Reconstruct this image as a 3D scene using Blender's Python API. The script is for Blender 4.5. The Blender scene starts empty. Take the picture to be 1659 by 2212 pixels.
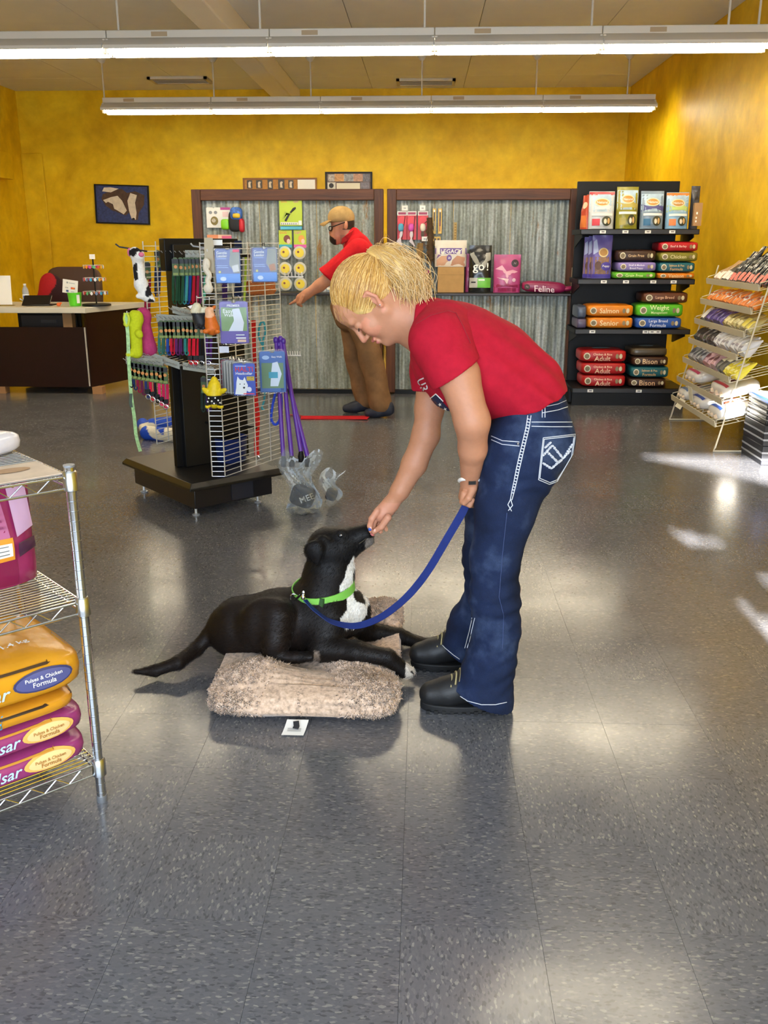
import bpy, math, random
import numpy as np
from mathutils import Vector, Matrix
rnd = random.Random(7)
scene = bpy.context.scene
COL = scene.collection
# ------------------------------------------------------------ camera
F = 1980.0; PITCH = math.radians(16.4); YAW = math.radians(2.4); CAMH = 1.45
cd = bpy.data.cameras.new('camera'); cam = bpy.data.objects.new('camera', cd); COL.objects.link(cam)
cd.sensor_fit = 'VERTICAL'; cd.sensor_height = 24.0; cd.lens = 24.0*F/2212.0
cd.clip_start = 0.05; cd.clip_end = 100
cam.location = (0, 0, CAMH); cam.rotation_euler = (math.radians(90)-PITCH, 0, YAW)
scene.camera = cam
# ------------------------------------------------------------ view, sky, sun, window daylight
vs = scene.view_settings
vs.view_transform = 'Standard'; vs.look = 'None'; vs.gamma = 1.0; vs.use_curve_mapping = False
vs.exposure = 0.0
SUN_EL = math.radians(14.0); SUN_AZ = 0.12            # sunlight travels +Y, a little +X, from the shop front behind the camera
wd = bpy.data.worlds.new('sky'); scene.world = wd; wd.use_nodes = True
bg = wd.node_tree.nodes['Background']; bg.inputs['Color'].default_value = (0.45, 0.62, 0.95, 1); bg.inputs['Strength'].default_value = 1.0
sd_ = bpy.data.lights.new('sun', 'SUN'); sd_.energy = 115.0; sd_.angle = math.radians(0.5); sd_.color = (1.0, 0.96, 0.9)
SUND = Vector((SUN_AZ, 1.0, -math.tan(SUN_EL)*math.sqrt(1+SUN_AZ**2))).normalized()
so = bpy.data.objects.new('sun', sd_); COL.objects.link(so); so.rotation_euler = SUND.to_track_quat('-Z', 'Y').to_euler()
FRONT_Y = -2.2
ad = bpy.data.lights.new('window_daylight', 'AREA'); ad.shape = 'RECTANGLE'; ad.size = 5.4; ad.size_y = 2.0
ad.energy = 430.0; ad.color = (0.70, 0.83, 1.0)
ao = bpy.data.objects.new('window_daylight', ad); COL.objects.link(ao)
ao.location = (-0.2, FRONT_Y+0.10, 1.65); ao.rotation_euler = (math.radians(90), 0, 0)   # in the shop window, shining into the room
# ------------------------------------------------------------ pixel -> place (a pixel only gives a direction; the distance is given)
_fw = Vector((-math.sin(YAW)*math.cos(PITCH), math.cos(YAW)*math.cos(PITCH), -math.sin(PITCH)))
_rt = Vector((math.cos(YAW), math.sin(YAW), 0)); _up = _rt.cross(_fw); _C = Vector((0, 0, CAMH))
def ray(x, y): return _fw + _rt*((x-829.5)/F) + _up*((1106-y)/F)
def W(x, y, Y): r = ray(x, y); return _C + r*(Y/r.y)
def G(x, y, z=0.0): r = ray(x, y); return _C + r*((z-CAMH)/r.z)
def WX(x, y, X): r = ray(x, y); return _C + r*(X/r.x)
def pxm(Y, z=1.0): return (Y*0.9593-(z-CAMH)*0.2823)/F      # metres per pixel at a place
# ------------------------------------------------------------ mesh helpers
def rot(rx=0, ry=0, rz=0): return Matrix.Rotation(rz, 3, 'Z') @ Matrix.Rotation(ry, 3, 'Y') @ Matrix.Rotation(rx, 3, 'X')
class MB:
    def __init__(s): s.v = []; s.f = []; s.mi = []; s.cur = 0
    def add(s, vs_, fs):
        b = len(s.v); s.v += [tuple(p) for p in vs_]; s.f += [tuple(i+b for i in f) for f in fs]; s.mi += [s.cur]*len(fs); return s
    def box(s, c, d, R=None):
        c = Vector(c); h = Vector(d)*0.5; vs_ = []
        for x in (-1, 1):
            for y in (-1, 1):
                for z in (-1, 1):
                    p = Vector((x*h.x, y*h.y, z*h.z)); vs_.append(c+(R @ p if R else p))
        return s.add(vs_, [(0, 1, 3, 2), (4, 6, 7, 5), (0, 4, 5, 1), (2, 3, 7, 6), (0, 2, 6, 4), (1, 5, 7, 3)])
    def bb(s, x0, x1, y0, y1, z0, z1): return s.box(((x0+x1)/2, (y0+y1)/2, (z0+z1)/2), (x1-x0, y1-y0, z1-z0))
    def tube(s, pts, r, n=8, closed=False, cap=True, flat=None):
        pts = [Vector(p) for p in pts]; N = len(pts); rs = r if isinstance(r, (list, tuple)) else [r]*N
        vs_ = []; fs = []; prev = None
        for i, p in enumerate(pts):
            if closed: t = pts[(i+1) % N]-pts[i-1]
            else: t = pts[min(i+1, N-1)]-pts[max(i-1, 0)]
            if t.length < 1e-9: t = Vector((0, 0, 1))
            t.normalize()
            if prev is None:
                a = flat if flat is not None else (Vector((0, 0, 1)) if abs(t.z) < 0.9 else Vector((1, 0, 0)))
            else: a = prev
            a = Vector(a); a = (a - t*a.dot(t))
            if a.length < 1e-6: a = t.orthogonal()
            a.normalize(); prev = a; b = t.cross(a)
            for k in range(n):
                q = 2*math.pi*(k+0.5)/n; vs_.append(p+(a*math.cos(q)+b*math.sin(q))*rs[i])
        M = N if closed else N-1
        for i in range(M):
            for k in range(n):
                i2 = (i+1) % N; k2 = (k+1) % n
                fs.append((i*n+k, i*n+k2, i2*n+k2, i2*n+k))
        if cap and not closed: fs.append(tuple(range(n-1, -1, -1))); fs.append(tuple((N-1)*n+k for k in range(n)))
        return s.add(vs_, fs)
    def rod(s, a, b, r, n=6): return s.tube([a, b], r, n)
    def ribbon(s, pts, w, side, th=0.002):
        pts = [Vector(p) for p in pts]; vs_ = []; fs = []; N = len(pts)
        sides = side if isinstance(side, list) else [side]*N
        for i, p in enumerate(pts):
            t = (pts[min(i+1, N-1)]-pts[max(i-1, 0)]).normalized(); sd = Vector(sides[i]); sd = (sd-t*sd.dot(t)).normalized(); nn = t.cross(sd)
            for a, b in ((-1, -1), (1, -1), (1, 1), (-1, 1)): vs_.append(p+sd*(a*w/2)+nn*(b*th/2))
        for i in range(N-1):
            for k in range(4): fs.append((i*4+k, i*4+(k+1) % 4, i*4+4+(k+1) % 4, i*4+4+k))
        fs.append((3, 2, 1, 0)); fs.append(tuple((N-1)*4+k for k in range(4)))
        return s.add(vs_, fs)
    def lathe(s, prof, n=20, M=None, c=(0, 0, 0)):
        c = Vector(c); vs_ = []; fs = []
        for r, z in prof:
            for k in range(n):
                q = 2*math.pi*k/n; p = Vector((r*math.cos(q), r*math.sin(q), z)); vs_.append(c+(M @ p if M else p))
        for i in range(len(prof)-1):
            for k in range(n): fs.append((i*n+k, i*n+(k+1) % n, (i+1)*n+(k+1) % n, (i+1)*n+k))
        fs.append(tuple(range(n-1, -1, -1))); fs.append(tuple((len(prof)-1)*n+k for k in range(n)))
        return s.add(vs_, fs)
    def grid(s, fn, nu, nv, flip=False):
        vs_ = [fn(i/nu, j/nv) for j in range(nv+1) for i in range(nu+1)]; fs = []
        for j in range(nv):
            for i in range(nu):
                a = j*(nu+1)+i; q = (a, a+1, a+nu+2, a+nu+1); fs.append(q[::-1] if flip else q)
        return s.add(vs_, fs)
    def prism(s, pts, d, o=(0, 0, 0), R=None):       # pts in XZ plane, thickness d along Y (y 0..d)
        o = Vector(o); n = len(pts); vs_ = []
        for y in (0, d):
            for x, z in pts:
                p = Vector((x, y, z)); vs_.append(o+(R @ p if R else p))
        fs = [tuple(range(n)), tuple(range(2*n-1, n-1, -1))]+[(i, i+n, (i+1) % n+n, (i+1) % n) for i in range(n)]
        return s.add(vs_, fs)
    def sell(s, c, d, e1=0.6, e2=0.4, nu=24, nv=12, R=None, fn=None):   # superellipsoid
        c = Vector(c); vs_ = []; fs = []
        sp = lambda t, e: math.copysign(abs(t)**e, t)
        for j in range(nv+1):
            v = -math.pi/2+math.pi*j/nv
            for i in range(nu):
                u = 2*math.pi*i/nu
                p = Vector((d[0]/2*sp(math.cos(v), e1)*sp(math.cos(u), e2), d[1]/2*sp(math.cos(v), e1)*sp(math.sin(u), e2), d[2]/2*sp(math.sin(v), e1)))
                if fn: p = fn(p)
                vs_.append(c+(R @ p if R else p))
        for j in range(nv):
            for i in range(nu): fs.append((j*nu+i, j*nu+(i+1) % nu, (j+1)*nu+(i+1) % nu, (j+1)*nu+i))
        return s.add(vs_, fs)
    def build(s, name, mat, parent=None, bev=0, world=False, sharp=40, loc=None, weld=False):
        me = bpy.data.meshes.new(name); me.from_pydata(s.v, [], s.f)
        mats = mat if isinstance(mat, (list, tuple)) else [mat]
        for m in mats: me.materials.append(m)
        if len(mats) > 1: me.polygons.foreach_set('material_index', s.mi)
        me.polygons.foreach_set('use_smooth', [True]*len(me.polygons)); me.validate(); me.update()
        try: me.set_sharp_from_angle(angle=math.radians(sharp))
        except Exception: pass
        return link(name, me, parent, bev, world, loc)
def link(name, me, parent=None, bev=0, world=False, loc=None):
    o = bpy.data.objects.new(name, me); COL.objects.link(o)
    if parent is not None:
        o.parent = parent
        if world: o.matrix_parent_inverse = wm(parent).inverted()
    if loc is not None: o.location = loc
    if bev:
        m = o.modifiers.new('bevel', 'BEVEL'); m.width = bev; m.segments = 2; m.limit_method = 'ANGLE'
    return o
def wm(o):
    m = Matrix.LocRotScale(o.location, o.rotation_euler, o.scale)
    return wm(o.parent) @ o.matrix_parent_inverse @ m if o.parent else m
def tag(o, label, cat, group=None):
    o['label'] = label; o['category'] = cat
    if group: o['group'] = group
    return o
def thing(name, label, cat, loc=(0, 0, 0), rz=0, group=None, rxyz=None):
    o = bpy.data.objects.new(name, None); COL.objects.link(o); o.empty_display_size = 0.05
    o.location = loc; o.rotation_euler = rxyz if rxyz else (0, 0, rz)
    return tag(o, label, cat, group)
def struct(o): o['kind'] = 'structure'; return o
def stuff(o): o['kind'] = 'stuff'; return o
# ------------------------------------------------------------ materials
def lin(h):
    if isinstance(h, str):
        h = h.lstrip('#'); c = [int(h[i:i+2], 16)/255 for i in (0, 2, 4)]
    else: c = h
    return tuple(((x/12.92) if x <= 0.04045 else ((x+0.055)/1.055)**2.4) for x in c)+(1.0,)
MC = {}
def newmat(name):
    m = bpy.data.materials.new(name); m.use_nodes = True; nt = m.node_tree; b = nt.nodes['Principled BSDF']
    return m, nt, b
def nd(nt, t, **k):
    n = nt.nodes.new(t)
    for a, v in k.items():
        if hasattr(n, a): setattr(n, a, v)
        else: n.inputs[a.replace('_', ' ')].default_value = v
    return n
def ramp(nt, stops, interp='LINEAR'):
    n = nt.nodes.new('ShaderNodeValToRGB'); n.color_ramp.interpolation = interp; e = n.color_ramp.elements
    while len(e) < len(stops): e.new(0.5)
    for i, (p, c) in enumerate(stops): e[i].position = p; e[i].color = lin(c) if isinstance(c, str) else c
    return n
def noise(nt, scale, detail=4, rough=0.55, vec=None, dist=0.0):
    n = nt.nodes.new('ShaderNodeTexNoise'); n.inputs['Scale'].default_value = scale; n.inputs['Detail'].default_value = detail
    n.inputs['Roughness'].default_value = rough; n.inputs['Distortion'].default_value = dist
    if vec is not None: nt.links.new(vec, n.inputs['Vector'])
    return n
def bump(nt, b, h, strength=0.3, dist=0.01):
    n = nt.nodes.new('ShaderNodeBump'); n.inputs['Strength'].default_value = strength; n.inputs['Distance'].default_value = dist
    nt.links.new(h, n.inputs['Height']); nt.links.new(n.outputs['Normal'], b.inputs['Normal']); return n
def mixc(nt, fac, a, b, mode='MIX'):
    n = nt.nodes.new('ShaderNodeMix'); n.data_type = 'RGBA'; n.blend_type = mode
    for s, v in ((0, fac), (6, a), (7, b)):
        if hasattr(v, 'default_value') or hasattr(v, 'is_linked'): nt.links.new(v, n.inputs[s])
        else: n.inputs[s].default_value = v
    return n.outputs[2]
def M(col, rough=0.5, metal=0.0, spec=0.5, var=0.0, vs_=30, coat=0.0, name=None, bmp=0.0, bs=200, alpha=1.0):
    key = (col, rough, metal, spec, var, vs_, coat, bmp, bs, alpha)
    if key in MC: return MC[key]
    m, nt, b = newmat(name or 'paint_'+(col.strip('#') if isinstance(col, str) else 'c'))
    b.inputs['Base Color'].default_value = lin(col); b.inputs['Roughness'].default_value = rough; b.inputs['Metallic'].default_value = metal
    b.inputs['Specular IOR Level'].default_value = spec; b.inputs['Coat Weight'].default_value = coat
    if alpha < 1: b.inputs['Alpha'].default_value = alpha
    tc = None
    if var or bmp: tc = nt.nodes.new('ShaderNodeTexCoord')
    if var:
        n = noise(nt, vs_, 5, 0.6, tc.outputs['Object']); c = lin(col)
        d = tuple(max(0, x*(1-var)) for x in c[:3])+(1,); l = tuple(min(1, x*(1+var)) for x in c[:3])+(1,)
        r = ramp(nt, [(0.3, d), (0.7, l)]); nt.links.new(n.outputs[0], r.inputs[0]); nt.links.new(r.outputs[0], b.inputs['Base Color'])
    if bmp:
        n2 = noise(nt, bs, 3, 0.6, tc.outputs['Object']); bump(nt, b, n2.outputs[0], bmp, 0.004)
    MC[key] = m; return m
def foil(col, rough=0.28): return M(col, rough, 0.0, 0.5, 0.10, 9, 0.0, None, 0.35, 22)   # crinkled bag film
def cloth(col): return M(col, 0.85, 0, 0.2, 0.12, 60, 0, None, 0.25, 400)
def emat(name, col, strength):
    m, nt, b = newmat(name); b.inputs['Emission Color'].default_value = lin(col); b.inputs['Emission Strength'].default_value = strength
    b.inputs['Base Color'].default_value = (1, 1, 1, 1); return m
CHROME = M('#cfd2d4', 0.16, 1.0, name='chrome'); STEEL = M('#d2d4d6', 0.35, 0.6, name='steel_wire'); CREAMW = M('#cfc6ac', 0.45, name='cream_wire')
BLACK = M('#050506', 0.5, 0, .3, name='black_paint'); WHITE = M('#eceae4', 0.5, name='white_paint'); BLACKG = M('#0d0d10', 0.25, name='black_gloss')
TXW = M('#f4f2ea', 0.5, name='print_white'); TXK = M('#1c1a1a', 0.5, name='print_black'); TXG = M('#e8c25a', 0.4, name='print_gold')
def plastic_clear():
    m = bpy.data.materials.new('clear_plastic'); m.use_nodes = True; nt = m.node_tree; nt.nodes.clear()
    o = nt.nodes.new('ShaderNodeOutputMaterial'); t = nt.nodes.new('ShaderNodeBsdfTransparent'); g = nt.nodes.new('ShaderNodeBsdfGlossy')
    t.inputs[0].default_value = (0.93, 0.95, 0.97, 1); g.inputs['Roughness'].default_value = 0.08; mx = nt.nodes.new('ShaderNodeMixShader')
    lw = nt.nodes.new('ShaderNodeFresnel'); lw.inputs[0].default_value = 1.26
    ad_ = nt.nodes.new('ShaderNodeMath'); ad_.operation = 'ADD'; ad_.inputs[1].default_value = 0.0; nt.links.new(lw.outputs[0], ad_.inputs[0])
    nt.links.new(ad_.outputs[0], mx.inputs[0]); nt.links.new(t.outputs[0], mx.inputs[1]); nt.links.new(g.outputs[0], mx.inputs[2]); nt.links.new(mx.outputs[0], o.inputs[0])
    return m
CLEAR = plastic_clear()
def plastic_film():
    m = bpy.data.materials.new('crinkled_film'); m.use_nodes = True; nt = m.node_tree; nt.nodes.clear()
    o = nt.nodes.new('ShaderNodeOutputMaterial'); t = nt.nodes.new('ShaderNodeBsdfTransparent'); g = nt.nodes.new('ShaderNodeBsdfPrincipled'); mx = nt.nodes.new('ShaderNodeMixShader')
    t.inputs[0].default_value = (0.9, 0.93, 0.96, 1); g.inputs['Base Color'].default_value = (0.75, 0.8, 0.85, 1); g.inputs['Roughness'].default_value = 0.12; lw = nt.nodes.new('ShaderNodeFresnel'); lw.inputs[0].default_value = 1.9
    ad_ = nt.nodes.new('ShaderNodeMath'); ad_.operation = 'ADD'; ad_.inputs[1].default_value = 0.04; nt.links.new(lw.outputs[0], ad_.inputs[0]); nt.links.new(ad_.outputs[0], mx.inputs[0]); nt.links.new(t.outputs[0], mx.inputs[1]); nt.links.new(g.outputs[0], mx.inputs[2]); nt.links.new(mx.outputs[0], o.inputs[0]); return m
FILMC = plastic_film()
# ------------------------------------------------------------ text and decals
TX = {}
def text2d(s, shear=0.0):
    k = (s, shear)
    if k in TX: return TX[k]
    c = bpy.data.curves.new('t', 'FONT'); c.body = s; c.size = 1.0; c.shear = shear; c.align_x = 'CENTER'; c.align_y = 'CENTER'; c.resolution_u = 2; c.offset = 0.012
    o = bpy.data.objects.new('t', c); COL.objects.link(o)
    dg = bpy.context.evaluated_depsgraph_get(); me = o.evaluated_get(dg).to_mesh()
    v = [(p.co.x, p.co.y) for p in me.vertices]; f = [tuple(p.vertices) for p in me.polygons]
    o.evaluated_get(dg).to_mesh_clear(); bpy.data.objects.remove(o); bpy.data.curves.remove(c)
    xs = [p[0] for p in v] or [0]; w = max(xs)-min(xs); cx = (max(xs)+min(xs))/2
    ys = [p[1] for p in v] or [0]; cy = (max(ys)+min(ys))/2
    v = [(x-cx, y-cy) for x, y in v]; TX[k] = (v, f, w, max(ys)-min(ys)); return TX[k]
def dec_text(S, s, uc, vc, w, h, mat, parent, name='lettering', a=0.0, shear=0.0, hh=None):
    """text fitted to width w (in S units); S maps flat metres (x, z) to 3-D just proud of the surface"""
    v, f, tw, th = text2d(s, shear); k = w/max(tw, 1e-6); ky = k if hh is None else hh/max(th, 1e-6)
    ca, sa = math.cos(a), math.sin(a); mb = MB()
    mb.add([S(uc+x*k*ca-y*ky*sa, vc+x*k*sa+y*ky*ca) for x, y in v], f)
    return mb.build(name, mat, parent)
def dec_rect(S, x0, x1, z0, z1, mat, parent, name='print_panel', nu=6, nv=6):
    mb = MB(); mb.grid(lambda a, b: S(x0+(x1-x0)*a, z0+(z1-z0)*b), nu, nv); return mb.build(name, mat, parent)
def dec_poly(S, pts, mat, parent, name='print_shape'):
    cx = sum(p[0] for p in pts)/len(pts); cz = sum(p[1] for p in pts)/len(pts); mb = MB(); n = len(pts)
    vs_ = [S(cx, cz)]; fs = []; R = 4
    for r in range(1, R+1):
        for p in pts: vs_.append(S(cx+(p[0]-cx)*r/R, cz+(p[1]-cz)*r/R))
    for i in range(n): fs.append((0, 1+i, 1+(i+1) % n))
    for r in range(R-1):
        for i in range(n): fs.append((1+r*n+i, 1+(r+1)*n+i, 1+(r+1)*n+(i+1) % n, 1+r*n+(i+1) % n))
    mb.add(vs_, fs); return mb.build(name, mat, parent)
def dec_ell(S, x, z, rx, rz, mat, parent, name='emblem', n=20, a=0.0):
    ca, sa = math.cos(a), math.sin(a)
    return dec_poly(S, [(x+rx*math.cos(2*math.pi*i/n)*ca-rz*math.sin(2*math.pi*i/n)*sa, z+rx*math.cos(2*math.pi*i/n)*sa+rz*math.sin(2*math.pi*i/n)*ca) for i in range(n)], mat, parent, name)
def lift(S, e): return lambda x, z: S(x, z, e)
def flatS(o, ux, uz, nrm):   # plane chart: origin, x axis, z axis, outward normal
    o, ux, uz, nrm = Vector(o), Vector(ux), Vector(uz), Vector(nrm)
    return lambda x, z, e=0.0012: o+ux*x+uz*z+nrm*e
# ------------------------------------------------------------ smooth solids from blended shapes (bodies, cloth, fur)
def cone(a, b, ra, rb, k=0.02, n=None, s=1.0): return ('c', np.array(a, float), np.array(b, float), ra, rb, k, None if n is None else np.array(n, float)/np.linalg.norm(n), s)
def ell(c, r, k=0.02, R=None, sub=False): return ('-' if sub else 'e', np.array(c, float), np.array(r, float), None if R is None else np.array(R, float), k)
def sdf_mesh(prims, res, colfn=None, clip=None):
    lo = []; hi = []
    def bbp(p):
        if p[0] == 'c':
            m = max(p[3], p[4])*max(1, p[7]); return np.minimum(p[1], p[2])-m, np.maximum(p[1], p[2])+m
        m = max(p[2]) if p[3] is not None else p[2]
        return p[1]-m, p[1]+m
    for p in prims:
        if p[0] != '-': a, b = bbp(p); lo.append(a); hi.append(b)
    lo = np.min(lo, 0)-3*res; hi = np.max(hi, 0)+3*res
    if clip is not None: lo = np.maximum(lo, clip[0]); hi = np.minimum(hi, clip[1])
    n = np.ceil((hi-lo)/res).astype(int)+1
    D = np.full(n, 0.08, np.float32); ax = [lo[i]+res*np.arange(n[i]) for i in range(3)]
    for p in prims:
        a, b = bbp(p); mg = p[5 if p[0] == 'c' else 4]+4*res
        i0 = np.clip(np.floor((a-mg-lo)/res).astype(int), 0, n); i1 = np.clip(np.ceil((b+mg-lo)/res).astype(int)+1, 0, n)
        if (i1 <= i0).any(): continue
        X, Y, Z = np.meshgrid(ax[0][i0[0]:i1[0]], ax[1][i0[1]:i1[1]], ax[2][i0[2]:i1[2]], indexing='ij')
        sl = tuple(slice(i0[j], i1[j]) for j in range(3))
        if p[0] == 'c':
            A, B, ra, rb, k, nn, s = p[1:]
            px_, py_, pz_ = X-A[0], Y-A[1], Z-A[2]; ba = B-A; scl = 1.0
            if nn is not None:
                q = (px_*nn[0]+py_*nn[1]+pz_*nn[2])*(1/s-1); px_ = px_+q*nn[0]; py_ = py_+q*nn[1]; pz_ = pz_+q*nn[2]
                ba = ba+nn*(ba@nn)*(1/s-1); scl = min(1, s)
            t = np.clip((px_*ba[0]+py_*ba[1]+pz_*ba[2])/max(ba@ba, 1e-9), 0, 1)
            d = (np.sqrt((px_-t*ba[0])**2+(py_-t*ba[1])**2+(pz_-t*ba[2])**2)-(ra+(rb-ra)*t))*scl
        else:
            c, r, R, k = p[1:]
            x, y, z = X-c[0], Y-c[1], Z-c[2]
            if R is not None: x, y, z = (R[0, 0]*x+R[1, 0]*y+R[2, 0]*z, R[0, 1]*x+R[1, 1]*y+R[2, 1]*z, R[0, 2]*x+R[1, 2]*y+R[2, 2]*z)
            k0 = np.sqrt((x/r[0])**2+(y/r[1])**2+(z/r[2])**2)+1e-9; k1 = np.sqrt((x/r[0]**2)**2+(y/r[1]**2)**2+(z/r[2]**2)**2)+1e-9
            d = k0*(k0-1)/k1
        O = D[sl]
        if p[0] == '-':
            d = -d; h = np.clip(0.5-0.5*(d-O)/k, 0, 1); D[sl] = O*h+d*(1-h)+k*h*(1-h)
        else:
            h = np.clip(0.5+0.5*(O-d)/k, 0, 1); D[sl] = O*(1-h)+d*h-k*h*(1-h)
    return surfnet(D, lo, res)
def surfnet(D, lo, res):
    s = D < 0; n = D.shape
    c = [s[i:n[0]-1+i, j:n[1]-1+j, k:n[2]-1+k] for i in (0, 1) for j in (0, 1) for k in (0, 1)]
    tot = sum(x.astype(np.int8) for x in c); act = (tot > 0) & (tot < 8)
    I = np.argwhere(act); idx = np.full(act.shape, -1, np.int64); idx[act] = np.arange(len(I))
    P = np.zeros((len(I), 3)); cnt = np.zeros(len(I))
    cor = [(i, j, k) for i in (0, 1) for j in (0, 1) for k in (0, 1)]
    V = {q: D[I[:, 0]+q[0], I[:, 1]+q[1], I[:, 2]+q[2]] for q in cor}
    for a in cor:
        for ax in range(3):
            if a[ax] == 0:
                b = list(a); b[ax] = 1; b = tuple(b); va, vb = V[a], V[b]; m = (va < 0) != (vb < 0)
                t = np.where(m, va/np.where(m, va-vb, 1), 0)
                q = np.tile(np.array(a, float), (len(I), 1)); q[:, ax] += t; P[m] += q[m]; cnt[m] += 1
    P = (P/np.maximum(cnt, 1)[:, None]+I)*res+lo
    Fs = []
    for ax in range(3):
        o1, o2 = [(1, 2), (2, 0), (0, 1)][ax]
        sl0 = [slice(1, n[i]-1) for i in range(3)]; sl1 = list(sl0); sl0[ax] = slice(0, n[ax]-1); sl1[ax] = slice(1, n[ax])
        a, b = s[tuple(sl0)], s[tuple(sl1)]; off = np.array([1, 1, 1]); off[ax] = 0
        for flip, mm in ((False, a & ~b), (True, ~a & b)):
            E = np.argwhere(mm)+off
            if len(E) == 0: continue
            def g(d1, d2):
                q = E.copy(); q[:, o1] += d1; q[:, o2] += d2; return idx[q[:, 0], q[:, 1], q[:, 2]]
            quad = np.stack([g(-1, -1), g(0, -1), g(0, 0), g(-1, 0)], 1)
            Fs.append(quad[:, ::-1] if flip else quad)
    Fq = np.concatenate(Fs); Fq = Fq[(Fq >= 0).all(1)]
    return P, Fq
def np_build(name, parts, mat, parent=None, colfn=None, world=True, relax=0):
    Vs = []; Fs = []; o = 0
    for P, Q in parts: Vs.append(P); Fs.append(Q+o); o += len(P)
    P = np.concatenate(Vs); Q = np.concatenate(Fs)
    for _ in range(relax):
        acc = np.zeros_like(P); c = np.zeros(len(P))
        for i in range(4):
            np.add.at(acc, Q[:, i], P[Q[:, (i+1) % 4]]); np.add.at(c, Q[:, i], 1)
        P = P*0.4+0.6*acc/np.maximum(c, 1)[:, None]
    me = bpy.data.meshes.new(name); me.vertices.add(len(P)); me.vertices.foreach_set('co', P.astype(np.float32).ravel())
    me.loops.add(len(Q)*4); me.loops.foreach_set('vertex_index', Q.astype(np.int32).ravel())
    me.polygons.add(len(Q)); me.polygons.foreach_set('loop_start', np.arange(0, len(Q)*4, 4, dtype=np.int32)); me.polygons.foreach_set('loop_total', np.full(len(Q), 4, np.int32))
    me.polygons.foreach_set('use_smooth', np.ones(len(Q), bool)); me.update(calc_edges=True); me.validate()
    if colfn is not None:
        C4 = np.ones((len(P), 4), np.float32); C4[:, :3] = colfn(P)
        at = me.color_attributes.new('Col', 'FLOAT_COLOR', 'POINT'); at.data.foreach_set('color', C4.ravel())
    for m in (mat if isinstance(mat, (list, tuple)) else [mat]): me.materials.append(m)
    return link(name, me, parent, world=world and parent is not None)
def npn(P, scale, seed=0):   # cheap smooth numpy noise, about -1..1
    r = np.random.RandomState(seed); out = np.zeros(len(P))
    for i in range(5):
        d = r.normal(size=3); d /= np.linalg.norm(d); e = r.normal(size=3); e /= np.linalg.norm(e)
        out += np.sin((P@d)*scale*(0.7+0.25*i)+r.rand()*6+1.3*np.sin((P@e)*scale*0.6+r.rand()*6))
    return out/3.0
def colmat(name, rough=0.6, spec=0.4, bs=300, bst=0.2, sss=0.0, var=0.1, vscale=80, sheen=0.0):
    m, nt, b = newmat(name); a = nt.nodes.new('ShaderNodeVertexColor'); a.layer_name = 'Col'; tc = nt.nodes.new('ShaderNodeTexCoord')
    n = noise(nt, vscale, 4, 0.6, tc.outputs['Object']); r = ramp(nt, [(0.3, (1-var,)*3+(1,)), (0.7, (1+var,)*3+(1,))]); nt.links.new(n.outputs[0], r.inputs[0])
    c = mixc(nt, 1.0, a.outputs[0], r.outputs[0], 'MULTIPLY'); nt.links.new(c, b.inputs['Base Color'])
    b.inputs['Roughness'].default_value = rough; b.inputs['Specular IOR Level'].default_value = spec; b.inputs['Sheen Weight'].default_value = sheen
    if sss: b.inputs['Subsurface Weight'].default_value = sss; b.inputs['Subsurface Radius'].default_value = (1.0, 0.35, 0.2); b.inputs['Subsurface Scale'].default_value = 0.008
    if bst: n2 = noise(nt, bs, 3, 0.6, tc.outputs['Object']); bump(nt, b, n2.outputs[0], bst, 0.003)
    return m
def spline(pts, n=6):
    pts = [Vector(p) for p in pts]; out = []
    for i in range(len(pts)-1):
        p0 = pts[max(i-1, 0)]; p1 = pts[i]; p2 = pts[i+1]; p3 = pts[min(i+2, len(pts)-1)]
        for k in range(n):
            t = k/n; out.append(0.5*((2*p1)+(p2-p0)*t+(2*p0-5*p1+4*p2-p3)*t*t+(3*p1-p0-3*p2+p3)*t**3))
    out.append(pts[-1]); return out
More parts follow.
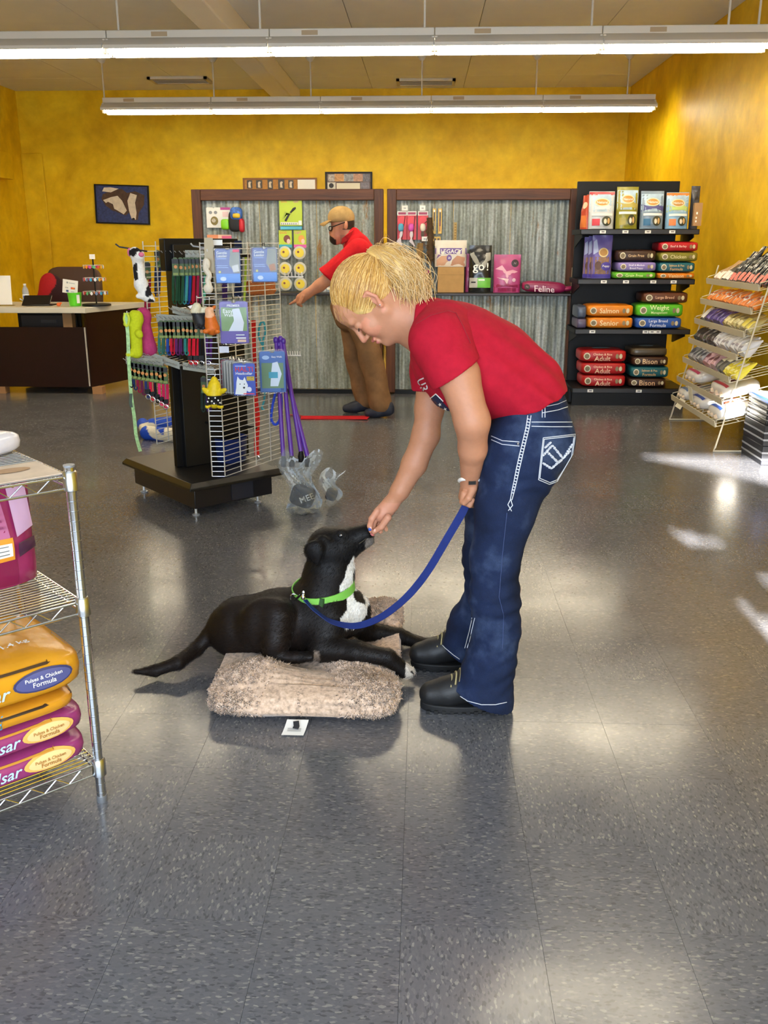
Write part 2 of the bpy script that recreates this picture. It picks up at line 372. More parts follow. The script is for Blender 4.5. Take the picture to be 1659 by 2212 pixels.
# ============================================================ the room
XL, XR, YB, ZC = -5.60, 2.72, 13.4, 3.43
def mat_floor():
    m, nt, b = newmat('vinyl_tile'); g = nt.nodes.new('ShaderNodeNewGeometry'); pos = g.outputs['Position']
    # per-tile random from the tile index
    mp = nt.nodes.new('ShaderNodeVectorMath'); mp.operation = 'SUBTRACT'; nt.links.new(pos, mp.inputs[0]); mp.inputs[1].default_value = (TX0, TY0, 0)
    dv = nt.nodes.new('ShaderNodeVectorMath'); dv.operation = 'SCALE'; dv.inputs['Scale'].default_value = 1/0.305; nt.links.new(mp.outputs[0], dv.inputs[0])
    fl = nt.nodes.new('ShaderNodeVectorMath'); fl.operation = 'FLOOR'; nt.links.new(dv.outputs[0], fl.inputs[0])
    wn = nt.nodes.new('ShaderNodeTexWhiteNoise'); wn.noise_dimensions = '2D'; nt.links.new(fl.outputs[0], wn.inputs['Vector'])
    # chips run along x in one tile and along y in the next
    off = nt.nodes.new('ShaderNodeVectorMath'); off.operation = 'MULTIPLY_ADD'; nt.links.new(wn.outputs['Color'], off.inputs[0]); off.inputs[1].default_value = (9, 9, 9); nt.links.new(pos, off.inputs[2])
    def chips(sx, sy, sc):
        s = nt.nodes.new('ShaderNodeVectorMath'); s.operation = 'MULTIPLY'; nt.links.new(off.outputs[0], s.inputs[0]); s.inputs[1].default_value = (sx, sy, 1)
        v = nt.nodes.new('ShaderNodeTexVoronoi'); v.inputs['Scale'].default_value = sc; nt.links.new(s.outputs[0], v.inputs['Vector'])
        sp = nt.nodes.new('ShaderNodeSeparateColor'); nt.links.new(v.outputs['Color'], sp.inputs[0]); return sp.outputs[0]
    sel = nt.nodes.new('ShaderNodeMath'); sel.operation = 'GREATER_THAN'; sel.inputs[1].default_value = 0.5; nt.links.new(wn.outputs['Value'], sel.inputs[0])
    def chipmix(sc):
        a = chips(0.45, 1, sc); c = chips(1, 0.45, sc); n = nt.nodes.new('ShaderNodeMix'); nt.links.new(sel.outputs[0], n.inputs[0]); nt.links.new(a, n.inputs[2]); nt.links.new(c, n.inputs[3]); return n.outputs[0]
    r1 = ramp(nt, [(0.0, '#48494e'), (0.12, '#535459'), (0.2, '#5b5c61'), (0.84, '#606166'), (0.93, '#6d6d70'), (1.0, '#83827f')]); nt.links.new(chipmix(230), r1.inputs[0])
    r2 = ramp(nt, [(0.0, (0.93, 0.93, 0.94, 1)), (1.0, (1.05, 1.05, 1.04, 1))]); nt.links.new(wn.outputs['Value'], r2.inputs[0])
    c = mixc(nt, 1.0, r1.outputs[0], r2.outputs[0], 'MULTIPLY')
    big = noise(nt, 1.1, 5, 0.6, pos); r3 = ramp(nt, [(0.3, (0.93, 0.93, 0.93, 1)), (0.7, (1.04, 1.04, 1.04, 1))]); nt.links.new(big.outputs[0], r3.inputs[0])
    c = mixc(nt, 1.0, c, r3.outputs[0], 'MULTIPLY'); nt.links.new(c, b.inputs['Base Color'])
    rr = noise(nt, 3.0, 6, 0.65, pos); q = nt.nodes.new('ShaderNodeMapRange'); q.inputs[1].default_value = 0.3; q.inputs[2].default_value = 0.75; q.inputs[3].default_value = 0.15; q.inputs[4].default_value = 0.27
    nt.links.new(rr.outputs[0], q.inputs[0]); nt.links.new(q.outputs[0], b.inputs['Roughness'])
    fb = noise(nt, 260, 2, 0.5, pos); mb_ = noise(nt, 4.5, 2, 0.5, pos)
    ad2 = nt.nodes.new('ShaderNodeMath'); ad2.operation = 'MULTIPLY_ADD'; nt.links.new(fb.outputs[0], ad2.inputs[0]); ad2.inputs[1].default_value = 0.02; nt.links.new(mb_.outputs[0], ad2.inputs[2])
    bump(nt, b, ad2.outputs[0], 0.06, 0.006); b.inputs['Specular IOR Level'].default_value = 0.6
    return m
t0 = G(866, 1999); TX0, TY0 = t0.x, t0.y % 0.305
FLOORM = mat_floor()
fl = struct(MB().bb(XL, XR, FRONT_Y, YB, -0.12, -0.003).build('floor', M('#505155', 0.5, name='floor_grout')))
def project(p):
    d = Vector(p)-_C; z = d.dot(_fw); return (829.5+F*d.dot(_rt)/z, 1106-F*d.dot(_up)/z, z)
tm = MB(); e = 0.15243; i_ = 0.15215
tm.add([(-e, -e, -0.0025), (e, -e, -0.0025), (e, e, -0.0025), (-e, e, -0.0025), (-i_, -i_, 0), (i_, -i_, 0), (i_, i_, 0), (-i_, i_, 0)], [(4, 5, 6, 7), (0, 1, 5, 4), (1, 2, 6, 5), (2, 3, 7, 6), (3, 0, 4, 7)])
tiles = []; rest = []
ix0 = math.floor((XL-TX0)/0.305); ix1 = math.ceil((XR-TX0)/0.305); iy0 = math.floor((FRONT_Y-TY0)/0.305); iy1 = math.ceil((YB-TY0)/0.305)
for iy in range(iy0, iy1):
    for ix in range(ix0, ix1):
        c = Vector((TX0+(ix+0.5)*0.305, TY0+(iy+0.5)*0.305, 0))
        if c.x-0.1523 < XL or c.x+0.1523 > XR or c.y-0.1523 < FRONT_Y or c.y+0.1523 > YB: rest.append(c); continue
        if c.y > 0.8:
            q = project(c)
            if -150 < q[0] < 1810 and q[1] < 2420: tiles.append((c.length, c)); continue
        rest.append(c)
tiles.sort(key=lambda t: t[0])
tme = None
for k, (d_, c) in enumerate(tiles):
    if k < 300:
        if tme is None: o = tm.build('tile', FLOORM, fl); tme = o.data; o.location = c
        else: o = link('tile', tme, fl); o.location = c
    else: rest.append(c)
rb = MB()
for c in rest:
    x0, x1, y0, y1 = max(c.x-e, XL), min(c.x+e, XR), max(c.y-e, FRONT_Y), min(c.y+e, YB)
    if x1-x0 > 0.02 and y1-y0 > 0.02: rb.add([(x0, y0, 0), (x1, y0, 0), (x1, y1, 0), (x0, y1, 0), (x0, y0, -0.0025), (x1, y0, -0.0025), (x1, y1, -0.0025), (x0, y1, -0.0025)], [(0, 1, 2, 3), (4, 5, 1, 0), (5, 6, 2, 1), (6, 7, 3, 2), (7, 4, 0, 3)])
stuff(rb.build('tile_field', FLOORM, fl))
# ---- walls: gold sponge-painted plaster
def mat_gold():
    m, nt, b = newmat('gold_sponged_plaster'); tc = nt.nodes.new('ShaderNodeNewGeometry'); p = tc.outputs['Position']
    n1 = noise(nt, 1.3, 7, 0.62, p, 0.6); n2 = noise(nt, 6.0, 6, 0.6, p)
    r1 = ramp(nt, [(0.25, '#cfa30c'), (0.5, '#e8be16'), (0.75, '#f5d32e')]); nt.links.new(n1.outputs[0], r1.inputs[0])
    r2 = ramp(nt, [(0.3, (0.86, 0.82, 0.78, 1)), (0.7, (1.06, 1.06, 1.06, 1))]); nt.links.new(n2.outputs[0], r2.inputs[0])
    nt.links.new(mixc(nt, 1.0, r1.outputs[0], r2.outputs[0], 'MULTIPLY'), b.inputs['Base Color'])
    b.inputs['Roughness'].default_value = 0.5; b.inputs['Specular IOR Level'].default_value = 0.25; n3 = noise(nt, 14, 5, 0.6, p); bump(nt, b, n3.outputs[0], 0.15, 0.01); return m
GOLD = mat_gold()
struct(MB().bb(XL-0.15, XR+0.15, YB, YB+0.15, -0.12, ZC+0.1).build('wall_back', GOLD))
struct(MB().bb(XR, XR+0.15, FRONT_Y-0.15, YB, -0.12, ZC+0.1).build('wall_right', GOLD))
wl = struct(MB().bb(XL-0.15, XL, FRONT_Y-0.15, YB, -0.12, ZC+0.1).build('wall_left', GOLD))
q = WX(4, 360, XL); struct(MB().bb(XL, XL+0.16, q.y-1.6, q.y-0.02, W(4, 388, q.y).z, W(4, 332, q.y).z).build('trim_1', GOLD))     # boxed lintel on the left wall
struct(MB().bb(XL, XL+0.30, YB-0.05, YB, 0, W(4, 332, YB).z).build('trim_2', GOLD, bev=0.01))                                      # shallow pilaster in the corner
# shop front behind the camera: sill, header, piers, panes closed by added sun-blocking film
wf = MB(); wf.bb(XL-0.15, XR+0.15, FRONT_Y-0.2, FRONT_Y, -0.12, 0.55); wf.bb(XL-0.15, XR+0.15, FRONT_Y-0.2, FRONT_Y, 2.85, ZC+0.1)
for x0, x1 in ((XL-0.15, -3.2), (0.28, 0.4), (2.56, XR+0.15)): wf.bb(x0, x1, FRONT_Y-0.2, FRONT_Y, 0.55, 2.85)
struct(wf.build('wall_front', GOLD))
FILM = M('#e9ecef', 0.7, name='sun_mask_film')  # opaque white sheet added out of view to keep sunlight from flooding in
w1 = struct(MB().bb(-3.2, 0.28, FRONT_Y-0.12, FRONT_Y-0.10, 0.55, 2.85).build('window_1', FILM))
fr = MB()
for x in (-3.17, -2.0, -0.9, 0.25): fr.bb(x-0.03, x+0.03, FRONT_Y-0.14, FRONT_Y-0.06, 0.55, 2.85)
for z in (0.58, 2.82): fr.bb(-3.2, 0.28, FRONT_Y-0.14, FRONT_Y-0.06, z-0.03, z+0.03)
fr.build('window_frame', M('#777a7d', 0.35, 0.8, name='aluminium'), w1)
# right-hand pane: added unseen film, gaps cut to shape the sun patches
gaps = []
def gap(pts, z=0.0, Y=None): 
    out = []
    for x, y in pts:
        p = G(x, y, z) if Y is None else W(x, y, Y); k = (p.y-FRONT_Y+0.11)/SUND.y; p = p-SUND*k; out.append((p.x, p.z))
    gaps.append(out)
gap([(1393, 987), (1470, 985), (1545, 986), (1650, 993), (1800, 1005), (1860, 1075), (1659, 1046), (1560, 1022), (1450, 1000)])
gap([(1452, 1147), (1500, 1157), (1562, 1173), (1545, 1177), (1510, 1180), (1490, 1175)])
gap([(1586, 1295), (1604, 1299), (1620, 1311), (1610, 1317)]); gap([(1620, 1331), (1700, 1345), (1700, 1410), (1659, 1375)]); gap([(1643, 1253), (1690, 1250), (1690, 1270)])
gap([(1560, 862), (1640, 838), (1644, 876), (1566, 900)], Y=6.70); gap([(1596, 752), (1650, 735), (1652, 752), (1600, 778)], Y=6.70)
def inside(x, z, poly):
    r = False; n = len(poly)
    for i in range(n):
        (x1, z1), (x2, z2) = poly[i], poly[i-1]
        if (z1 > z) != (z2 > z) and x < (x2-x1)*(z-z1)/(z2-z1)+x1: r = not r
    return r
fm = MB(); st = 0.02; nx = int((2.56-0.4)/st); nz = int((2.85-0.55)/st); yv = FRONT_Y-0.11
vid = {}
def vv(i, k):
    if (i, k) not in vid: vid[(i, k)] = len(fm.v); fm.v.append((0.4+i*st, yv, 0.55+k*st))
    return vid[(i, k)]
for i in range(nx):
    for k in range(nz):
        if not any(inside(0.4+(i+.5)*st, 0.55+(k+.5)*st, g_) for g_ in gaps):
            fm.f.append((vv(i, k), vv(i+1, k), vv(i+1, k+1), vv(i, k+1))); fm.mi.append(0)
w2 = struct(fm.build('window_sun_stencil', FILM))
fr = MB()
for x in (0.43, 2.53): fr.bb(x-0.03, x+0.03, FRONT_Y-0.14, FRONT_Y-0.06, 0.55, 2.85)
for z in (0.58, 2.82): fr.bb(0.4, 2.56, FRONT_Y-0.14, FRONT_Y-0.06, z-0.03, z+0.03)
fr.build('window_frame', M('#777a7d', 0.35, 0.8), w2)
# ---- ceiling: painted panels with open joints, beam
CEILM = M('#e6e8ea', 0.6, var=0.03, vs_=3, name='ceiling_paint'); ce = struct(MB().bb(XL-0.15, XR+0.15, FRONT_Y-0.15, YB+0.15, ZC+0.012, ZC+0.15).build('ceiling', M('#a39b8c', 0.7, name='ceiling_joint')))
y = FRONT_Y; cme = {}
while y < YB-0.05:
    x = XL; y1 = min(y+2.44, YB)
    while x < XR-0.05:
        x1 = min(x+1.22, XR); MB().bb(x+0.003, x1-0.003, y+0.003, y1-0.003, ZC, ZC+0.012).build('ceiling_panel', CEILM, ce, bev=0.002); x = x1
    y = y1
pw = W(648, 190, YB); pl = W(620, 215, YB)
struct(MB().bb(pw.x-0.26, pw.x, FRONT_Y, YB, ZC-0.22, ZC).build('trim_3', M('#ece7de', 0.5, name='beam_paint'), bev=0.015))
# ---- ceiling outlets
def ceil_at(x, y): return G(x, y, ZC)
c = ceil_at(672, 75); t = thing('ceiling_speaker', 'round white speaker grille flush in the ceiling by the beam', 'speaker', (c.x, c.y, ZC-0.02))
MB().lathe([(0.15, 0.0), (0.17, 0.006), (0.175, 0.02)], 28).build('rim', WHITE, t)
g_ = MB().lathe([(0.02, -0.004), (0.11, -0.003), (0.145, 0.001)], 28).build('grille', M('#6d6a66', 0.5, name='grille_grey'), t)
for (px_, py_, w, lab) in ((390, 171, 0.75, 'white rectangular ceiling vent between beam and left wall'), (920, 175, 0.75, 'white rectangular ceiling vent on the right of the beam')):
    c = ceil_at(px_, py_); c.y = min(c.y, YB-0.35); t = thing('ceiling_vent', lab, 'vent', (c.x, c.y, ZC-0.03))
    b = MB(); hw, hd = w/2, 0.2
    for x0, x1, y0, y1 in ((-hw, hw, -hd, -hd+0.04), (-hw, hw, hd-0.04, hd), (-hw, -hw+0.04, -hd, hd), (hw-0.04, hw, -hd, hd)): b.bb(x0, x1, y0, y1, 0, 0.03)
    b.build('frame', M('#cfc7b8', 0.5, name='vent_white'), t)
    for k in range(6): MB().box((0, -hd+0.06+k*0.056, 0.015), (w-0.08, 0.04, 0.004), rot(0.6)).build('slat', M('#bfb7a8', 0.5, name='vent_slat'), t)
# ---- fluorescent strip lights hung on rods
LAMPW = M('#c9c3b8', 0.45, name='enamel_white'); TUBE = emat('fluorescent_tube', '#fff0d2', 42.0)
def strip(Y, zt, x0, nsec, label, rods):
    t = thing('fluorescent_light', label, 'light', (x0+nsec*0.61, Y, zt)); ox = x0-(x0+nsec*0.61)
    for s in range(nsec):
        a = ox+s*1.22; b = a+1.22
        h = MB().bb(a+0.002, b-0.002, -0.06, 0.06, 0.085, 0.145).build('housing', LAMPW, t, bev=0.006)
        prof = [(-0.15, 0.005), (-0.15, 0.03), (-0.062, 0.092), (0.062, 0.092), (0.15, 0.03), (0.15, 0.005), (0.144, 0.005), (0.144, 0.026), (0.058, 0.084), (-0.058, 0.084), (-0.144, 0.026), (-0.144, 0.005)]
        rf = MB(); n = len(prof); rf.add([(x, y_, z) for x in (a+0.001, b-0.001) for y_, z in prof], [(i, (i+1) % n, (i+1) % n+n, i+n) for i in range(n)]+[(0, 1, 10, 11), (1, 2, 9, 10), (2, 3, 8, 9), (3, 4, 7, 8), (4, 5, 6, 7), (n+11, n+10, n+1, n), (n+10, n+9, n+2, n+1), (n+9, n+8, n+3, n+2), (n+8, n+7, n+4, n+3), (n+7, n+6, n+5, n+4)])
        rf.build('reflector', LAMPW, t)
        for y_ in (-0.075, 0.075):
            MB().tube([(a+0.025, y_, 0.0), (b-0.025, y_, 0.0)], 0.019, 10).build('tube', TUBE, t)
            for xe in (a+0.012, b-0.012): MB().box((xe, y_, 0.03), (0.018, 0.03, 0.10)).build('lamp_holder', LAMPW, t)
        MB().bb(a+0.24+0.05*(s % 3), a+0.36+0.05*(s % 3), -0.0615, -0.0602, 0.10, 0.132).build('rating_label', M('#a58f70', 0.6, name='tan_label'), t)
        MB().tube([(b-0.004, -0.155, 0.04), (b-0.004, -0.17, 0.02), (b-0.004, -0.155, -0.004)], 0.004, 6).build('clip', STEEL, t)
    for xr in rods:
        MB().rod((xr-t.location.x, 0, 0.145), (xr-t.location.x, 0, ZC-zt), 0.009, 8).build('hanging_rod', LAMPW, t)
        MB().lathe([(0.02, 0), (0.055, 0.04), (0.06, 0.075), (0.06, 0.08)], 16, c=(xr-t.location.x, 0, ZC-zt-0.081)).build('canopy', LAMPW, t)
    return t
def rods(px_list, y, Y): return [W(x, y, Y).x for x in px_list]
strip(11.0, 2.85, -3.60, 5, 'row of fluorescent strip lights hung nearest the back wall', rods([226, 463, 672, 911, 1157, 1354], 218, 11.0))
strip(7.5, 2.815, -4.82, 6, 'long row of fluorescent strip lights hung midway in the room', rods([-60, 258, 563, 917, 1276, 1570, 1635], 88, 7.5))
strip(4.35, 2.815, 0.40, 1, 'single fluorescent strip light hung over the entrance half of the room', [0.65, 1.37])
# ============================================================ graphics on flat and pouch-shaped packs
def gfx(S, w, h, items, parent, lv=1):
    """items in fractions of the front (x 0..1 from left, z 0..1 from bottom); later ones lie on top"""
    for k, it in enumerate(items):
        e = 0.0011*(lv+k); T = lambda x, z, e=e: S(x, z, e); X = lambda f: (f-0.5)*w; Z = lambda f: f*h
        if it[0] == 'r': dec_rect(T, X(it[1]), X(it[2]), Z(it[3]), Z(it[4]), it[5], parent, it[6] if len(it) > 6 else 'print_panel')
        elif it[0] == 'e': dec_ell(T, X(it[1]), Z(it[2]), it[3]*w, it[4]*h, it[5], parent, it[6] if len(it) > 6 else 'emblem')
        elif it[0] == 'p': dec_poly(T, [(X(a), Z(b)) for a, b in it[1]], it[2], parent, it[3] if len(it) > 3 else 'print_shape')
        elif it[0] == 't': dec_text(T, it[1], X(it[2]), Z(it[3]), it[4]*w, 0, it[5], parent, 'lettering', it[6] if len(it) > 6 else 0.0, it[7] if len(it) > 7 else 0.0)
def card(name, label, cat, px0, px1, py0, py1, Y, mat, items=(), depth=0.012, group=None, rz=0.0, clear=0.0, yaxis=None, tab=True):
    """hanging or standing card seen between pixel columns px0..px1, rows py0 (top)..py1 (bottom) at distance Y"""
    a, b = W(px0, py1, Y), W(px1, py0, Y); w = (b.x-a.x)/max(0.3, math.cos(rz)); h = b.z-a.z
    t = thing(name, label, cat, ((a.x+b.x)/2, Y, a.z), rz, group)
    m = MB()
    if tab:
        k = w*0.09; m.prism([(-w/2, 0), (w/2, 0), (w/2, h*0.97), (w*0.42, h), (k, h), (k*0.6, h*0.965), (-k*0.6, h*0.965), (-k, h), (-w*0.42, h), (-w/2, h*0.97)], depth)
    else: m.box((0, depth/2, h/2), (w, depth, h))
    m.build('card', mat, t, bev=min(0.002, depth/3))
    gfx(flatS((0, 0, 0), (1, 0, 0), (0, 0, 1), (0, -1, 0)), w, h, items, t)
    if clear:
        MB().sell((0, -clear/2, h*0.46), (w*0.86, clear, h*0.72), 0.35, 0.35, 20, 10).build('blister', CLEAR, t)
    return t
def pouchS(w, h, d, flat_top=0.12, seed=0):
    ph = (seed*1.7) % 6.28
    def th(x, z):
        u = min(1, abs(x)/(w/2)); v = max(0.0, min(1, z/h))
        q = (1-u**3.2)**0.6; tv = min(1.0, (1-v)/(0.55) + 0.02)
        tv = math.sin(min(1.0, max(0.0, (1-v-flat_top*0.35)/0.6))*math.pi/2); b = min(1.0, 0.72+v*2.2)
        return d/2*q*tv*b + 0.003
    def S(x, z, e=0.0):
        wob = 0.0018*math.sin(x*70/max(w, .1)*.15+z*40+ph)+0.0016*math.sin(x*33-z*61+ph*2)
        return Vector((x, -(th(x, z)+e+wob), z))
    return S, th
def pouch(name, label, cat, loc, w, h, d, mat, items=(), rz=0.0, lean=0.0, group=None, band=None, seed=0, rxyz=None, base=None):
    t = thing(name, label, cat, loc, 0, group, rxyz if rxyz else (-lean, 0, rz))
    S, th = pouchS(w, h, d, seed=seed); m = MB(); nu, nv = 16, 18
    def fr(a, b): p = S((a-.5)*w, b*h); return p
    def bk(a, b): p = S((a-.5)*w, b*h); return Vector((p.x, -p.y, p.z))
    m.grid(fr, nu, nv); m.grid(bk, nu, nv, True)
    # close bottom and sides
    n1 = (nu+1)*(nv+1)
    for i in range(nu): m.f.append((i+1, i, n1+i, n1+i+1)); m.mi.append(0)
    for i in range(nu): o = nv*(nu+1); m.f.append((o+i, o+i+1, n1+o+i+1, n1+o+i)); m.mi.append(0)
    for j in range(nv):
        a = j*(nu+1); m.f.append((a, a+nu+1, n1+a+nu+1, n1+a)); m.mi.append(0); a += nu; m.f.append((a+nu+1, a, n1+a, n1+a+nu+1)); m.mi.append(0)
    m.build('bag', mat, t, sharp=60)
    if band: dec_rect(lambda x, z: S(x, z, 0.0008), -w*0.495, w*0.495, h*0.90, h*0.985, band, t, 'top_seal', 10, 2)
    gfx(S, w, h, items, t)
    return t
def brick(name, label, loc, w, d, h, mat, items=(), rz=0.0, group=None, top=None, cat='bag', sag=0.0, e1=0.55):
    """filled bag lying flat: x width, y depth (front face at -d/2), base at z=0"""
    t = thing(name, label, cat, loc, rz, group)
    m = MB(); e2 = 0.28; r = rnd.random()*6
    def fn(p):
        k = 1+0.035*math.sin(p.x*26+r)*math.cos(p.y*19+r); return Vector((p.x, p.y, p.z*k-sag*(p.x/(w/2))**2))
    m.sell((0, 0, h/2), (w, d, h), e1, e2, 36, 14, None, fn); m.build('bag', mat, t, sharp=75)
    def S(x, z, e=0.0):
        zz = abs((z-h/2)/(h/2)); A = max(0.0, 1-min(1, zz)**(2/e1))**(e1/e2); B = max(0.0, A-abs(x/(w/2))**(2/e2)); y = (d/2)*B**(e2/2)
        k = 1+0.035*math.sin(x*26+r)*math.cos(-y*19+r)
        return Vector((x, -y-0.002-e*1.3, h/2+(z-h/2)*k-sag*(x/(w/2))**2))
    gfx(S, w, h, items, t)
    def ST(x, y, e=0.0):
        B = max(0.0, 1-(abs(x/(w/2))**(2/e2)+abs(y/(d/2))**(2/e2))**(e2/e1)); z = h/2*B**(e1/2)
        k = 1+0.035*math.sin(x*26+r)*math.cos(y*19+r); return Vector((x, y, h/2+z*k-sag*(x/(w/2))**2+0.002+e*1.3))
    if top: gfx(lambda x, z, e=0.0: ST(x, z-d/2, e), w, d, top, t)
    return t
# ============================================================ tin-faced display partitions
def mat_tin():
    m, nt, b = newmat('weathered_tin'); g = nt.nodes.new('ShaderNodeNewGeometry'); mp = nt.nodes.new('ShaderNodeVectorMath'); mp.operation = 'MULTIPLY'
    nt.links.new(g.outputs['Position'], mp.inputs[0]); mp.inputs[1].default_value = (1, 1, 0.09)
    n1 = noise(nt, 13, 5, 0.65, mp.outputs[0]); n2 = noise(nt, 46, 4, 0.6, g.outputs['Position'])
    r1 = ramp(nt, [(0.22, '#4f5652'), (0.40, '#7d837d'), (0.52, '#9aa29f'), (0.64, '#b7bebf'), (0.85, '#d6d1bb')]); nt.links.new(n1.outputs[0], r1.inputs[0])
    r2 = ramp(nt, [(0.35, (0.72, 0.73, 0.72, 1)), (0.65, (1.08, 1.08, 1.08, 1))]); nt.links.new(n2.outputs[0], r2.inputs[0])
    c = mixc(nt, 1.0, r1.outputs[0], r2.outputs[0], 'MULTIPLY')
    m3 = nt.nodes.new('ShaderNodeVectorMath'); m3.operation = 'MULTIPLY'; nt.links.new(g.outputs['Position'], m3.inputs[0]); m3.inputs[1].default_value = (1, 1, 0.3)
    n3 = noise(nt, 5.5, 6, 0.75, m3.outputs[0]); r3 = ramp(nt, [(0.60, (0, 0, 0, 1)), (0.68, (1, 1, 1, 1))]); nt.links.new(n3.outputs[0], r3.inputs[0])
    nt.links.new(mixc(nt, r3.outputs[0], c, lin('#8a6432')), b.inputs['Base Color'])
    b.inputs['Metallic'].default_value = 0.2; b.inputs['Roughness'].default_value = 0.5; return m
TIN = mat_tin()
def mat_wood(name, c1, c2, rough=0.4, ax=(1, 1, 1)):
    m, nt, b = newmat(name); g = nt.nodes.new('ShaderNodeTexCoord'); mp = nt.nodes.new('ShaderNodeVectorMath'); mp.operation = 'MULTIPLY'; nt.links.new(g.outputs['Object'], mp.inputs[0]); mp.inputs[1].default_value = ax
    n = noise(nt, 30, 5, 0.6, mp.outputs[0], 0.8); r = ramp(nt, [(0.3, c1), (0.7, c2)]); nt.links.new(n.outputs[0], r.inputs[0]); nt.links.new(r.outputs[0], b.inputs['Base Color'])
    b.inputs['Roughness'].default_value = rough; bump(nt, b, n.outputs[0], 0.1, 0.004); return m
WOODH = mat_wood('dark_stained_wood', '#38190a', '#663818', 0.55, (0.06, 1, 1)); WOODV = mat_wood('dark_stained_wood_upright', '#38190a', '#663818', 0.55, (1, 1, 0.06))
YU, YL = 9.32, 9.08                       # upper face, lower face
ZT = W(800, 408, YU).z; ZL = W(900, 633, YL).z
def partition(px0, px1, label):
    x0, x1 = W(px0, 500, YU).x, W(px1, 500, YU).x; cx = (x0+x1)/2
    t = thing('display_partition', label, 'partition', (cx, YL, 0)); pw_ = 0.09; hw = (x1-x0)/2; dU = YU-YL
    for s in (-1, 1):
        xa = s*(hw-pw_/2)
        MB().box((xa, dU+0.05, (ZL+ZT)/2), (pw_, 0.10, ZT-ZL)).build('upper_post', WOODV, t, bev=0.006)
        MB().box((xa, 0.17, ZL/2), (pw_, 0.34, ZL-0.03)).build('lower_post', WOODV, t, bev=0.006)
    MB().box((0, dU+0.05, ZT-0.052), (x1-x0-2*pw_, 0.104, 0.104)).build('top_rail', WOODH, t, bev=0.006)
    MB().box((0, 0.16, ZL-0.012), (x1-x0+0.02, 0.36, 0.024)).build('ledge', M('#2a2422', 0.4, name='dark_ledge'), t, bev=0.004)
    MB().box((0, 0.03, 0.02), (x1-x0-2*pw_, 0.05, 0.04)).build('kick_rail', BLACK, t)
    def sheet(xa, xb, y, za, zb):
        n = max(8, int((xb-xa)/0.0085)); m = MB()
        f = lambda x: y+0.0075*math.sin((x+cx)*2*math.pi/0.068)
        m.grid(lambda a, b: Vector((xa+(xb-xa)*a, f(xa+(xb-xa)*a), za+(zb-za)*b)), n, 1)
        m.grid(lambda a, b: Vector((xa+(xb-xa)*a, f(xa+(xb-xa)*a)+0.003, za+(zb-za)*b)), n, 1, True)
        m.build('tin_sheet', TIN, t, sharp=80)
    ws = (x1-x0-2*pw_)/3
    for k in range(3):
        xa = -hw+pw_+k*ws; sheet(xa, xa+ws-0.003, dU+0.055+0.003*k, ZL, ZT-0.1); sheet(xa, xa+ws-0.003, 0.06+0.003*k, 0.04, ZL-0.024)
    return t
partition(417, 828, 'tin faced wooden display partition behind the man in the red shirt')
partition(836, 1249, 'tin faced wooden display partition carrying cat toys and food bags on its ledge')
# ============================================================ pictures on the back wall
BLUE1 = M('#27396e', 0.4, var=0.4, vs_=30); BROWN1 = M('#4d3423', 0.5, var=0.3, vs_=20); FURW = M('#d9cdb8', 0.5, var=0.15, vs_=20)
def wallpic(name, label, px0, px1, py0, py1, frame_m, fwid, roll=0.0):
    Y = YB-0.03; a, b = W(px0, py1, Y), W(px1, py0, Y); w, h = b.x-a.x, b.z-a.z
    t = thing(name, label, 'picture', ((a.x+b.x)/2, Y, a.z), 0, None, (0, roll, 0))
    for x0, x1, z0, z1 in ((-w/2, w/2, 0, fwid), (-w/2, w/2, h-fwid, h), (-w/2, -w/2+fwid, fwid, h-fwid), (w/2-fwid, w/2, fwid, h-fwid)): MB().bb(x0, x1, -0.01, 0.025, z0, z1).build('frame_rail', frame_m, t)
    return t, w, h, flatS((0, 0.006, 0), (1, 0, 0), (0, 0, 1), (0, -1, 0))
t, w, h, S = wallpic('framed_picture', 'framed photo of brown and white puppies asleep on a blue blanket', 208, 318, 399, 484, BLACK, 0.018, 0.03)
MB().bb(-w/2+.01, w/2-.01, 0.006, 0.02, 0.01, h-.01).build('photo', BLUE1, t)
gfx(S, w, h, [('p', [(.12, .62), (.2, .45), (.4, .3), (.55, .22), (.62, .3), (.68, .1), (.78, .12), (.8, .3), (.9, .5), (.92, .75), (.75, .85), (.6, .8), (.5, .9), (.3, .84), (.15, .75)], BROWN1, 'puppy_print'), ('p', [(.15, .6), (.25, .45), (.4, .35), (.52, .25), (.58, .35), (.5, .6), (.42, .72), (.3, .68)], FURW, 'puppy_print'),
    ('p', [(.62, .35), (.66, .15), (.74, .12), (.76, .3), (.74, .55), (.78, .75), (.66, .8), (.6, .6)], FURW, 'puppy_print'), ('p', [(.14, .82), (.3, .8), (.45, .9), (.3, .93), (.18, .92)], FURW, 'puppy_print'), ('p', [(.17, .5), (.3, .35), (.36, .32), (.33, .5), (.24, .56)], BROWN1, 'puppy_print'), ('e', .7, .14, .025, .03, TXK, 'nose_print')], t)
t, w, h, S = wallpic('cork_board', 'cork board with dog snapshots and a white notice above the partition', 526, 684, 384, 425, M('#8a5a2b', 0.6), 0.02)
MB().bb(-w/2+.01, w/2-.01, 0.008, 0.02, 0.01, h-.01).build('cork', M('#b07f45', 0.9, var=0.2, vs_=60), t); S = flatS((0, 0.008, 0), (1, 0, 0), (0, 0, 1), (0, -1, 0))
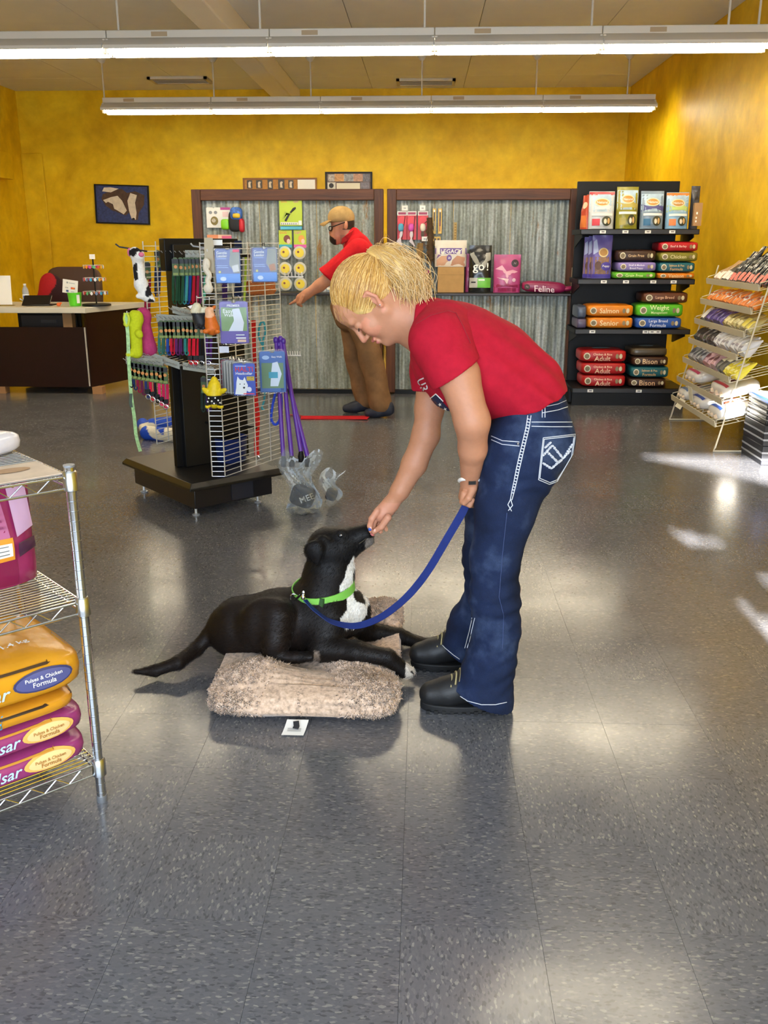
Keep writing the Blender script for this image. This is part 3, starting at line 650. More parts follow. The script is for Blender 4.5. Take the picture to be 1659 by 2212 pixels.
for k, f in enumerate((.06, .19, .34, .49, .62)): 
    c = MB().box(((f-.5)*w+.03, 0.006, h*.66), (0.072+0.014*(k % 2), 0.003, 0.11+0.03*(k in (2, 3)))).build('snapshot', M('#2c2622', 0.4), t)
    gfx(flatS(((f-.5)*w+.03, 0.004, h*.66-.05), (1, 0, 0), (0, 0, 1), (0, -1, 0)), 0.06, 0.09, [('p', [(.2, .1), (.8, .05), (.7, .6), (.9, .9), (.5, 1), (.2, .8)], FURW, 'dog_print')], t)
MB().box((.36*w, 0.006, h*.6), (.24*w, 0.003, h*.62)).build('notice', WHITE, t)
t, w, h, S = wallpic('framed_collage', 'dark framed collage of dog photographs above the partition', 703, 804, 371, 425, BLACK, 0.022)
MB().bb(-w/2+.01, w/2-.01, 0.008, 0.02, 0.01, h-.01).build('mount', M('#5b4a44', 0.5, var=0.4, vs_=25), t); S = flatS((0, 0.008, 0), (1, 0, 0), (0, 0, 1), (0, -1, 0))
gfx(S, w, h, [('r', .06, .2, .62, .9, M('#a99f97', .5, var=.5, vs_=40), 'photo'), ('r', .2, .4, .62, .92, M('#c9935c', .5, var=.4, vs_=40), 'photo'), ('r', .4, .6, .62, .92, M('#8c8f93', .5, var=.5, vs_=40), 'photo'), ('r', .6, .8, .62, .92, M('#b88c74', .5, var=.4, vs_=40), 'photo'), ('r', .8, .95, .6, .92, M('#6d6b76', .5, var=.5, vs_=40), 'photo'),
    ('r', .05, .22, .28, .58, M('#c8c4b8', .5), 'photo'), ('r', .24, .74, .27, .55, M('#d9d2bd', .5), 'caption_card'), ('r', .75, .94, .25, .58, M('#75707c', .5, var=.4, vs_=40), 'photo'), ('e', .13, .45, .05, .1, TXK, 'portrait_print')], t)
# ============================================================ checkout counter
CB = M('#1d0808', 0.35, 0, .3, var=0.15, vs_=12, name='oxblood_laminate'); YC = 8.95
xc = G(208, 848).x; x0 = G(-160, 850).x; zc_ = W(100, 676, YC).z; zt_ = W(100, 664, YC).z
t = thing('checkout_counter', 'dark red checkout counter with a thick white top', 'counter', ((x0+xc)/2, YC, 0)); o = t.location
def cb(n, a, b, c, d, e_, f, m, bev=0): return MB().bb(a-o.x, b-o.x, c-o.y, d-o.y, e_, f).build(n, m, t, bev=bev)
zp = W(100, 707, YC).z; xs = xc+0.42
side = lambda z0, z1: None
cb('front_panel', x0, xc-0.03, YC, YC+0.025, 0.07, zp, CB)
MB().prism([(0, 0.07), (0.94, 0.07), (0.94, zt_-0.04), (0, zt_-0.04)], 0.025, Vector((xc, YC, 0))-o, rot(0, 0, math.radians(70))).build('end_panel', CB, t)
pts = [(x0, YC-0.03), (xc+0.01, YC-0.03), (xc+0.34, YC+0.86), (x0, YC+0.86)]
m = MB(); m.add([Vector((x, y, z))-o for z in (zc_, zt_) for x, y in pts], [(3, 2, 1, 0), (4, 5, 6, 7), (0, 1, 5, 4), (1, 2, 6, 5), (2, 3, 7, 6), (3, 0, 4, 7)]); m.build('counter_top', M('#c9c5b6', 0.35, name='white_laminate'), t, bev=0.004)
cb('corner_trim', xc-0.028, xc-0.016, YC-0.006, YC+0.02, 0.08, zp, M('#b9b2a6', .4)); cb('wood_stud', xc-0.25, xc-0.16, YC+0.05, YC+0.14, zp-0.02, zc_, M('#8a6a45', .7)); cb('wood_stud', x0+.4, x0+.49, YC+0.05, YC+0.14, zp-0.02, zc_, M('#8a6a45', .7))
for px_ in (215, 3): q = G(px_, 850); cb('wood_foot', q.x-0.055, q.x+0.045, YC+0.004, YC+0.10, 0.0, 0.07, M('#9a6f45', 0.7, name='raw_pine'))
ZCT = zt_+0.001
# things on the counter
def onc(px_, Y): return W(px_, 660, Y).x
t = thing('sign_holder', 'clear upright holder with a white sheet on the counter', 'sign', (onc(4, 9.15), 9.15, ZCT), 0.1); 
MB().box((0, 0, 0.004), (0.24, 0.09, 0.008)).build('base', CLEAR, t); c = MB().box((0, 0.01, 0.15), (0.21, 0.006, 0.28), rot(-.12)).build('sheet', WHITE, t)
gfx(flatS((0, 0.022, 0.02), (1, 0, 0), (0, .12, .99), (0, -.99, .12)), .2, .27, [('e', .62, .32, .1, .06, M('#8a8d90', .6), 'logo')], t)
t = thing('water_bottle', 'clear plastic water bottle with a blue and white label', 'bottle', (onc(58, 9.35), 9.35, ZCT))
MB().lathe([(0.028, 0), (0.032, 0.01), (0.032, 0.13), (0.026, 0.155), (0.013, 0.18), (0.013, 0.19)], 20).build('bottle_body', M('#b9c2c8', .1, alpha=.6), t); MB().lathe([(0.0325, 0.05), (0.0328, 0.052), (0.0328, 0.10), (0.0325, 0.102)], 20).build('label_band', M('#dfe4ea', .4), t); MB().box((0, -.0335, .075), (.022, .002, .03)).build('label_print', M('#2b3f9c', .4), t); MB().lathe([(0.014, 0.188), (0.014, 0.205)], 16).build('cap', WHITE, t)
t = thing('card_terminal', 'black tablet till on a low stand at the counter', 'terminal', (onc(82, 9.2), 9.2, ZCT), 0.1)
MB().box((0.02, 0.05, .006), (.26, .16, .012)).build('stand', BLACK, t); MB().box((0, -.01, .05), (.27, .012, .16), rot(-1.0)).build('screen_slab', BLACKG, t, bev=.004); MB().rod((0, .03, .012), (0, 0, .05), .02).build('neck', BLACK, t); MB().tube([(-.14, .05, .03), (-.16, .0, .06), (-.165, -.01, .066)], .006).build('cable', WHITE, t)
t = thing('green_bucket', 'lime green tapered bucket holding a payment card sign', 'bucket', (onc(163, 9.15), 9.15, ZCT))
MB().lathe([(0.052, 0), (0.055, .002), (0.068, .125), (0.071, .13), (0.066, .13), (0.053, .006), (.01, .005)], 28).build('bucket', M('#5fd02a', .35), t); MB().box((.052, -.05, .07), (.03, .002, .08), rot(0, 0, .75)).build('paper_tag', WHITE, t)
t2 = thing('payment_sign', 'white card with payment logos standing in the green bucket', 'sign', (onc(155, 9.15), 9.13, ZCT+.122), 0, None, (0, .14, 0)); 
MB().bb(-.075, .075, 0, .003, 0, .13).build('card', WHITE, t2); gfx(flatS((0, 0, 0), (1, 0, 0), (0, 0, 1), (0, -1, 0)), .15, .13, [('e', .3, .78, .06, .07, M('#9aa0a4', .5), 'logo'), ('r', .4, .8, .74, .80, M('#b9bcbe', .5), 'print_line'), ('t', 'VISA', .28, .4, .22, M('#555c70', .5)), ('r', .56, .82, .34, .48, M('#d2452b', .5), 'logo'), ('e', .72, .41, .06, .07, M('#e08a2a', .5), 'logo'), ('r', .26, .42, .1, .24, M('#33568f', .5), 'logo'), ('r', .58, .8, .1, .2, M('#c9ccd0', .5), 'logo')], t2)
t = thing('key_tag_spinner', 'black spinner stand with three rings of colourful tags', 'display stand', (onc(209, 9.2), 9.2, ZCT))
MB().lathe([(.14, 0), (.14, .016), (.13, .02)], 28).build('base', BLACK, t); MB().rod((0, 0, .02), (0, 0, .46), .008).build('pole', BLACK, t); MB().box((0, -.012, .47), (.055, .003, .045)).build('header_card', WHITE, t)
tagc = ['#3fa7d6', '#e8e8ee', '#d64545', '#f08a24', '#c94fa0', '#6a7fb0', '#e8b53f', '#54b07a']
for ring, (z, r_) in enumerate(((.37, .10), (.25, .11), (.12, .12))):
    MB().tube([(r_*.9*math.cos(a), r_*.9*math.sin(a), z+.02) for a in [k*math.pi/10 for k in range(20)]], .002, 5, True).build('ring', STEEL, t)
    for k in range(16):
        a = 2*math.pi*k/16; c_ = tagc[(k*3+ring*2+rnd.randrange(3)) % 8]; R = rot(0, 0, a+math.pi/2)
        MB().prism([(0, 0), (.012, -.012), (.012, -.026), (0, -.036), (-.012, -.026), (-.012, -.012)], .004, (r_*math.cos(a), r_*math.sin(a), z+.022), R).build('hanging_tag', M(c_, .35), t)
t = thing('toy_squeaker', 'tiny orange rubber toy on the counter top', 'toy', (onc(127, 9.1), 9.1, ZCT)); MB().sell((0, 0, .018), (.04, .03, .036), .8, .8, 12, 8).build('toy_body', M('#e8692a', .5), t); MB().sell((.022, 0, .03), (.02, .02, .02), 1, 1, 10, 6).build('toy_head', M('#e8692a', .5), t)
# chair, jacket and box behind the counter
t = thing('office_chair', 'brown high backed office chair behind the counter', 'chair', (onc(150, 10.2), 10.2, 0))
MB().sell((0, .2, .88), (.62, .12, .62), .4, .35, 28, 12, rot(-.12)).build('backrest', M('#4a2f20', .6), t); MB().sell((0, -.05, .5), (.56, .5, .14), .5, .4, 24, 10).build('seat', M('#2c211c', .6), t); MB().rod((0, 0, .1), (0, 0, .45), .03, 10).build('column', BLACK, t)
for k in range(5): a = k*2*math.pi/5; MB().tube([(0, 0, .1), (.3*math.cos(a), .3*math.sin(a), .055)], [.025, .018]).build('foot', BLACK, t); MB().lathe([(.025, -.0), (.028, .02), (.02, .05)], 12, c=(.3*math.cos(a), .3*math.sin(a), 0.0)).build('caster', BLACK, t)
t = thing('red_jacket', 'red and black jacket slung over the office chair', 'jacket', (onc(118, 10.0), 10.02, .48))
P_, Q_ = sdf_mesh([cone((onc(100, 10)-.05, 10.0, .70), (onc(112, 10), 10.02, 1.02), .13, .08, .06, (0, 1, 0), .5), cone((onc(112, 10), 10.02, 1.02), (onc(145, 10), 10.02, .9), .09, .11, .06, (0, 1, 0), .5), cone((onc(140, 10), 10.0, .85), (onc(152, 10), 10, .67), .1, .08, .05, (0, 1, 0), .5)], .012)
np_build('jacket_cloth', [(P_, Q_)], colmat('jacket_fabric', .7, .3, 60, .3), t, lambda P: np.where((npn(P, 9, 3) > .1)[:, None], np.array(lin('#a3121c')[:3]), np.array(lin('#2b0c14')[:3])))
t = thing('storage_drawer', 'black storage drawer unit under the counter', 'drawer unit', (onc(112, 9.5), 9.5, 0)); MB().bb(-.33, .33, -.1, .3, .02, .8).build('case', BLACK, t, bev=.01); MB().bb(-.29, .29, -.112, -.1, .55, .74).build('drawer', M('#26262b', .4), t, bev=.006); MB().bb(-.08, .08, -.125, -.112, .66, .69).build('drawer_handle', M('#3d3d42', .35), t)
MB().bb(-.29, .29, -.112, -.1, .3, .5).build('drawer', M('#26262b', .4), t, bev=.006)
# ============================================================ goods on the tin partitions
YP = YU+0.02
def hook(Y0, Y1, x, z, parent=None): pass
LIME = M('#b9cf2a', .4); GREENP = M('#74b52c', .4); ORANGE = M('#e2702a', .4); PINK = M('#d9479a', .4); TEAL = M('#3aa0b4', .4); REDP = M('#c9232c', .4); YEL = M('#e8d23a', .4); GREYP = M('#8c8f94', .4)
card('bell_pack', 'white card with a silver bell hung on the tin partition', 'pet supply', 447, 476, 448, 492, YP, WHITE, [('e', .3, .75, .12, .08, GREYP), ('e', .65, .75, .12, .08, GREYP), ('e', .55, .34, .26, .22, M('#9a8a5a', .25, .9), 'bell'), ('e', .5, .36, .14, .1, M('#e8e4d8', .2, .9), 'bell')], .05)
t = card('clip_pack', 'white and magenta card with a green pouch below it', 'pet supply', 477, 497, 448, 478, YP, WHITE, [('r', 0, 1, .82, 1, M('#b03a8a', .4)), ('r', .2, .8, .3, .7, M('#e8c9c9', .5))], .012)
h_ = .1; MB().sell((0, -.02, -.03), (.085, .06, .1), .5, .5, 18, 10).build('green_pouch', M('#79c41c', .35), t)
t = thing('treat_pouch', 'black red and blue patterned treat pouch on the tin partition', 'pouch', (W(514, 501, YP).x, YP-.03, W(514, 501, YP).z))
MB().sell((-.02, 0, .1), (.12, .07, .2), .6, .5, 20, 12).build('pouch_body', M('#16161a', .6), t); MB().sell((.05, -.01, .06), (.05, .075, .13), .6, .5, 16, 10).build('side_pocket', M('#c21a2c', .5), t); MB().sell((0, -.012, .17), (.12, .07, .12), .6, .5, 20, 10).build('patterned_flap', M('#3a68b8', .5, var=.9, vs_=30), t); MB().sell((.005, -.02, .15), (.08, .07, .05), .6, .5, 16, 10).build('yellow_trim', M('#d9b62a', .5), t)
card('header_label', 'small pink and orange label card low on the tin partition', 'label', 448, 500, 507, 520, YP, M('#e3b9a2', .5), [('r', 0, .45, 0, 1, M('#d98c62', .5)), ('r', .6, 1, .3, .8, M('#d35c86', .5))], .004, tab=False)
card('toothbrush_poster', 'lime green poster with a black bone brush and comb', 'poster', 604, 652, 431, 488, YP, LIME, [('t', 'DOG', .22, .92, .24, ORANGE), ('t', 'CAT', .74, .92, .22, PINK), ('p', [(.22, .2), (.3, .16), (.36, .3), (.62, .6), (.74, .66), (.72, .72), (.6, .68), (.32, .36)], TXK, 'bone_print'), ('p', [(.12, .25), (.2, .28), (.3, .5), (.5, .45), (.5, .5), (.25, .55)], M('#a5bb3a', .5)), ('r', .05, .82, .04, .14, WHITE, 'comb_print')]+[('r', .08+.09*k, .11+.09*k, .05, .11, M('#4f6d70', .5), 'comb_tooth') for k in range(8)]+[('r', .84, .98, .03, .2, TXW, 'price_patch')], .006, tab=False)
t = card('shelf_strip', 'turquoise price strip under the lime poster', 'label', 606, 652, 489, 496, YP-.02, M('#54b4cf', .4), [], .03, tab=False)
for i, (xa, xb, c1, c2) in enumerate(((603, 630, ORANGE, TEAL), (635, 661, PINK, M('#d85aa6', .4)))):
    card('treat_cup_header', ('lime header card with orange lettering over a column of round treat cups', 'lime header card with pink lettering over a column of round treat cups')[i], 'sign', xa, xb, 497, 535, YP, LIME, [('t', 'DOG' if i == 0 else 'CAT', .35, .85, .5, c1), ('e', .62, .5, .26, .22, M('#7a4632' if i == 0 else '#e0a04a', .5), 'animal_print'), ('e', .74, .36, .14, .14, M('#e8c9b8', .5), 'animal_print'), ('r', 0, 1, 0, .18, c2)], .006, tab=False)
    for k, cy in enumerate((546, 580, 613)):
        c = W((xa+xb)/2+k*1.0, cy, YP); t = thing('treat_cup', ('top', 'middle', 'bottom')[k]+(' round treat cup in the column under the orange lettered card', ' round treat cup in the column under the pink lettered card')[i], 'container', (c.x, YP-.005, c.z), 0, 'round treat cups on the tin partition', (math.radians(90), 0, 0))
        MB().lathe([(.045, -.05), (.055, -.03), (.057, .02), (.063, .024), (.063, .034), (.057, .036)], 26).build('cup', M('#dedccb', .15, alpha=.85), t); MB().lathe([(.044, .0355), (.044, .038), (.043, .039)], 24).build('label_disc', YEL, t)
        MB().lathe([(.011, .0385), (.011, .0405)], 14, c=(-.012, .008, 0)).build('label_print', M('#8a4a3a', .5), t); MB().lathe([(.05, -.048), (.051, -.03), (.052, -.01)], 20).build('treats', M('#6b5a35', .8), t)
    x_ = W((xa+xb)/2, 560, YP).x; 
for (xa, xb, c_) in ((690, 704, '#c8ccd0'), (705, 716, '#8b97a5'), (680, 690, '#9aa58f')): card('sachet', 'small '+{'#c8ccd0': 'white', '#8b97a5': 'blue grey', '#9aa58f': 'green grey'}[c_]+' sachet on the ledge by the man', 'packet', xa, xb, 614, 631, 9.2, foil(c_), [('r', .1, .9, .3, .6, TXW)], .02, tab=False)
# right partition: cat toys and brushes
for i, (xa, xb, dc, lab) in enumerate(((858, 879, '#58a9c9', 'red cat toy card with a blue feathered mouse'), (879, 900, '#d456b4', 'red cat toy card with a magenta and white feather toy'), (902, 925, '#e3d9c6', 'red cat toy card with a cream mouse toy'))):
    t = card('cat_toy', lab, 'cat toy', xa, xb, 456, 518, YP, M('#c5222b', .4), [('r', 0, 1, .85, 1, WHITE), ('r', .1, .9, .88, .96, M('#b0486a', .5)), ('e', .5, .6, .45, .22, M('#d8343c', .4))], .008)
    MB().sell((-.01+.005*i, -.03, .115), (.055, .04, .075), .8, .8, 16, 10).build('plush_mouse', M(dc, .8), t)
    for k in range(5): 
        a = -1.2-.25*k-(.5 if i == 0 else 0); MB().ribbon(spline([(0, -.03, .09), (.02*math.cos(a), -.035, .04), (-.02+.012*k-(.03 if i == 0 else 0), -.03, -.02-.01*k)], 4), .012, (1, 0, 0), .0015).build('feather', M('#cfc4cc' if i < 2 else '#5c4a3d', .7), t)
    if i < 2: MB().rod((.03, -.02, .22), (-.04+.03*i, -.02, -.28), .0035).build('wand', BLACK, t)
for xa, xb, ya, yb, lab in ((868, 881, 444, 455, 'small white price flag above the first cat toys'), (907, 919, 444, 455, 'small white price flag above the cream mouse toy'), (911, 924, 511, 521, 'small white price flag over the lower furry toy')): card('price_flag', lab, 'label', xa, xb, ya, yb, YP-.07, WHITE, [('r', .3, .7, .35, .6, M('#999c9f', .5))], .003, tab=False)
for xa, xb, lab in ((934, 942, 'slim yellow card with a steel comb, beside the furry toy'), (946, 955, 'slim yellow card with a red and black brush')): card('brush_pack', lab, 'grooming brush', xa, xb, 450, 505, YP, M('#d9b45a', .5), [('r', .3, .7, .3, .85, M('#3b3430', .4)), ('r', .4, .6, .1, .5, M('#8a2f2a' if xa > 940 else '#9a9a94', .4)), ('e', .5, .9, .25, .05, TXW)], .02)
card('brush_pack', 'lower yellow card of a brush behind the boxed bag', 'grooming brush', 934, 952, 511, 530, YP, M('#d9b45a', .5), [('r', .2, .45, .1, .8, M('#5a4a34', .4)), ('r', .6, .85, .1, .8, M('#5a4a34', .4))], .02)
card('wood_stick', 'lone pale wooden stick toy on the tin partition', 'toy', 980, 987, 480, 520, YP, M('#b79a5e', .7), [('r', .25, .75, .1+.15*k, .16+.15*k, M('#8a6b36', .6)) for k in range(6)], .015)
def furry(px0, py0, px1, py1, c1, c2, label, seed):
    a, b = W(px0, py0, YP-.05), W(px1, py1, YP-.05); t = thing('fur_toy', label, 'cat toy', (b.x, YP-.05, b.z)); m = MB(); r = random.Random(seed)
    for k in range(90):
        f = r.random(); p = a.lerp(b, f)-Vector(t.location); q = p+Vector((r.uniform(-.05, .05), r.uniform(-.03, .0), r.uniform(-.10, -.02))); m.tube([p+Vector((r.uniform(-.02, .02), 0, 0)), (p+q)/2+Vector((r.uniform(-.02, .02), 0, 0)), q], [.009, .007, .002], 4)
    stuff(m.build('fur_strands', M(c1, .9, var=.5, vs_=25), t)); MB().tube([a-Vector(t.location), b-Vector(t.location)], [.03, .035], 8).build('fur_body', M(c2, .9, var=.3, vs_=30), t)
furry(928, 470, 930, 560, '#5d4426', '#4a361f', 'long brown fur tail toy hanging from the tin partition', 1)
furry(908, 525, 905, 590, '#a98d5b', '#8c6c3f', 'sandy and brown furry toy hanging behind the ponytail', 2)
YLg = 9.2; ZLG = ZL+.001
def bagpx(px0, px1, py0, py1, Y, zb, mat, items, label, d=.07, name='food_bag', cat='bag', rz=0.0, lean=.06, band=None, group=None, seed=0):
    a, b = W(px0, py1, Y), W(px1, py0, Y); return pouch(name, label, cat, ((a.x+b.x)/2, Y, zb+.001), b.x-a.x, b.z-zb, d, mat, items, rz, lean, group, band, seed)
bagpx(893, 915, 588, 634, 9.22, ZLG, foil('#d9c62a'), [('e', .3, .78, .36, .16, M('#eae6d4', .5)), ('e', .4, .42, .25, .14, M('#c2566a', .5)), ('r', .6, .95, .2, .9, M('#cdb21f', .4))], 'small yellow treat bag with a white round seal on the ledge', .06)
bagpx(912, 931, 580, 632, 9.30, ZLG, foil('#2a1a1c'), [('e', .6, .85, .3, .1, M('#8a2f4f', .4)), ('e', .4, .4, .3, .2, M('#5a4a2f', .5))], 'small dark brown treat bag behind the yellow one', .06)
# carton and the bag that stands on it
a, b = W(945, 632, 9.17), W(1003, 577, 9.17); t = thing('cardboard_box', 'plain cardboard box on the partition ledge', 'box', ((a.x+b.x)/2, 9.24, ZLG)); bw, bh = b.x-a.x, b.z-ZLG
MB().box((0, 0, bh/2), (bw, .15, bh)).build('carton', M('#b08a55', .8, var=.08, vs_=15), t, bev=.003); MB().bb(-bw/2, bw/2, -.0765, -.075, bh*.69, bh*.70).build('flap_seam', M('#7d5f38', .8), t)
a2, b2 = W(939, 578, 9.2), W(1009, 519, 9.2)
pouch('treat_bag', 'white and purple resealable bag standing on the cardboard box', 'bag', ((a2.x+b2.x)/2, 9.24, ZLG+bh+.001), b2.x-a2.x, b2.z-ZLG-bh, .09, foil('#d9d2c6'), [('r', 0.01, .99, .48, .7, M('#5a3a8e', .35)), ('t', 'LEGACY', .52, .58, .66, TXW), ('p', [(.05, .02), (.3, .05), (.45, .25), (.4, .42), (.2, .4), (.06, .25)], M('#c69a7d', .5), 'treat_print'), ('p', [(.5, .04), (.95, .02), (.95, .35), (.7, .42), (.55, .25)], M('#b98a6e', .5), 'treat_print'), ('p', [(.05, .3), (.2, .45), (.1, .46)], M('#8b6b9e', .5)), ('e', .45, .33, .08, .12, M('#5a3a8e', .35)), ('t', '25', .45, .33, .08, TXW)], 0, .04)
bagpx(1004, 1018, 548, 634, 9.28, ZLG, foil('#a03f6e'), [('e', .6, .6, .2, .05, M('#d98ab0', .4))], 'narrow pink food bag half hidden behind the black one', .06, lean=.03)
bagpx(1012, 1063, 530, 632, 9.2, ZLG, foil('#1d1d1c', .2), [('p', [(.02, .82), (.2, .86), (.5, .6), (.35, .52), (.05, .78)], M('#8d8c84', .3)), ('p', [(.95, .85), (.75, .84), (.55, .6), (.7, .52), (.96, .7)], M('#a09f96', .3)), ('t', 'go', .42, .5, .52, TXW), ('t', '!', .82, .55, .07, TXW), ('r', .02, .38, .1, .31, M('#b9b6ac', .4)), ('r', .38, .98, .1, .31, M('#72c14a', .4)), ('r', .1, .3, .2, .23, TXK), ('r', .42, .7, .25, .28, TXW)], 'black pouch of pet food reading go with a green band', .09, lean=.04, group=None)
MAG = foil('#b2487f'); DMAG = M('#8c1a4b', .35)
bagpx(1065, 1126, 550, 637, 9.17, ZLG, MAG, [('r', .02, .98, .02, .12, DMAG), ('p', [(.0, .18), (.15, .22), (.3, .16), (.5, .25), (.7, .18), (.98, .22), (.98, .12), (.02, .12)], DMAG), ('p', [(.05, .62), (.3, .72), (.55, .45), (.9, .55), (.7, .6), (.5, .36), (.3, .6)], M('#e3a9b9', .35)), ('p', [(.1, .4), (.4, .32), (.5, .22), (.56, .36)], M('#e9bfc6', .35)), ('e', .78, .77, .14, .1, M('#2b1a24', .4)), ('t', 'N', .78, .77, .1, M('#9a8a94', .4), 0, .3), ('e', .75, .33, .07, .05, M('#e0b6c4', .4))], 'pink pouch of pet food with a black round emblem', .07, lean=.04)
t = thing('food_bag', 'maroon bag marked Feline lying flat along the ledge', 'bag', (W(1178, 630, 9.16).x, 9.17, ZLG)); fw_ = W(1232, 630, 9.16).x-W(1122, 630, 9.16).x
m = MB(); m.sell((-.02, 0, .055), (fw_*.86, .16, .11), .6, .35, 28, 12, rot(0, .05)); m.build('bag', foil('#8f1e4d'), t, sharp=70); MB().sell((fw_*.44, .0, .04), (.11, .13, .05), .9, .6, 18, 8, rot(0, -.15)).build('crimped_end', foil('#a02458'), t)
S = flatS((-.02, -.083, .05), (1, 0, -.05), (0, .25, .96), (0, -1, .2)); dec_text(lift(S, .004), 'Feline', .0, -.012, .19, 0, M('#e8c9d4', .4), t); dec_ell(lift(S, .004), -.165, .0, .026, .026, M('#231a1e', .4), t); dec_text(lift(S, .0055), 'N', -.165, 0, .02, 0, M('#9a8a94', .4), t)
card('small_pouch', 'small cream pouch with a picture of puppies at the ledge end', 'bag', 1233, 1252, 578, 634, 9.16, foil('#b9a88c'), [('e', .5, .78, .35, .14, M('#c9a9b4', .5)), ('p', [(.1, .2), (.9, .2), (.8, .5), (.5, .55), (.2, .45)], M('#e3dccb', .5), 'puppy_print'), ('e', .4, .35, .08, .05, TXK)], .03, tab=False)
card('orange_carton', 'narrow orange carton behind the cream puppy pouch', 'box', 1241, 1250, 560, 580, 9.32, M('#e0802a', .5), [('r', .1, .9, .6, .9, M('#e9c46a', .5))], .04, tab=False)
# ============================================================ black gondola shelving with food bags
YS0, YS1 = 8.52, 9.02; sx0, sx1 = W(1254, 493, YS0).x, W(1512, 493, YS0).x
t = thing('gondola_shelf', 'black metal gondola shelving stacked with pet food bags', 'shelf', ((sx0+sx1)/2, YS1, 0)); hw = (sx1-sx0)/2
ztop = W(1300, 392, YS1).z
MB().bb(-hw+.03, hw-.08, -.02, .02, 0, ztop).build('back_panel', BLACK, t, bev=.004)
SHY = [W(1300, y, YS0).z for y in (495, 603, 711)]; SHY = SHY+[W(1300, 838, YS0-.02).z]
for k, z in enumerate(SHY):
    d = (YS1-YS0) if k < 3 else (YS1-YS0+.04)
    s = MB().bb(-hw, hw, -d, -.02, z-.045, z).build('shelf' if k < 3 else 'base_deck', BLACK, t, bev=.004)
    MB().bb(-hw+.01, hw-.01, -d-.006, -d, z-.04, z-.006).build('price_channel', M('#26262a', .3), s)
    for px_ in ((1296, 1344, 1392, 1444), (1305, 1353, 1412, 1456), (1287, 1404, 1418, 1431), (1289, 1397))[k]:
        c = W(px_, 600, YS0-.01).x-t.location.x; pl_ = MB().bb(c-.026, c+.026, -d-.009, -d-.006, z-.036, z-.010).build('price_tag', WHITE, s); MB().bb(c-.012, c+.014, -d-.0105, -d-.009, z-.027, z-.017).build('price_print', M('#6b6b6b', .5), s)
for s_ in (-1, 1): MB().bb(s_*hw-.012, s_*hw+.012, -.45, .0, .02, .14).build('side_foot', BLACK, t)
MB().bb(-hw+.01, hw-.01, -(YS1-YS0)-.02, -(YS1-YS0)+.01, 0, SHY[3]-.045).build('kick_plate', BLACK, t)
for s_ in (-1, 1):
    for k in range(3): MB().prism([(0, SHY[k]-.045), (0, SHY[k]-.16), (.03, SHY[k]-.16), (.42, SHY[k]-.07), (.42, SHY[k]-.045)], .008, (s_*(hw-.03), 0, 0), rot(0, 0, -math.pi/2)).build('bracket', BLACK, t)
def sbag(px0, px1, py0, k, base, accent, badge, label, d=.09, extra=(), band=None, Yb=YS0+.12, lean=.1):
    items = [('r', .02, .98, .45, .92, M('#a9c3d6', .4, var=.3, vs_=8)), ('p', [(.02, .45), (.98, .45), (.98, .6), (.7, .66), (.3, .58), (.02, .64)], M(accent, .4)), ('e', .5, .7, .3, .11, M('#e8dcb4', .35)), ('e', .5, .7, .25, .085, M('#c28a3a', .35)), ('t', 'Natural', .5, .7, .42, TXW), ('r', .12, .42, .08, .26, M(badge, .4)), ('e', .68, .2, .19, .13, M('#3b3d2a', .4)), ('e', .63, .19, .06, .07, FURW), ('e', .76, .2, .05, .08, M('#c9a36a', .5)), ('r', .1, .9, .34, .40, TXW)]+list(extra)
    return bagpx(px0, px1, py0, 492, Yb, SHY[k], foil(base), items, label, d, lean=lean, band=band, seed=px0)
sbag(1270, 1330, 413, 0, '#c9cdd0', '#c9d4da', '#c8242c', 'red topped white pet food pouch on the top gondola shelf', band=foil('#b32430'))
sbag(1329, 1382, 403, 0, '#8f8a2c', '#b5a552', '#a89a3c', 'olive green pet food pouch on the top gondola shelf')
sbag(1381, 1437, 412, 0, '#7f93a6', '#4a4a86', '#1f5f86', 'navy and sage pet food pouch on the top gondola shelf')
sbag(1436, 1491, 415, 0, '#8cb4cf', '#b7cc72', '#e07a26', 'orange topped sky blue pet food pouch on the top gondola shelf', band=foil('#e0802a'))
for k in range(3): bagpx(1250+7*k, 1279+7*k, 422-2*k, 492, YS0+.2, SHY[0], foil(('#c2472a', '#b5402a', '#c9502e')[k]), [('r', .1, .9, .05, .4, M('#d97a3a', .4)), ('e', .5, .7, .3, .1, M('#d8c9a6', .4))], 'orange red pouch turned edge on at the end of the top gondola shelf', .05, rz=-1.0, group='edge on orange red pouches')
bagpx(1487, 1514, 402, 492, YS0+.22, SHY[0], foil('#4a4c55', .25), [('p', [(.1, .9), (.9, .95), (.8, .7), (.2, .6)], M('#22232a', .3)), ('r', .2, .8, .3, .55, M('#77808c', .3))], 'crumpled grey and black pouch at the wall end of the gondola', .09, lean=.02)
card('kraft_packet', 'kraft brown packet with white dots in front of the grey pouch', 'packet', 1497, 1519, 438, 488, YS0+.05, M('#a9835a', .7), [('e', .3, .2, .1, .05, TXW), ('e', .3, .35, .1, .05, TXW), ('r', .25, .45, .5, .6, TXW)], .05, tab=False)
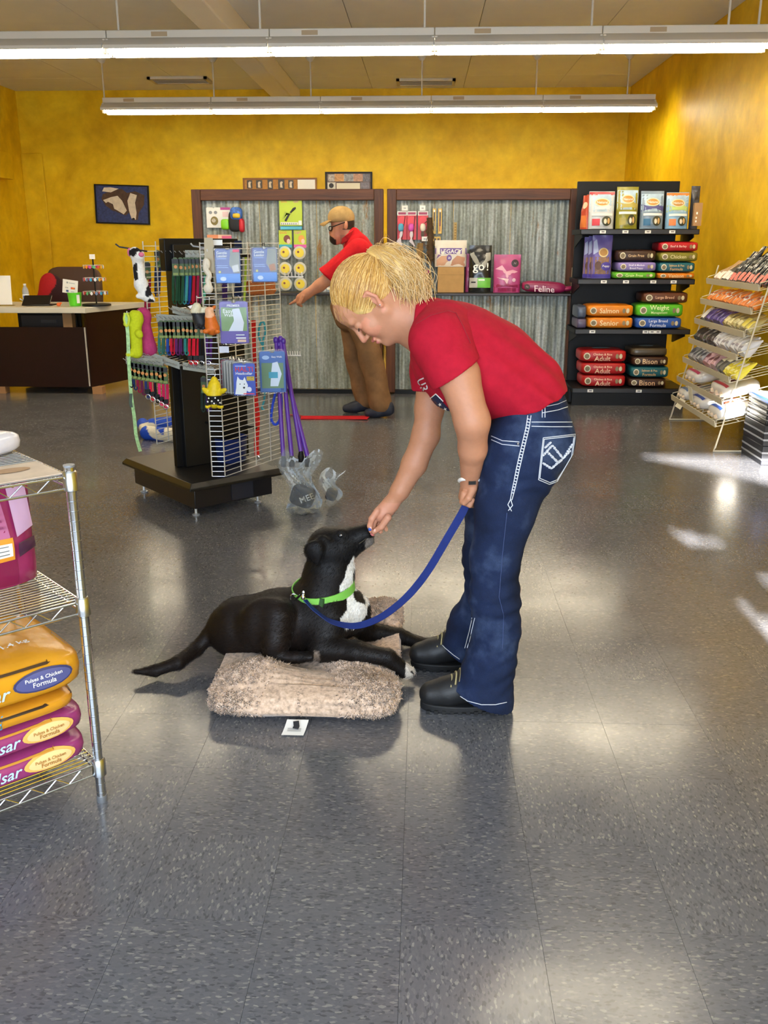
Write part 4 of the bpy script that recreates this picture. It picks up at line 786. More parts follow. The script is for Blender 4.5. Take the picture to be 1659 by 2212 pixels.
for k in range(3): bagpx(1258+9*k, 1300+8*k if k < 2 else 1325, 512-2*k, 598, YS0+.22-.05*k, SHY[1], foil('#6d63a8'), [('r', .02, .98, .04, .5, M('#8a6a52', .5, var=.5, vs_=20)), ('e', .55, .6, .24, .11, M('#d8c690', .4)), ('e', .55, .6, .19, .08, M('#a87a36', .4)), ('r', .02, .98, .02, .1, M('#4a3f9e', .4)), ('e', .7, .28, .26, .1, M('#4a3f9e', .4)), ('t', 'Puppy', .7, .28, .36, TXW), ('e', .3, .3, .16, .1, M('#5a3c2a', .5)), ('p', [(.05, .55), (.3, .62), (.2, .9), (.05, .85)], M('#a9b4d9', .4))], ('rearmost purple puppy food pouch of the row on the second gondola shelf', 'middle purple puppy food pouch of the row on the second gondola shelf', 'front purple puppy food pouch of the row on the second gondola shelf')[k], .07, lean=.05, rz=-.25 if k < 2 else 0, group='purple puppy food pouches', seed=k)
def stack(px0, px1, zb, h, col, label, lines, k=1.0, d=.34, Yf=YS0+.02, tcol='#e9dcae', dark=False, icons=True, rz=0.0):
    a, b = W(px0, 600, Yf), W(px1, 600, Yf); w = b.x-a.x
    it = []
    if icons: it += [('e', .14, .5, .07, .28, M('#d8cfae', .4)), ('e', .14, .5, .05, .2, M('#7a6a4a', .5)), ('e', .86, .5, .035, .2, M('#d8cfae', .4)), ('e', .78, .5, .035, .2, M('#8a7a5a', .4))]
    n = len(lines)
    for i, s in enumerate(lines): it.append(('t', s, .47, .5+(.16 if n > 1 else 0)-.34*i, .40 if i == 0 else .34, M(tcol, .45)))
    return brick('food_bag', label, ((a.x+b.x)/2, Yf+d/2, zb+.001), w, d, h, foil(col, .3), it, rz, None, [('r', .12, .88, .08, .6, M(col, .3)), ('e', .5, .5, .2, .18, M('#9ab0bd', .4))], e1=.36)
z = SHY[1]; ph = lambda y0, y1: abs(W(1300, y0, YS0).z-W(1300, y1, YS0).z)
stack(1325, 1419, z, .062, '#5fae2a', 'bright green bag at the foot of the second shelf pile', ['Grain Free'], tcol='#d8e6a0'); stack(1333, 1418, z+.064, .085, '#8577b8', 'lilac small breed puppy bag in the middle of a pile', ['Small & Medium', 'Breed Puppy'], tcol='#f0ecf6'); stack(1330, 1416, z+.151, .10, '#3c2820', 'dark brown bag on top of the green and lilac pile', ['Grain Free'], tcol='#d9b98a')
stack(1421, 1503, z, .055, '#d57a1e', 'orange bag at the foot of the second pile beside the wall', ['Venison'], tcol='#f0d29a'); stack(1421, 1502, z+.057, .09, '#1f5f6e', 'teal bag lying on the orange one', ['Salmon & Pea', 'Formula'], tcol='#e0b878'); stack(1421, 1506, z+.149, .085, '#7f7a2e', 'olive bag lying on the teal one', ['Chicken'], tcol='#d9cf9a'); stack(1419, 1505, z+.236, .085, '#b81f2b', 'red bag on top of the olive one', ['Beef & Barley'], tcol='#f2d2c4')
z = SHY[2]; stack(1274, 1377, z, .105, '#d8801c', 'lower orange bag of the pair on the third shelf', ['Senior'], tcol='#f0d9a2'); stack(1272, 1376, z+.107, .108, '#d8801c', 'upper orange bag of the pair on the third shelf', ['Salmon'], tcol='#f0d9a2')
stack(1381, 1484, z, .104, '#2a56a6', 'blue large breed bag low on the third shelf', ['Large Breed', 'Formula'], tcol='#dfe6f2'); stack(1381, 1485, z+.106, .118, '#58b52a', 'bright green weight management bag on the blue one', ['Weight', 'Management'], tcol='#e4f0b4'); stack(1392, 1493, z+.226, .10, '#5c3424', 'brown bag on top of the bright green one', ['Large Breed'], tcol='#d9b08a')
stack(1252, 1274, z, .09, '#59506b', 'grey purple bag end low on the third shelf', [], icons=False); stack(1252, 1272, z+.092, .11, '#4f5a70', 'shiny blue grey bag end beside the orange pair', [], icons=False)
z = SHY[3]
for k in range(3): stack(1270-3*k, 1370-k*1, z+k*.114, .112, '#b21f22', ('bottom red bag of the pile on the gondola base', 'middle red bag of the pile on the gondola base', 'top red bag of the pile on the gondola base')[k], ['Chicken & Rice', 'Adult'], tcol='#f0cfae')
stack(1375, 1462, z, .085, '#3a211a', 'dark brown bag at the bottom of the base pile by the rack', ['Bison'], tcol='#d0a77a'); stack(1378, 1465, z+.087, .105, '#1a5a62', 'teal bag in the middle of the base pile', ['Salmon & Pea', 'Formula'], tcol='#d9b070'); stack(1380, 1462, z+.194, .09, '#42281d', 'dark brown bag on the teal one', ['Bison'], tcol='#e0bd90'); stack(1376, 1458, z+.286, .075, '#4b4030', 'olive brown bag on top of the base pile', [], icons=False)
# ============================================================ cream wire treat rack along the right wall
RY0, RY1 = 6.57, 7.78; RX0 = 2.12
t = thing('wire_rack', 'cream wire treat rack with seven sloping tiers against the yellow wall', 'rack', (2.40, (RY0+RY1)/2, 0)); ro = Vector(t.location)
near = [(1637, 640), (1627, 683), (1608, 725), (1592, 777), (1580, 824), (1560, 880), (1545, 932)]
tiers = []; TD = .33; TS = math.radians(14)
for (px_, py_) in near:
    p = W(px_, py_, RY0); tiers.append((p.x, p.z))
zs = np.polyfit(range(7), [q[1] for q in tiers], 1); xs_ = np.polyfit(range(7), [q[0] for q in tiers], 1); tiers = [(xs_[0]*k+xs_[1], zs[0]*k+zs[1]+.012) for k in range(7)]
for k, (X, Z) in enumerate(tiers):
    dx, dz = TD*math.cos(TS), TD*math.sin(TS); L = lambda f, y, o=0.0: Vector((X+dx*f, y, Z+dz*f+o))-ro
    sh = MB(); nW = 15
    for i in range(nW): y = RY0+(RY1-RY0)*i/(nW-1); sh.rod(L(0, y), L(1, y), .0022, 5)
    for f in (0.02, .5, 1): sh.rod(L(f, RY0), L(f, RY1), .0028, 5)
    sh.build('tier_wires', CREAMW, t)
    MB().box(Vector((X-.008, (RY0+RY1)/2, Z+.018))-ro, (.006, RY1-RY0, .045), rot(0, -.15)).build('price_channel', M('#b9b097', .5, name='tan_channel'), t)
    for f in (0, 1): 
        y = RY0 if f == 0 else RY1; MB().tube([L(0, y, .0), L(0, y, .05), L(1, y, .06), L(1, y)], .003, 5).build('end_wire', CREAMW, t)
for y in (RY0-.012, RY1+.012):
    MB().tube([Vector(p)-ro for p in ((2.60, y, .006), (2.10, y, .006), (2.112, y, .03), (tiers[0][0]+.08, y, tiers[0][1]+.14))], .006, 6).build('front_leg', CREAMW, t)
    MB().tube([Vector(p)-ro for p in ((2.36, y, .006), (2.38, y, .10), (tiers[0][0]+.30, y, tiers[0][1]+.10))], .005, 6).build('rear_leg', CREAMW, t)
def rackitem(k, y, w, h, d, mat, items, label, group, lean=None, name='treat_bag', f0=.04, seed=0, band=None):
    X, Z = tiers[k]; lean = (lean if lean is not None else math.radians(52))+rnd.uniform(-.10, .06); h *= rnd.uniform(.9, 1.15); d *= rnd.uniform(1.1, 1.6); jz = rnd.uniform(-.14, .14)
    pos = Vector((X+TD*math.cos(TS)*f0+d*.5*math.cos(lean)+.004, y, Z+TD*math.sin(TS)*f0+d*.5*math.sin(lean)*.55+.016))
    return pouch(name, label, 'bag', pos, w, h, d, mat, items, 0, 0, group, band, seed, (-lean, 0, -math.pi/2+jz))
def ys(f): return RY1-(RY1-RY0)*f      # 0 = far end (left in the photo), 1 = near end
PK = M('#df7d70', .45)
for i in range(2): rackitem(0, ys(.07+.08*i), .09, .2, .035, foil('#b0906a'), [('r', .1, .9, .02, .35, WHITE)], 'tan chew bag with a white label on the top rack tier', 'tan chew bags on the top tier', seed=i)
for i in range(2): rackitem(0, ys(.24+.07*i), .08, .17, .03, foil('#3d3a36'), [('r', .05, .95, .05, .5, WHITE)], 'dark chew bag with a white label on the top rack tier', 'dark labelled chew bags', seed=i)
for i in range(8): rackitem(0, ys(.40+.08*i), .085, .30, .04, foil('#1e1e20', .22), [('r', .03, .97, .02, .24, PK), ('t', 'Cool', .5, .42, .75, TXW, .0), ('r', .15, .85, .7, .76, M('#9fa3a0', .4)), ('p', [(.1, .5), (.9, .55), (.7, .66), (.2, .62)], M('#54564f', .4))], 'black stick pouch with a coral pink foot on the top rack tier', 'black and coral stick pouches', math.radians(42), seed=i)
for i in range(11): rackitem(1, ys(.06+.085*i), .10, .15, .035, foil('#d97c2c'), [('p', [(.05, .35), (.5, .1), (.95, .4), (.6, .8), (.2, .75)], WHITE), ('r', .3, .7, .35, .5, M('#b0522a', .4))], 'orange and white treat packet on the second rack tier', 'orange treat packets', seed=i)
rackitem(2, ys(.06), .1, .2, .03, foil('#4d4a46'), [('r', .1, .9, .05, .6, WHITE)], 'grey packet with a white card at the far end of the third tier', None)
for i in range(4): rackitem(2, ys(.17+.09*i), .11, .18, .05, foil('#5a4a8c', .2), [('r', .1, .5, .4, .7, M('#8a7fb8', .3)), ('e', .6, .3, .2, .12, M('#3a2f66', .3))], 'glossy purple treat bag on the third rack tier', 'purple treat bags', seed=i)
for i in range(6): rackitem(2, ys(.53+.085*i), .10, .16, .045, foil('#a89a62', .25), [('r', .1, .9, .1, .35, M('#d8cf9a', .4)), ('e', .5, .55, .3, .14, M('#6d6238', .4))] if i < 4 else [('r', .05, .95, .05, .5, M('#d9c94a', .4))], 'olive gold treat bag on the third rack tier', 'olive gold treat bags', seed=i)
for i in range(4): rackitem(3, ys(.06+.10*i), .12, .17, .06, foil('#4c4240', .25), [('r', .1, .9, .62, .95, WHITE), ('e', .5, .35, .35, .2, M('#2b2422', .5))], 'dark chew bag with a white header on the fourth rack tier', 'dark chew bags with white headers', seed=i)
for i in range(7): rackitem(3, ys(.46+.083*i), .10, .17, .06, foil('#cfcfd2', .25), [('p', [(.1, .1), (.5, .05), (.8, .4), (.4, .6)], M('#efeff2', .3)), ('r', .2, .8, .08, .2, M('#8f8a96', .4))], 'white filmy chew bag on the fourth rack tier', 'white chew bags', seed=i)
for i in range(4): rackitem(4, ys(.05+.085*i), .10, .16, .06, foil('#8f9096', .25), [('r', .1, .9, .55, .9, M('#d9dade', .4)), ('e', .5, .3, .3, .18, M('#4a4a50', .4))], 'grey and white chew bag on the fifth rack tier', 'grey white chew bags', seed=i)
for i in range(3): rackitem(4, ys(.39+.085*i), .10, .16, .06, foil('#b58f98', .25), [('p', [(.1, .2), (.6, .1), (.9, .6), (.4, .8)], M('#d9b9bf', .4)), ('e', .5, .3, .25, .15, M('#6b3f48', .4))], 'dusty pink chew bag on the fifth rack tier', 'dusty pink chew bags', seed=i)
for i in range(2): rackitem(4, ys(.645+.08*i), .09, .15, .05, foil('#5c5a52', .25), [('r', .1, .9, .5, .9, M('#d9d4b9', .4))], 'black and cream chew bag on the fifth rack tier', 'black cream chew bags', seed=i)
for i in range(4): rackitem(4, ys(.80+.06*i), .07, .18, .05, foil('#d8c93a', .25), [('e', .5, .6, .3, .2, M('#e9e6d8', .4)), ('r', .2, .8, .1, .25, M('#efe58a', .4))], 'yellow chew bag at the near end of the fifth rack tier', 'yellow chew bags', seed=i)
def bigbag(k, y, w, label, c2, rzk=0.0):
    X, Z = tiers[k]; t_ = thing('chew_roll_bag', label, 'bag', (X+.16, y, Z+.095), 0, None, (0, -TS, rzk)); 
    MB().sell((0, 0, .0), (.28, w, .10), .6, .5, 26, 12).build('bag', foil('#dcdad6', .22), t_, sharp=70)
    S = lambda x, z, e=.0: Vector((x, z, .05*max(0.0, 1-(abs(x/.14)**4+abs(z/(w/2))**4)**.83)**.3+.002+e))
    dec_ell(S, -.02, 0, .05, .06, M('#8a3f2a', .5), t_, 'chew_print'); dec_ell(lift(S, .0), .06, w*.22, .03, .04, M('#d9564a', .4), t_, 'logo'); dec_rect(lift(S, .0), -.11, -.085, -w*.38, w*.38, M(c2, .4), t_, 'stripe')
    for j in range(3): MB().tube([(-.13, -w*.3+j*w*.25, -.01), (-.15, -w*.28+j*w*.25, -.012)], [.022, .016], 8).build('chew_end', M('#cdb9a0', .7), t_)
bigbag(5, ys(.2), .40, 'white bag of rolled chews at the far end of the sixth tier', '#c23f6a'); bigbag(5, ys(.78), .42, 'sunlit white bag of rolled chews at the near end of tier six', '#b23a4a')
bigbag(6, ys(.13), .26, 'white bag of chews under the price cards on the bottom tier', '#6a7fb0'); bigbag(6, ys(.46), .34, 'white bag of chews in the middle of the bottom tier', '#3f57b0'); bigbag(6, ys(.83), .32, 'white bag of chews with a blue stripe at the near end of the bottom tier', '#3a62c4')
for i, (f, lab) in enumerate(((.22, 'blank white price card clipped low on the bottom tier channel'), (.40, 'blank white price card hanging from the sixth tier'))):
    X, Z = tiers[6-i]; t_ = thing('price_card', lab, 'label', (X-.018, ys(f), Z-.02-.05*i), 0, None, (0, 0.5-.7*i, 0)); MB().box((0, 0, 0.03), (.002, .16-.05*i, .08+.04*i)).build('card', M('#e3dfc8', .5), t_)
# black cartons at the end of the rack
bx0 = W(1634, 980, 6.25).x
for k, (z0, z1, c_, lab) in enumerate(((0, .13, '#1b1c22', 'black carton with grey bands at the bottom of the stack'), (.132, .27, '#191a20', 'black carton second from the floor in the stack'))):
    t_ = thing('stacked_carton', lab, 'box', (bx0+.17, 6.35, z0)); MB().bb(-.17, .17, -.2, .2, 0, z1-z0).build('carton', M(c_, .4), t_, bev=.004)
    for q in (.25, .6): MB().bb(-.1715, .1715, -.2015, .2015, q*(z1-z0), q*(z1-z0)+.012).build('grey_band', M('#8b8d92', .4), t_)
for k in range(5):
    t_ = thing('food_tray', ('lowest flat black tray resting on the black cartons', 'second flat black tray up from the cartons', 'third flat black tray up from the cartons', 'flat black tray directly under the blue one', 'blue lidded flat tray on top of the pile')[k], 'tray', (bx0+.17, 6.35, .272+.036*k), 0, 'black trays on the cartons' if k < 4 else None)
    MB().bb(-.165, .165, -.19, .19, 0, .026).build('tray', M('#15161a' if k < 4 else '#2b4f9e', .25), t_, bev=.006); MB().bb(-.15, .15, -.175, .175, .026, .034).build('rim', M('#a9adb4', .3, .6), t_)
# ============================================================ free-standing leash and toy rack in the middle of the floor
av = Vector((-.675, .74, 0)); bv = Vector((.74, .675, 0)); c0 = Vector((-1.235, 4.69, 0)); LA, LB = .84, .60
t = thing('leash_rack', 'black floor rack with wire grids hung with leashes, toys and packs', 'rack', c0+av*LA/2+bv*LB/2); RO = Vector(t.location); RACK = t
def obx(name, a0, a1, b0, b1, z0, z1, mat, bev=0.0, taper=0.0):
    vs_ = []
    for z, q in ((z0, 0), (z1, taper)):
        for a, b in ((a0+q, b0+q), (a1-q, b0+q), (a1-q, b1-q), (a0+q, b1-q)): vs_.append(c0+av*a+bv*b+Vector((0, 0, z))-RO)
    return MB().add(vs_, [(0, 1, 2, 3), (7, 6, 5, 4), (4, 5, 1, 0), (5, 6, 2, 1), (6, 7, 3, 2), (7, 4, 0, 3)]).build(name, mat, t, bev=bev)
BW = M('#0a0a0c', 0.4, var=.3, vs_=14, name='black_stained_wood')
obx('base_box', .05, LA-.05, .05, LB-.05, .05, .165, M('#0d0f18', .35, name='black_metal'), .004); obx('base_edge', .0, LA, 0, LB, .165, .18, BW, .002); obx('base_top', .0, LA, 0, LB, .18, .205, BW, .002, .02)
for (a, b) in ((.1, .08), (.1, LB-.12), (LA-.1, .08), (LA-.1, LB-.12)):
    p = c0+av*a+bv*b-RO; MB().lathe([(.02, 0), (.022, .006), (.008, .012), (.008, .05)], 12, c=p).build('levelling_foot', STEEL, t)
obx('skirt_plate', .045, .05, .28, .42, .06, .16, M('#20232f', .35))
obx('column', LA*.5-.05, LA*.5+.05, LB*.5-.12, LB*.5+.12, .205, 1.44, BW, .004); obx('header_panel', LA*.5-.03, LA*.5+.03, LB*.5-.16, LB*.5+.30, 1.30, 1.47, BLACK, .004)
obx('side_board', LA*.5-.02, LA*.5+.02, LB*.5-.16, LB*.5+.32, .205, .9, BLACK, .004)
gd = Vector((.44, .9, 0)).normalized()
def gridpanel(p0, dirv, wdt, z0, z1, nv_, label, flange=None):
    p0 = Vector(p0); n = Vector((dirv.y, -dirv.x, 0))
    for k in range(nv_):
        x = wdt*k/(nv_-1); MB().rod(p0+dirv*x+Vector((0, 0, z0))-RO, p0+dirv*x+Vector((0, 0, z1))-RO, .0034, 6).build('grid_upright', STEEL, t)
    z = z0; 
    while z < z1+.001:
        pts = ([p0+flange+Vector((0, 0, z))-RO] if flange is not None else [])+[p0+Vector((0, 0, z))-RO, p0+dirv*wdt+Vector((0, 0, z))-RO]
        MB().tube(pts, .0022, 5).build('grid_wire', STEEL, t); z += .0275
    if flange is not None: MB().rod(p0+flange+Vector((0, 0, z0))-RO, p0+flange+Vector((0, 0, z1))-RO, .0034, 6).build('grid_upright', STEEL, t)
g0 = Vector((-1.06, 4.77, 0)); gridpanel(g0, gd, .57, .235, 1.45, 5, '', Vector((-.07, .0, 0)))
g2 = Vector((-1.53, 5.14, 0)); gridpanel(g2, gd, .30, .33, 1.455, 4, '')
for p, q in ((g0+gd*.3, c0+av*.42+bv*.3), (g2+gd*.2, c0+av*.42+bv*.3)):
    for z in (.45, 1.38): MB().rod(p+Vector((0, 0, z))-RO, q+Vector((0, 0, z))-RO, .008, 8).build('grid_bracket', BLACK, t)
def RP(x, y, Y): return W(x, y, Y)
# hook bars (grey channels on wire frames)
def bar(pxa, pya, pxb, pyb, Ya, Yb, back):
    a, b = W(pxa, pya, Ya), W(pxb, pyb, Yb); d = (b-a); m = MB()
    ax = d.normalized(); nz = Vector((0, 0, 1)); ny = ax.cross(nz)
    R = Matrix((ax, ny, nz)).transposed(); m.box((a+b)/2-RO, (d.length, .006, .04), R); m.build('price_channel', M('#8f8f80', .45, name='grey_channel'), t)
    bk = Vector(back); fr_ = MB().tube([a-RO+bk*0, a-RO+bk*.2, b-RO+bk*.2, b-RO], .004, 6); fr_.build('bar_frame', STEEL, t)
    for k in range(9): p = a.lerp(b, (k+.5)/9)-RO; MB().tube([p+bk*.18, p-bk*.02, p-bk*.05+Vector((0, 0, .015))], .0022, 5).build('hook', STEEL, t)
bar(372, 668, 425, 682, 5.0, 5.05, (.3, .9, 0)); bar(308, 762, 388, 790, 4.95, 4.98, (.3, .9, 0)); bar(352, 548, 440, 549, 5.12, 5.15, (.2, .95, 0)); bar(395, 790, 462, 800, 4.92, 4.92, (.2, .95, 0)); bar(272, 778, 352, 783, 4.93, 4.93, (.2, .95, 0)); bar(338, 686, 425, 692, 4.98, 4.98, (.2, .95, 0))
for (pxa, pya, pxb, Y) in ((606, 598, 655, 5.2), (615, 768, 650, 5.2)):
    a, b = W(pxa, pya, Y), W(pxb, pya, Y); MB().rod(a-RO, b-RO, .004).build('side_arm', WHITE, t)
    for k in range(6): p = a.lerp(b, .2+.15*k)-RO; MB().rod(p, p+Vector((0, -.01, .025)), .0025).build('arm_pin', WHITE, t)
for (xa, ya, xb, yb, Y) in ((412, 531, 455, 537, 4.95), (250, 532, 318, 543, 5.05)): a, b = W(xa, ya, Y), W(xb, yb, Y); MB().tube([a-RO+Vector((0, 0, .012)), a.lerp(b, .12)-RO, b-RO], .0045).build('display_arm', M('#8d8f92' if xa > 300 else '#241c1c', .4), t)
# leashes with printed header cards
HC = M('#3d5527', .5); HO = M('#c47f38', .45); HK = M('#17181a', .5)
def leash(px_, pytop, pybot, Y, col, label, group=None, twist=.0, buckle=False, w=.018):
    a = W(px_, pytop, Y); b = W(px_+twist, pybot, Y); t_ = thing('dog_leash', label, 'leash', (a.x, Y, b.z), 0, group); hh = a.z-b.z; dx = b.x-a.x
    hc = .095; jx = rnd.uniform(-.003, .003); c_ = MB().prism([(-.017, hh-hc), (.017, hh-hc), (.017, hh-.012), (.006, hh), (-.006, hh), (-.017, hh-.012)], .004, (0, -.006, 0)).build('header_card', HC, t_)
    MB().box((0, -.0065, hh-.02), (.034, .003, .024)).build('card_top', HK, c_); MB().lathe([(.009, 0), (.009, .0015)], 12, Matrix.Rotation(math.pi/2, 3, 'X'), (jx, -.0066, hh-.052+jx*2)).build('card_badge', HO, c_); MB().box((0, -.0068, hh-.085), (.026, .0014, .012)).build('card_print', M('#7b8a3f', .5), c_)
    for s in (-1, 1): MB().ribbon(spline([(s*.008, .002+.004*s, hh-.06), (s*.010+dx*.4, .004*s, hh*.5), (s*.008+dx, .003*s, .012)], 5), w*.8, (1, 0, 0), .004).build('strap', cloth(col), t_)
    MB().tube([(dx-.008, -.003, .014), (dx-.008, -.003, .002), (dx, -.003, -.004), (dx+.008, -.003, .002), (dx+.008, -.003, .014)], .0045, 6).build('loop_end', cloth(col), t_)
    if buckle: MB().tube([(dx+.013*math.cos(q), -.008, .0+.013*math.sin(q)) for q in [k*math.pi/6 for k in range(12)]], .0025, 5, True).build('ring', CHROME, t_); MB().box((dx, -.006, .03), (.03, .008, .024)).build('buckle', BLACK, t_)
rowA = [(378, '#1d4028', 'dark green'), (390, '#22482e', 'forest green'), (399, '#3f8a86', 'teal'), (406, '#1c3a7c', 'royal blue'), (414, '#b3152a', 'scarlet'), (423, '#9c1f3c', 'crimson'), (431, '#5e2450', 'plum'), (438, '#53a37e', 'mint green')]
for x, c_, n in rowA: leash(x, 556, 655, 5.02+.002*x-.8, c_, n+' leash on the upper hook bar of the rack', 'leashes on the upper hook bar')
rowB = [(348, '#2f6a60', 'teal'), (358, '#2a5248', 'dark teal'), (366, '#22408c', 'blue'), (374, '#b0182c', 'red'), (385, '#5a2358', 'plum'), (395, '#4b2250', 'purple'), (404, '#2e7a70', 'sea green'), (413, '#c0152a', 'scarlet'), (423, '#c8182e', 'bright red'), (436, '#151518', 'black'), (451, '#4a2264', 'violet')]
for x, c_, n in rowB: leash(x, 692, 765 if x < 405 else 785, 4.90, c_, n+' leash on the middle hook bar of the rack', 'leashes on the middle hook bar', buckle=x > 405)
rowC = [(281, '#15171c', 'black'), (290, '#1d2c4e', 'navy'), (299, '#7d1832', 'maroon'), (308, '#5a1b3c', 'wine red'), (317, '#24305e', 'dark blue'), (327, '#c0163a', 'red'), (337, '#16161a', 'jet black'), (346, '#d02a62', 'pink'), (355, '#b81c4a', 'cerise')]
for i, (x, c_, n) in enumerate(rowC): leash(x, 779+i*1.5, 835+i*5.5, 4.86, c_, n+' leash on the low left hook bar of the rack', 'leashes on the low hook bar', 4, x > 310)
for x, c_, n in ((440, '#22302a', 'dark green'), (452, '#3c2060', 'violet')): leash(x, 812, 888, 5.02, c_, n+' leash hanging low by the column of the rack', 'leashes on the bottom hook bar')
leash(318, 565, 700, 5.2, '#8c1f34', 'long dark red leash behind the left wire grid'); leash(340, 540, 640, 5.25, '#2b3350', 'long slate blue leash behind the left wire grid')
# packs on hooks in front of the right-hand grid
def clam(px0, px1, py0, py1, Y, col, items, label, name='collar_pack', rz=.12, group=None):
    t_ = card(name, label, 'packet', px0+3, px1-3, py0+4, py1-3, Y, M(col, .3), items, .006, group, rz, 0)
    a, b = W(px0, py1, Y), W(px1, py0, Y); w, h = b.x-a.x, b.z-a.z
    MB().sell((0, .0, h/2-.006), (w, .022, h), .12, .12, 28, 8).build('clear_shell', CLEAR, t_)
    z = h-.004; MB().tube([(0, -.02, z+.012), (0, -.014, z), (0, .10, z-.004)], .0022, 5).build('hang_hook', BLACK, t_)
    return t_
BLU = '#1f3788'
pk = lambda dogc: [('p', [(.62, .98), (.98, .98), (.98, .3), (.75, .3), (.55, .55), (.6, .8)], M('#8d8c7c', .4, var=.3, vs_=30)), ('p', [(.66, .5), (.9, .55), (.95, .35), (.7, .32)], M(dogc, .5), 'dog_print'), ('r', .02, .98, .02, .28, M('#2f7fd0', .35)), ('t', 'Gentle', .27, .88, .42, TXW), ('t', 'Leader', .28, .79, .42, TXW), ('r', .08, .45, .70, .72, M('#9fb4e0', .4)), ('r', .06, .5, .5, .52, M('#9fb4e0', .4)), ('r', .06, .52, .45, .47, M('#9fb4e0', .4)), ('e', .17, .33, .05, .035, M('#d9d26a', .4)), ('e', .3, .13, .12, .06, M('#bfd4ee', .4), 'logo')]
clam(465, 520, 533, 615, 4.70, BLU, pk('#d8d4cc')+[('r', .72, .98, .9, .98, M('#d9486a', .4))], 'blue Gentle Leader pack with a white dog on the left of the grid')
for k in range(2): clam(545+3*k-3, 600+3*k-3, 531, 612, 4.84-.03*k, BLU if k else '#6a2f44', pk('#b5794a') if k else [], ('maroon edged pack hanging behind the blue pack with a tan dog', 'blue Gentle Leader pack with a tan dog at the grid edge')[k])
clam(475, 537, 647, 745, 4.66, '#5a3f9a', [('r', .05, .95, .3, .86, M('#7c9a58', .4)), ('e', .5, .9, .42, .05, M('#4a2f8c', .35)), ('t', 'PREMIER', .5, .9, .45, TXW), ('t', 'Easy', .3, .76, .34, TXW), ('t', 'Walk', .33, .68, .34, TXW), ('p', [(.45, .82), (.7, .84), (.85, .5), (.8, .3), (.3, .3), (.5, .55)], M('#d9dade', .4), 'dog_print'), ('r', .55, .9, .12, .15, TXW), ('r', .55, .85, .2, .22, TXW), ('r', .6, .9, .04, .1, M('#e0b89a', .4))], 'purple and green Easy Walk harness pack with strong glare', 'harness_pack')
for k in range(4): clam(478+6*k, 528+6*k, 772+2*k, 850+1*k, 4.80-.03*k, '#b9b4aa' if k else '#8a3f4c', [('r', .05, .2, .05, .95, M('#8d8a84', .4))], 'grey edged head collar pack in the pile behind the front one', 'headcollar_pack', .25, 'grey edged packs behind the front head collar pack')
clam(503, 553, 781, 857, 4.64, '#3b55b4', [('r', .1, .6, .9, .93, M('#9fb4e0', .4)), ('t', 'HALTI', .5, .82, .80, M('#d8202c', .4)), ('t', 'Headcollar', .5, .69, .76, TXW), ('p', [(.06, .04), (.55, .02), (.62, .2), (.66, .32), (.6, .42), (.52, .58), (.44, .48), (.3, .5), (.2, .6), (.14, .42), (.12, .25)], M('#ecebe6', .5), 'dog_print'), ('e', .3, .36, .022, .02, TXK, 'eye_print'), ('e', .5, .36, .022, .02, TXK, 'eye_print'), ('e', .48, .25, .05, .03, TXK, 'nose_print'), ('r', .62, .96, .47, .60, M('#e3c22a', .4)), ('t', 'STOPS', .79, .56, .28, TXK), ('t', 'PULLING', .79, .50, .28, TXK), ('e', .72, .2, .11, .08, M('#cfd4e4', .4)), ('r', .45, .95, .05, .08, M('#d8404a', .4))], 'blue HALTI head collar pack with a white terrier on it', 'headcollar_pack', .05)
clam(560, 618, 755, 850, 4.86, '#3f6ab0', [('t', 'Easy Walk', .68, .86, .4, TXW), ('e', .25, .85, .14, .05, M('#a9c4e4', .4), 'logo'), ('r', .08, .92, .1, .72, M('#6f8f62', .4)), ('p', [(.5, .72), (.7, .75), (.85, .45), (.7, .15), (.4, .15), (.45, .5)], M('#dfe6ee', .4), 'dog_print'), ('r', .35, .7, .35, .5, M('#3aa0b8', .4)), ('r', .8, .92, .04, .1, M('#2a4a86', .4))], 'blue Easy Walk harness pack at the right edge of the grid', 'harness_pack')
card('grid_label', 'small blank price label clipped to the wire grid', 'label', 474, 494, 748, 762, 4.72, M('#cfd4e2', .5), [], .002, tab=False)
# soft toys
for (xa, ya, Ya, xb, yb, Yb) in ((463, 799, 4.62, 470, 797, 4.78), (425, 641, 4.66, 466, 640, 4.80), (452, 644, 4.66, 468, 643, 4.78), (281, 538, 5.0, 304, 543, 5.15), (447, 540, 4.70, 466, 540, 4.77), (274, 674, 4.84, 308, 676, 5.14), (300, 672, 4.9, 310, 674, 5.14)): MB().tube([W(xa, ya-2, Ya), W(xa, ya, Ya)-Vector((0, 0, .006)), W(xb, yb, Yb)], .003, 6).build('display_arm', STEEL, t, world=True)
def toy(name, label, prims, res, colfn, extra=None, rough=.8, at=None):
    P_, Q_ = sdf_mesh(prims, res); b = P_.min(0); t_ = thing(name, label, 'toy', (float(P_[:, 0].mean()), float(P_[:, 1].mean()), float(b[2])))
    np_build('toy_body', [(P_, Q_)], colmat(name+'_fabric', rough, .3, 250, .35), t_, colfn); return t_
V = lambda x, y, Y: tuple(W(x, y, Y))
def cl(h): return np.array(lin(h)[:3])
cowc = lambda P: np.where((npn(P, 75, 5) > .25)[:, None], cl('#17161a'), cl('#e6e2da'))
t_ = toy('cow_plush', 'long white plush cow with black spots hanging at the rack end', [cone(V(291, 546, 4.9), V(300, 552, 4.88), .03, .03, .01), cone(V(296, 556, 4.9), V(305, 615, 4.9), .028, .033, .02), cone(V(305, 615, 4.9), V(318, 640, 4.9), .033, .028, .02), cone(V(318, 640, 4.9), V(298, 640, 4.88), .022, .012, .015), cone(V(318, 640, 4.9), V(331, 648, 4.9), .02, .012, .015)], .006, cowc)
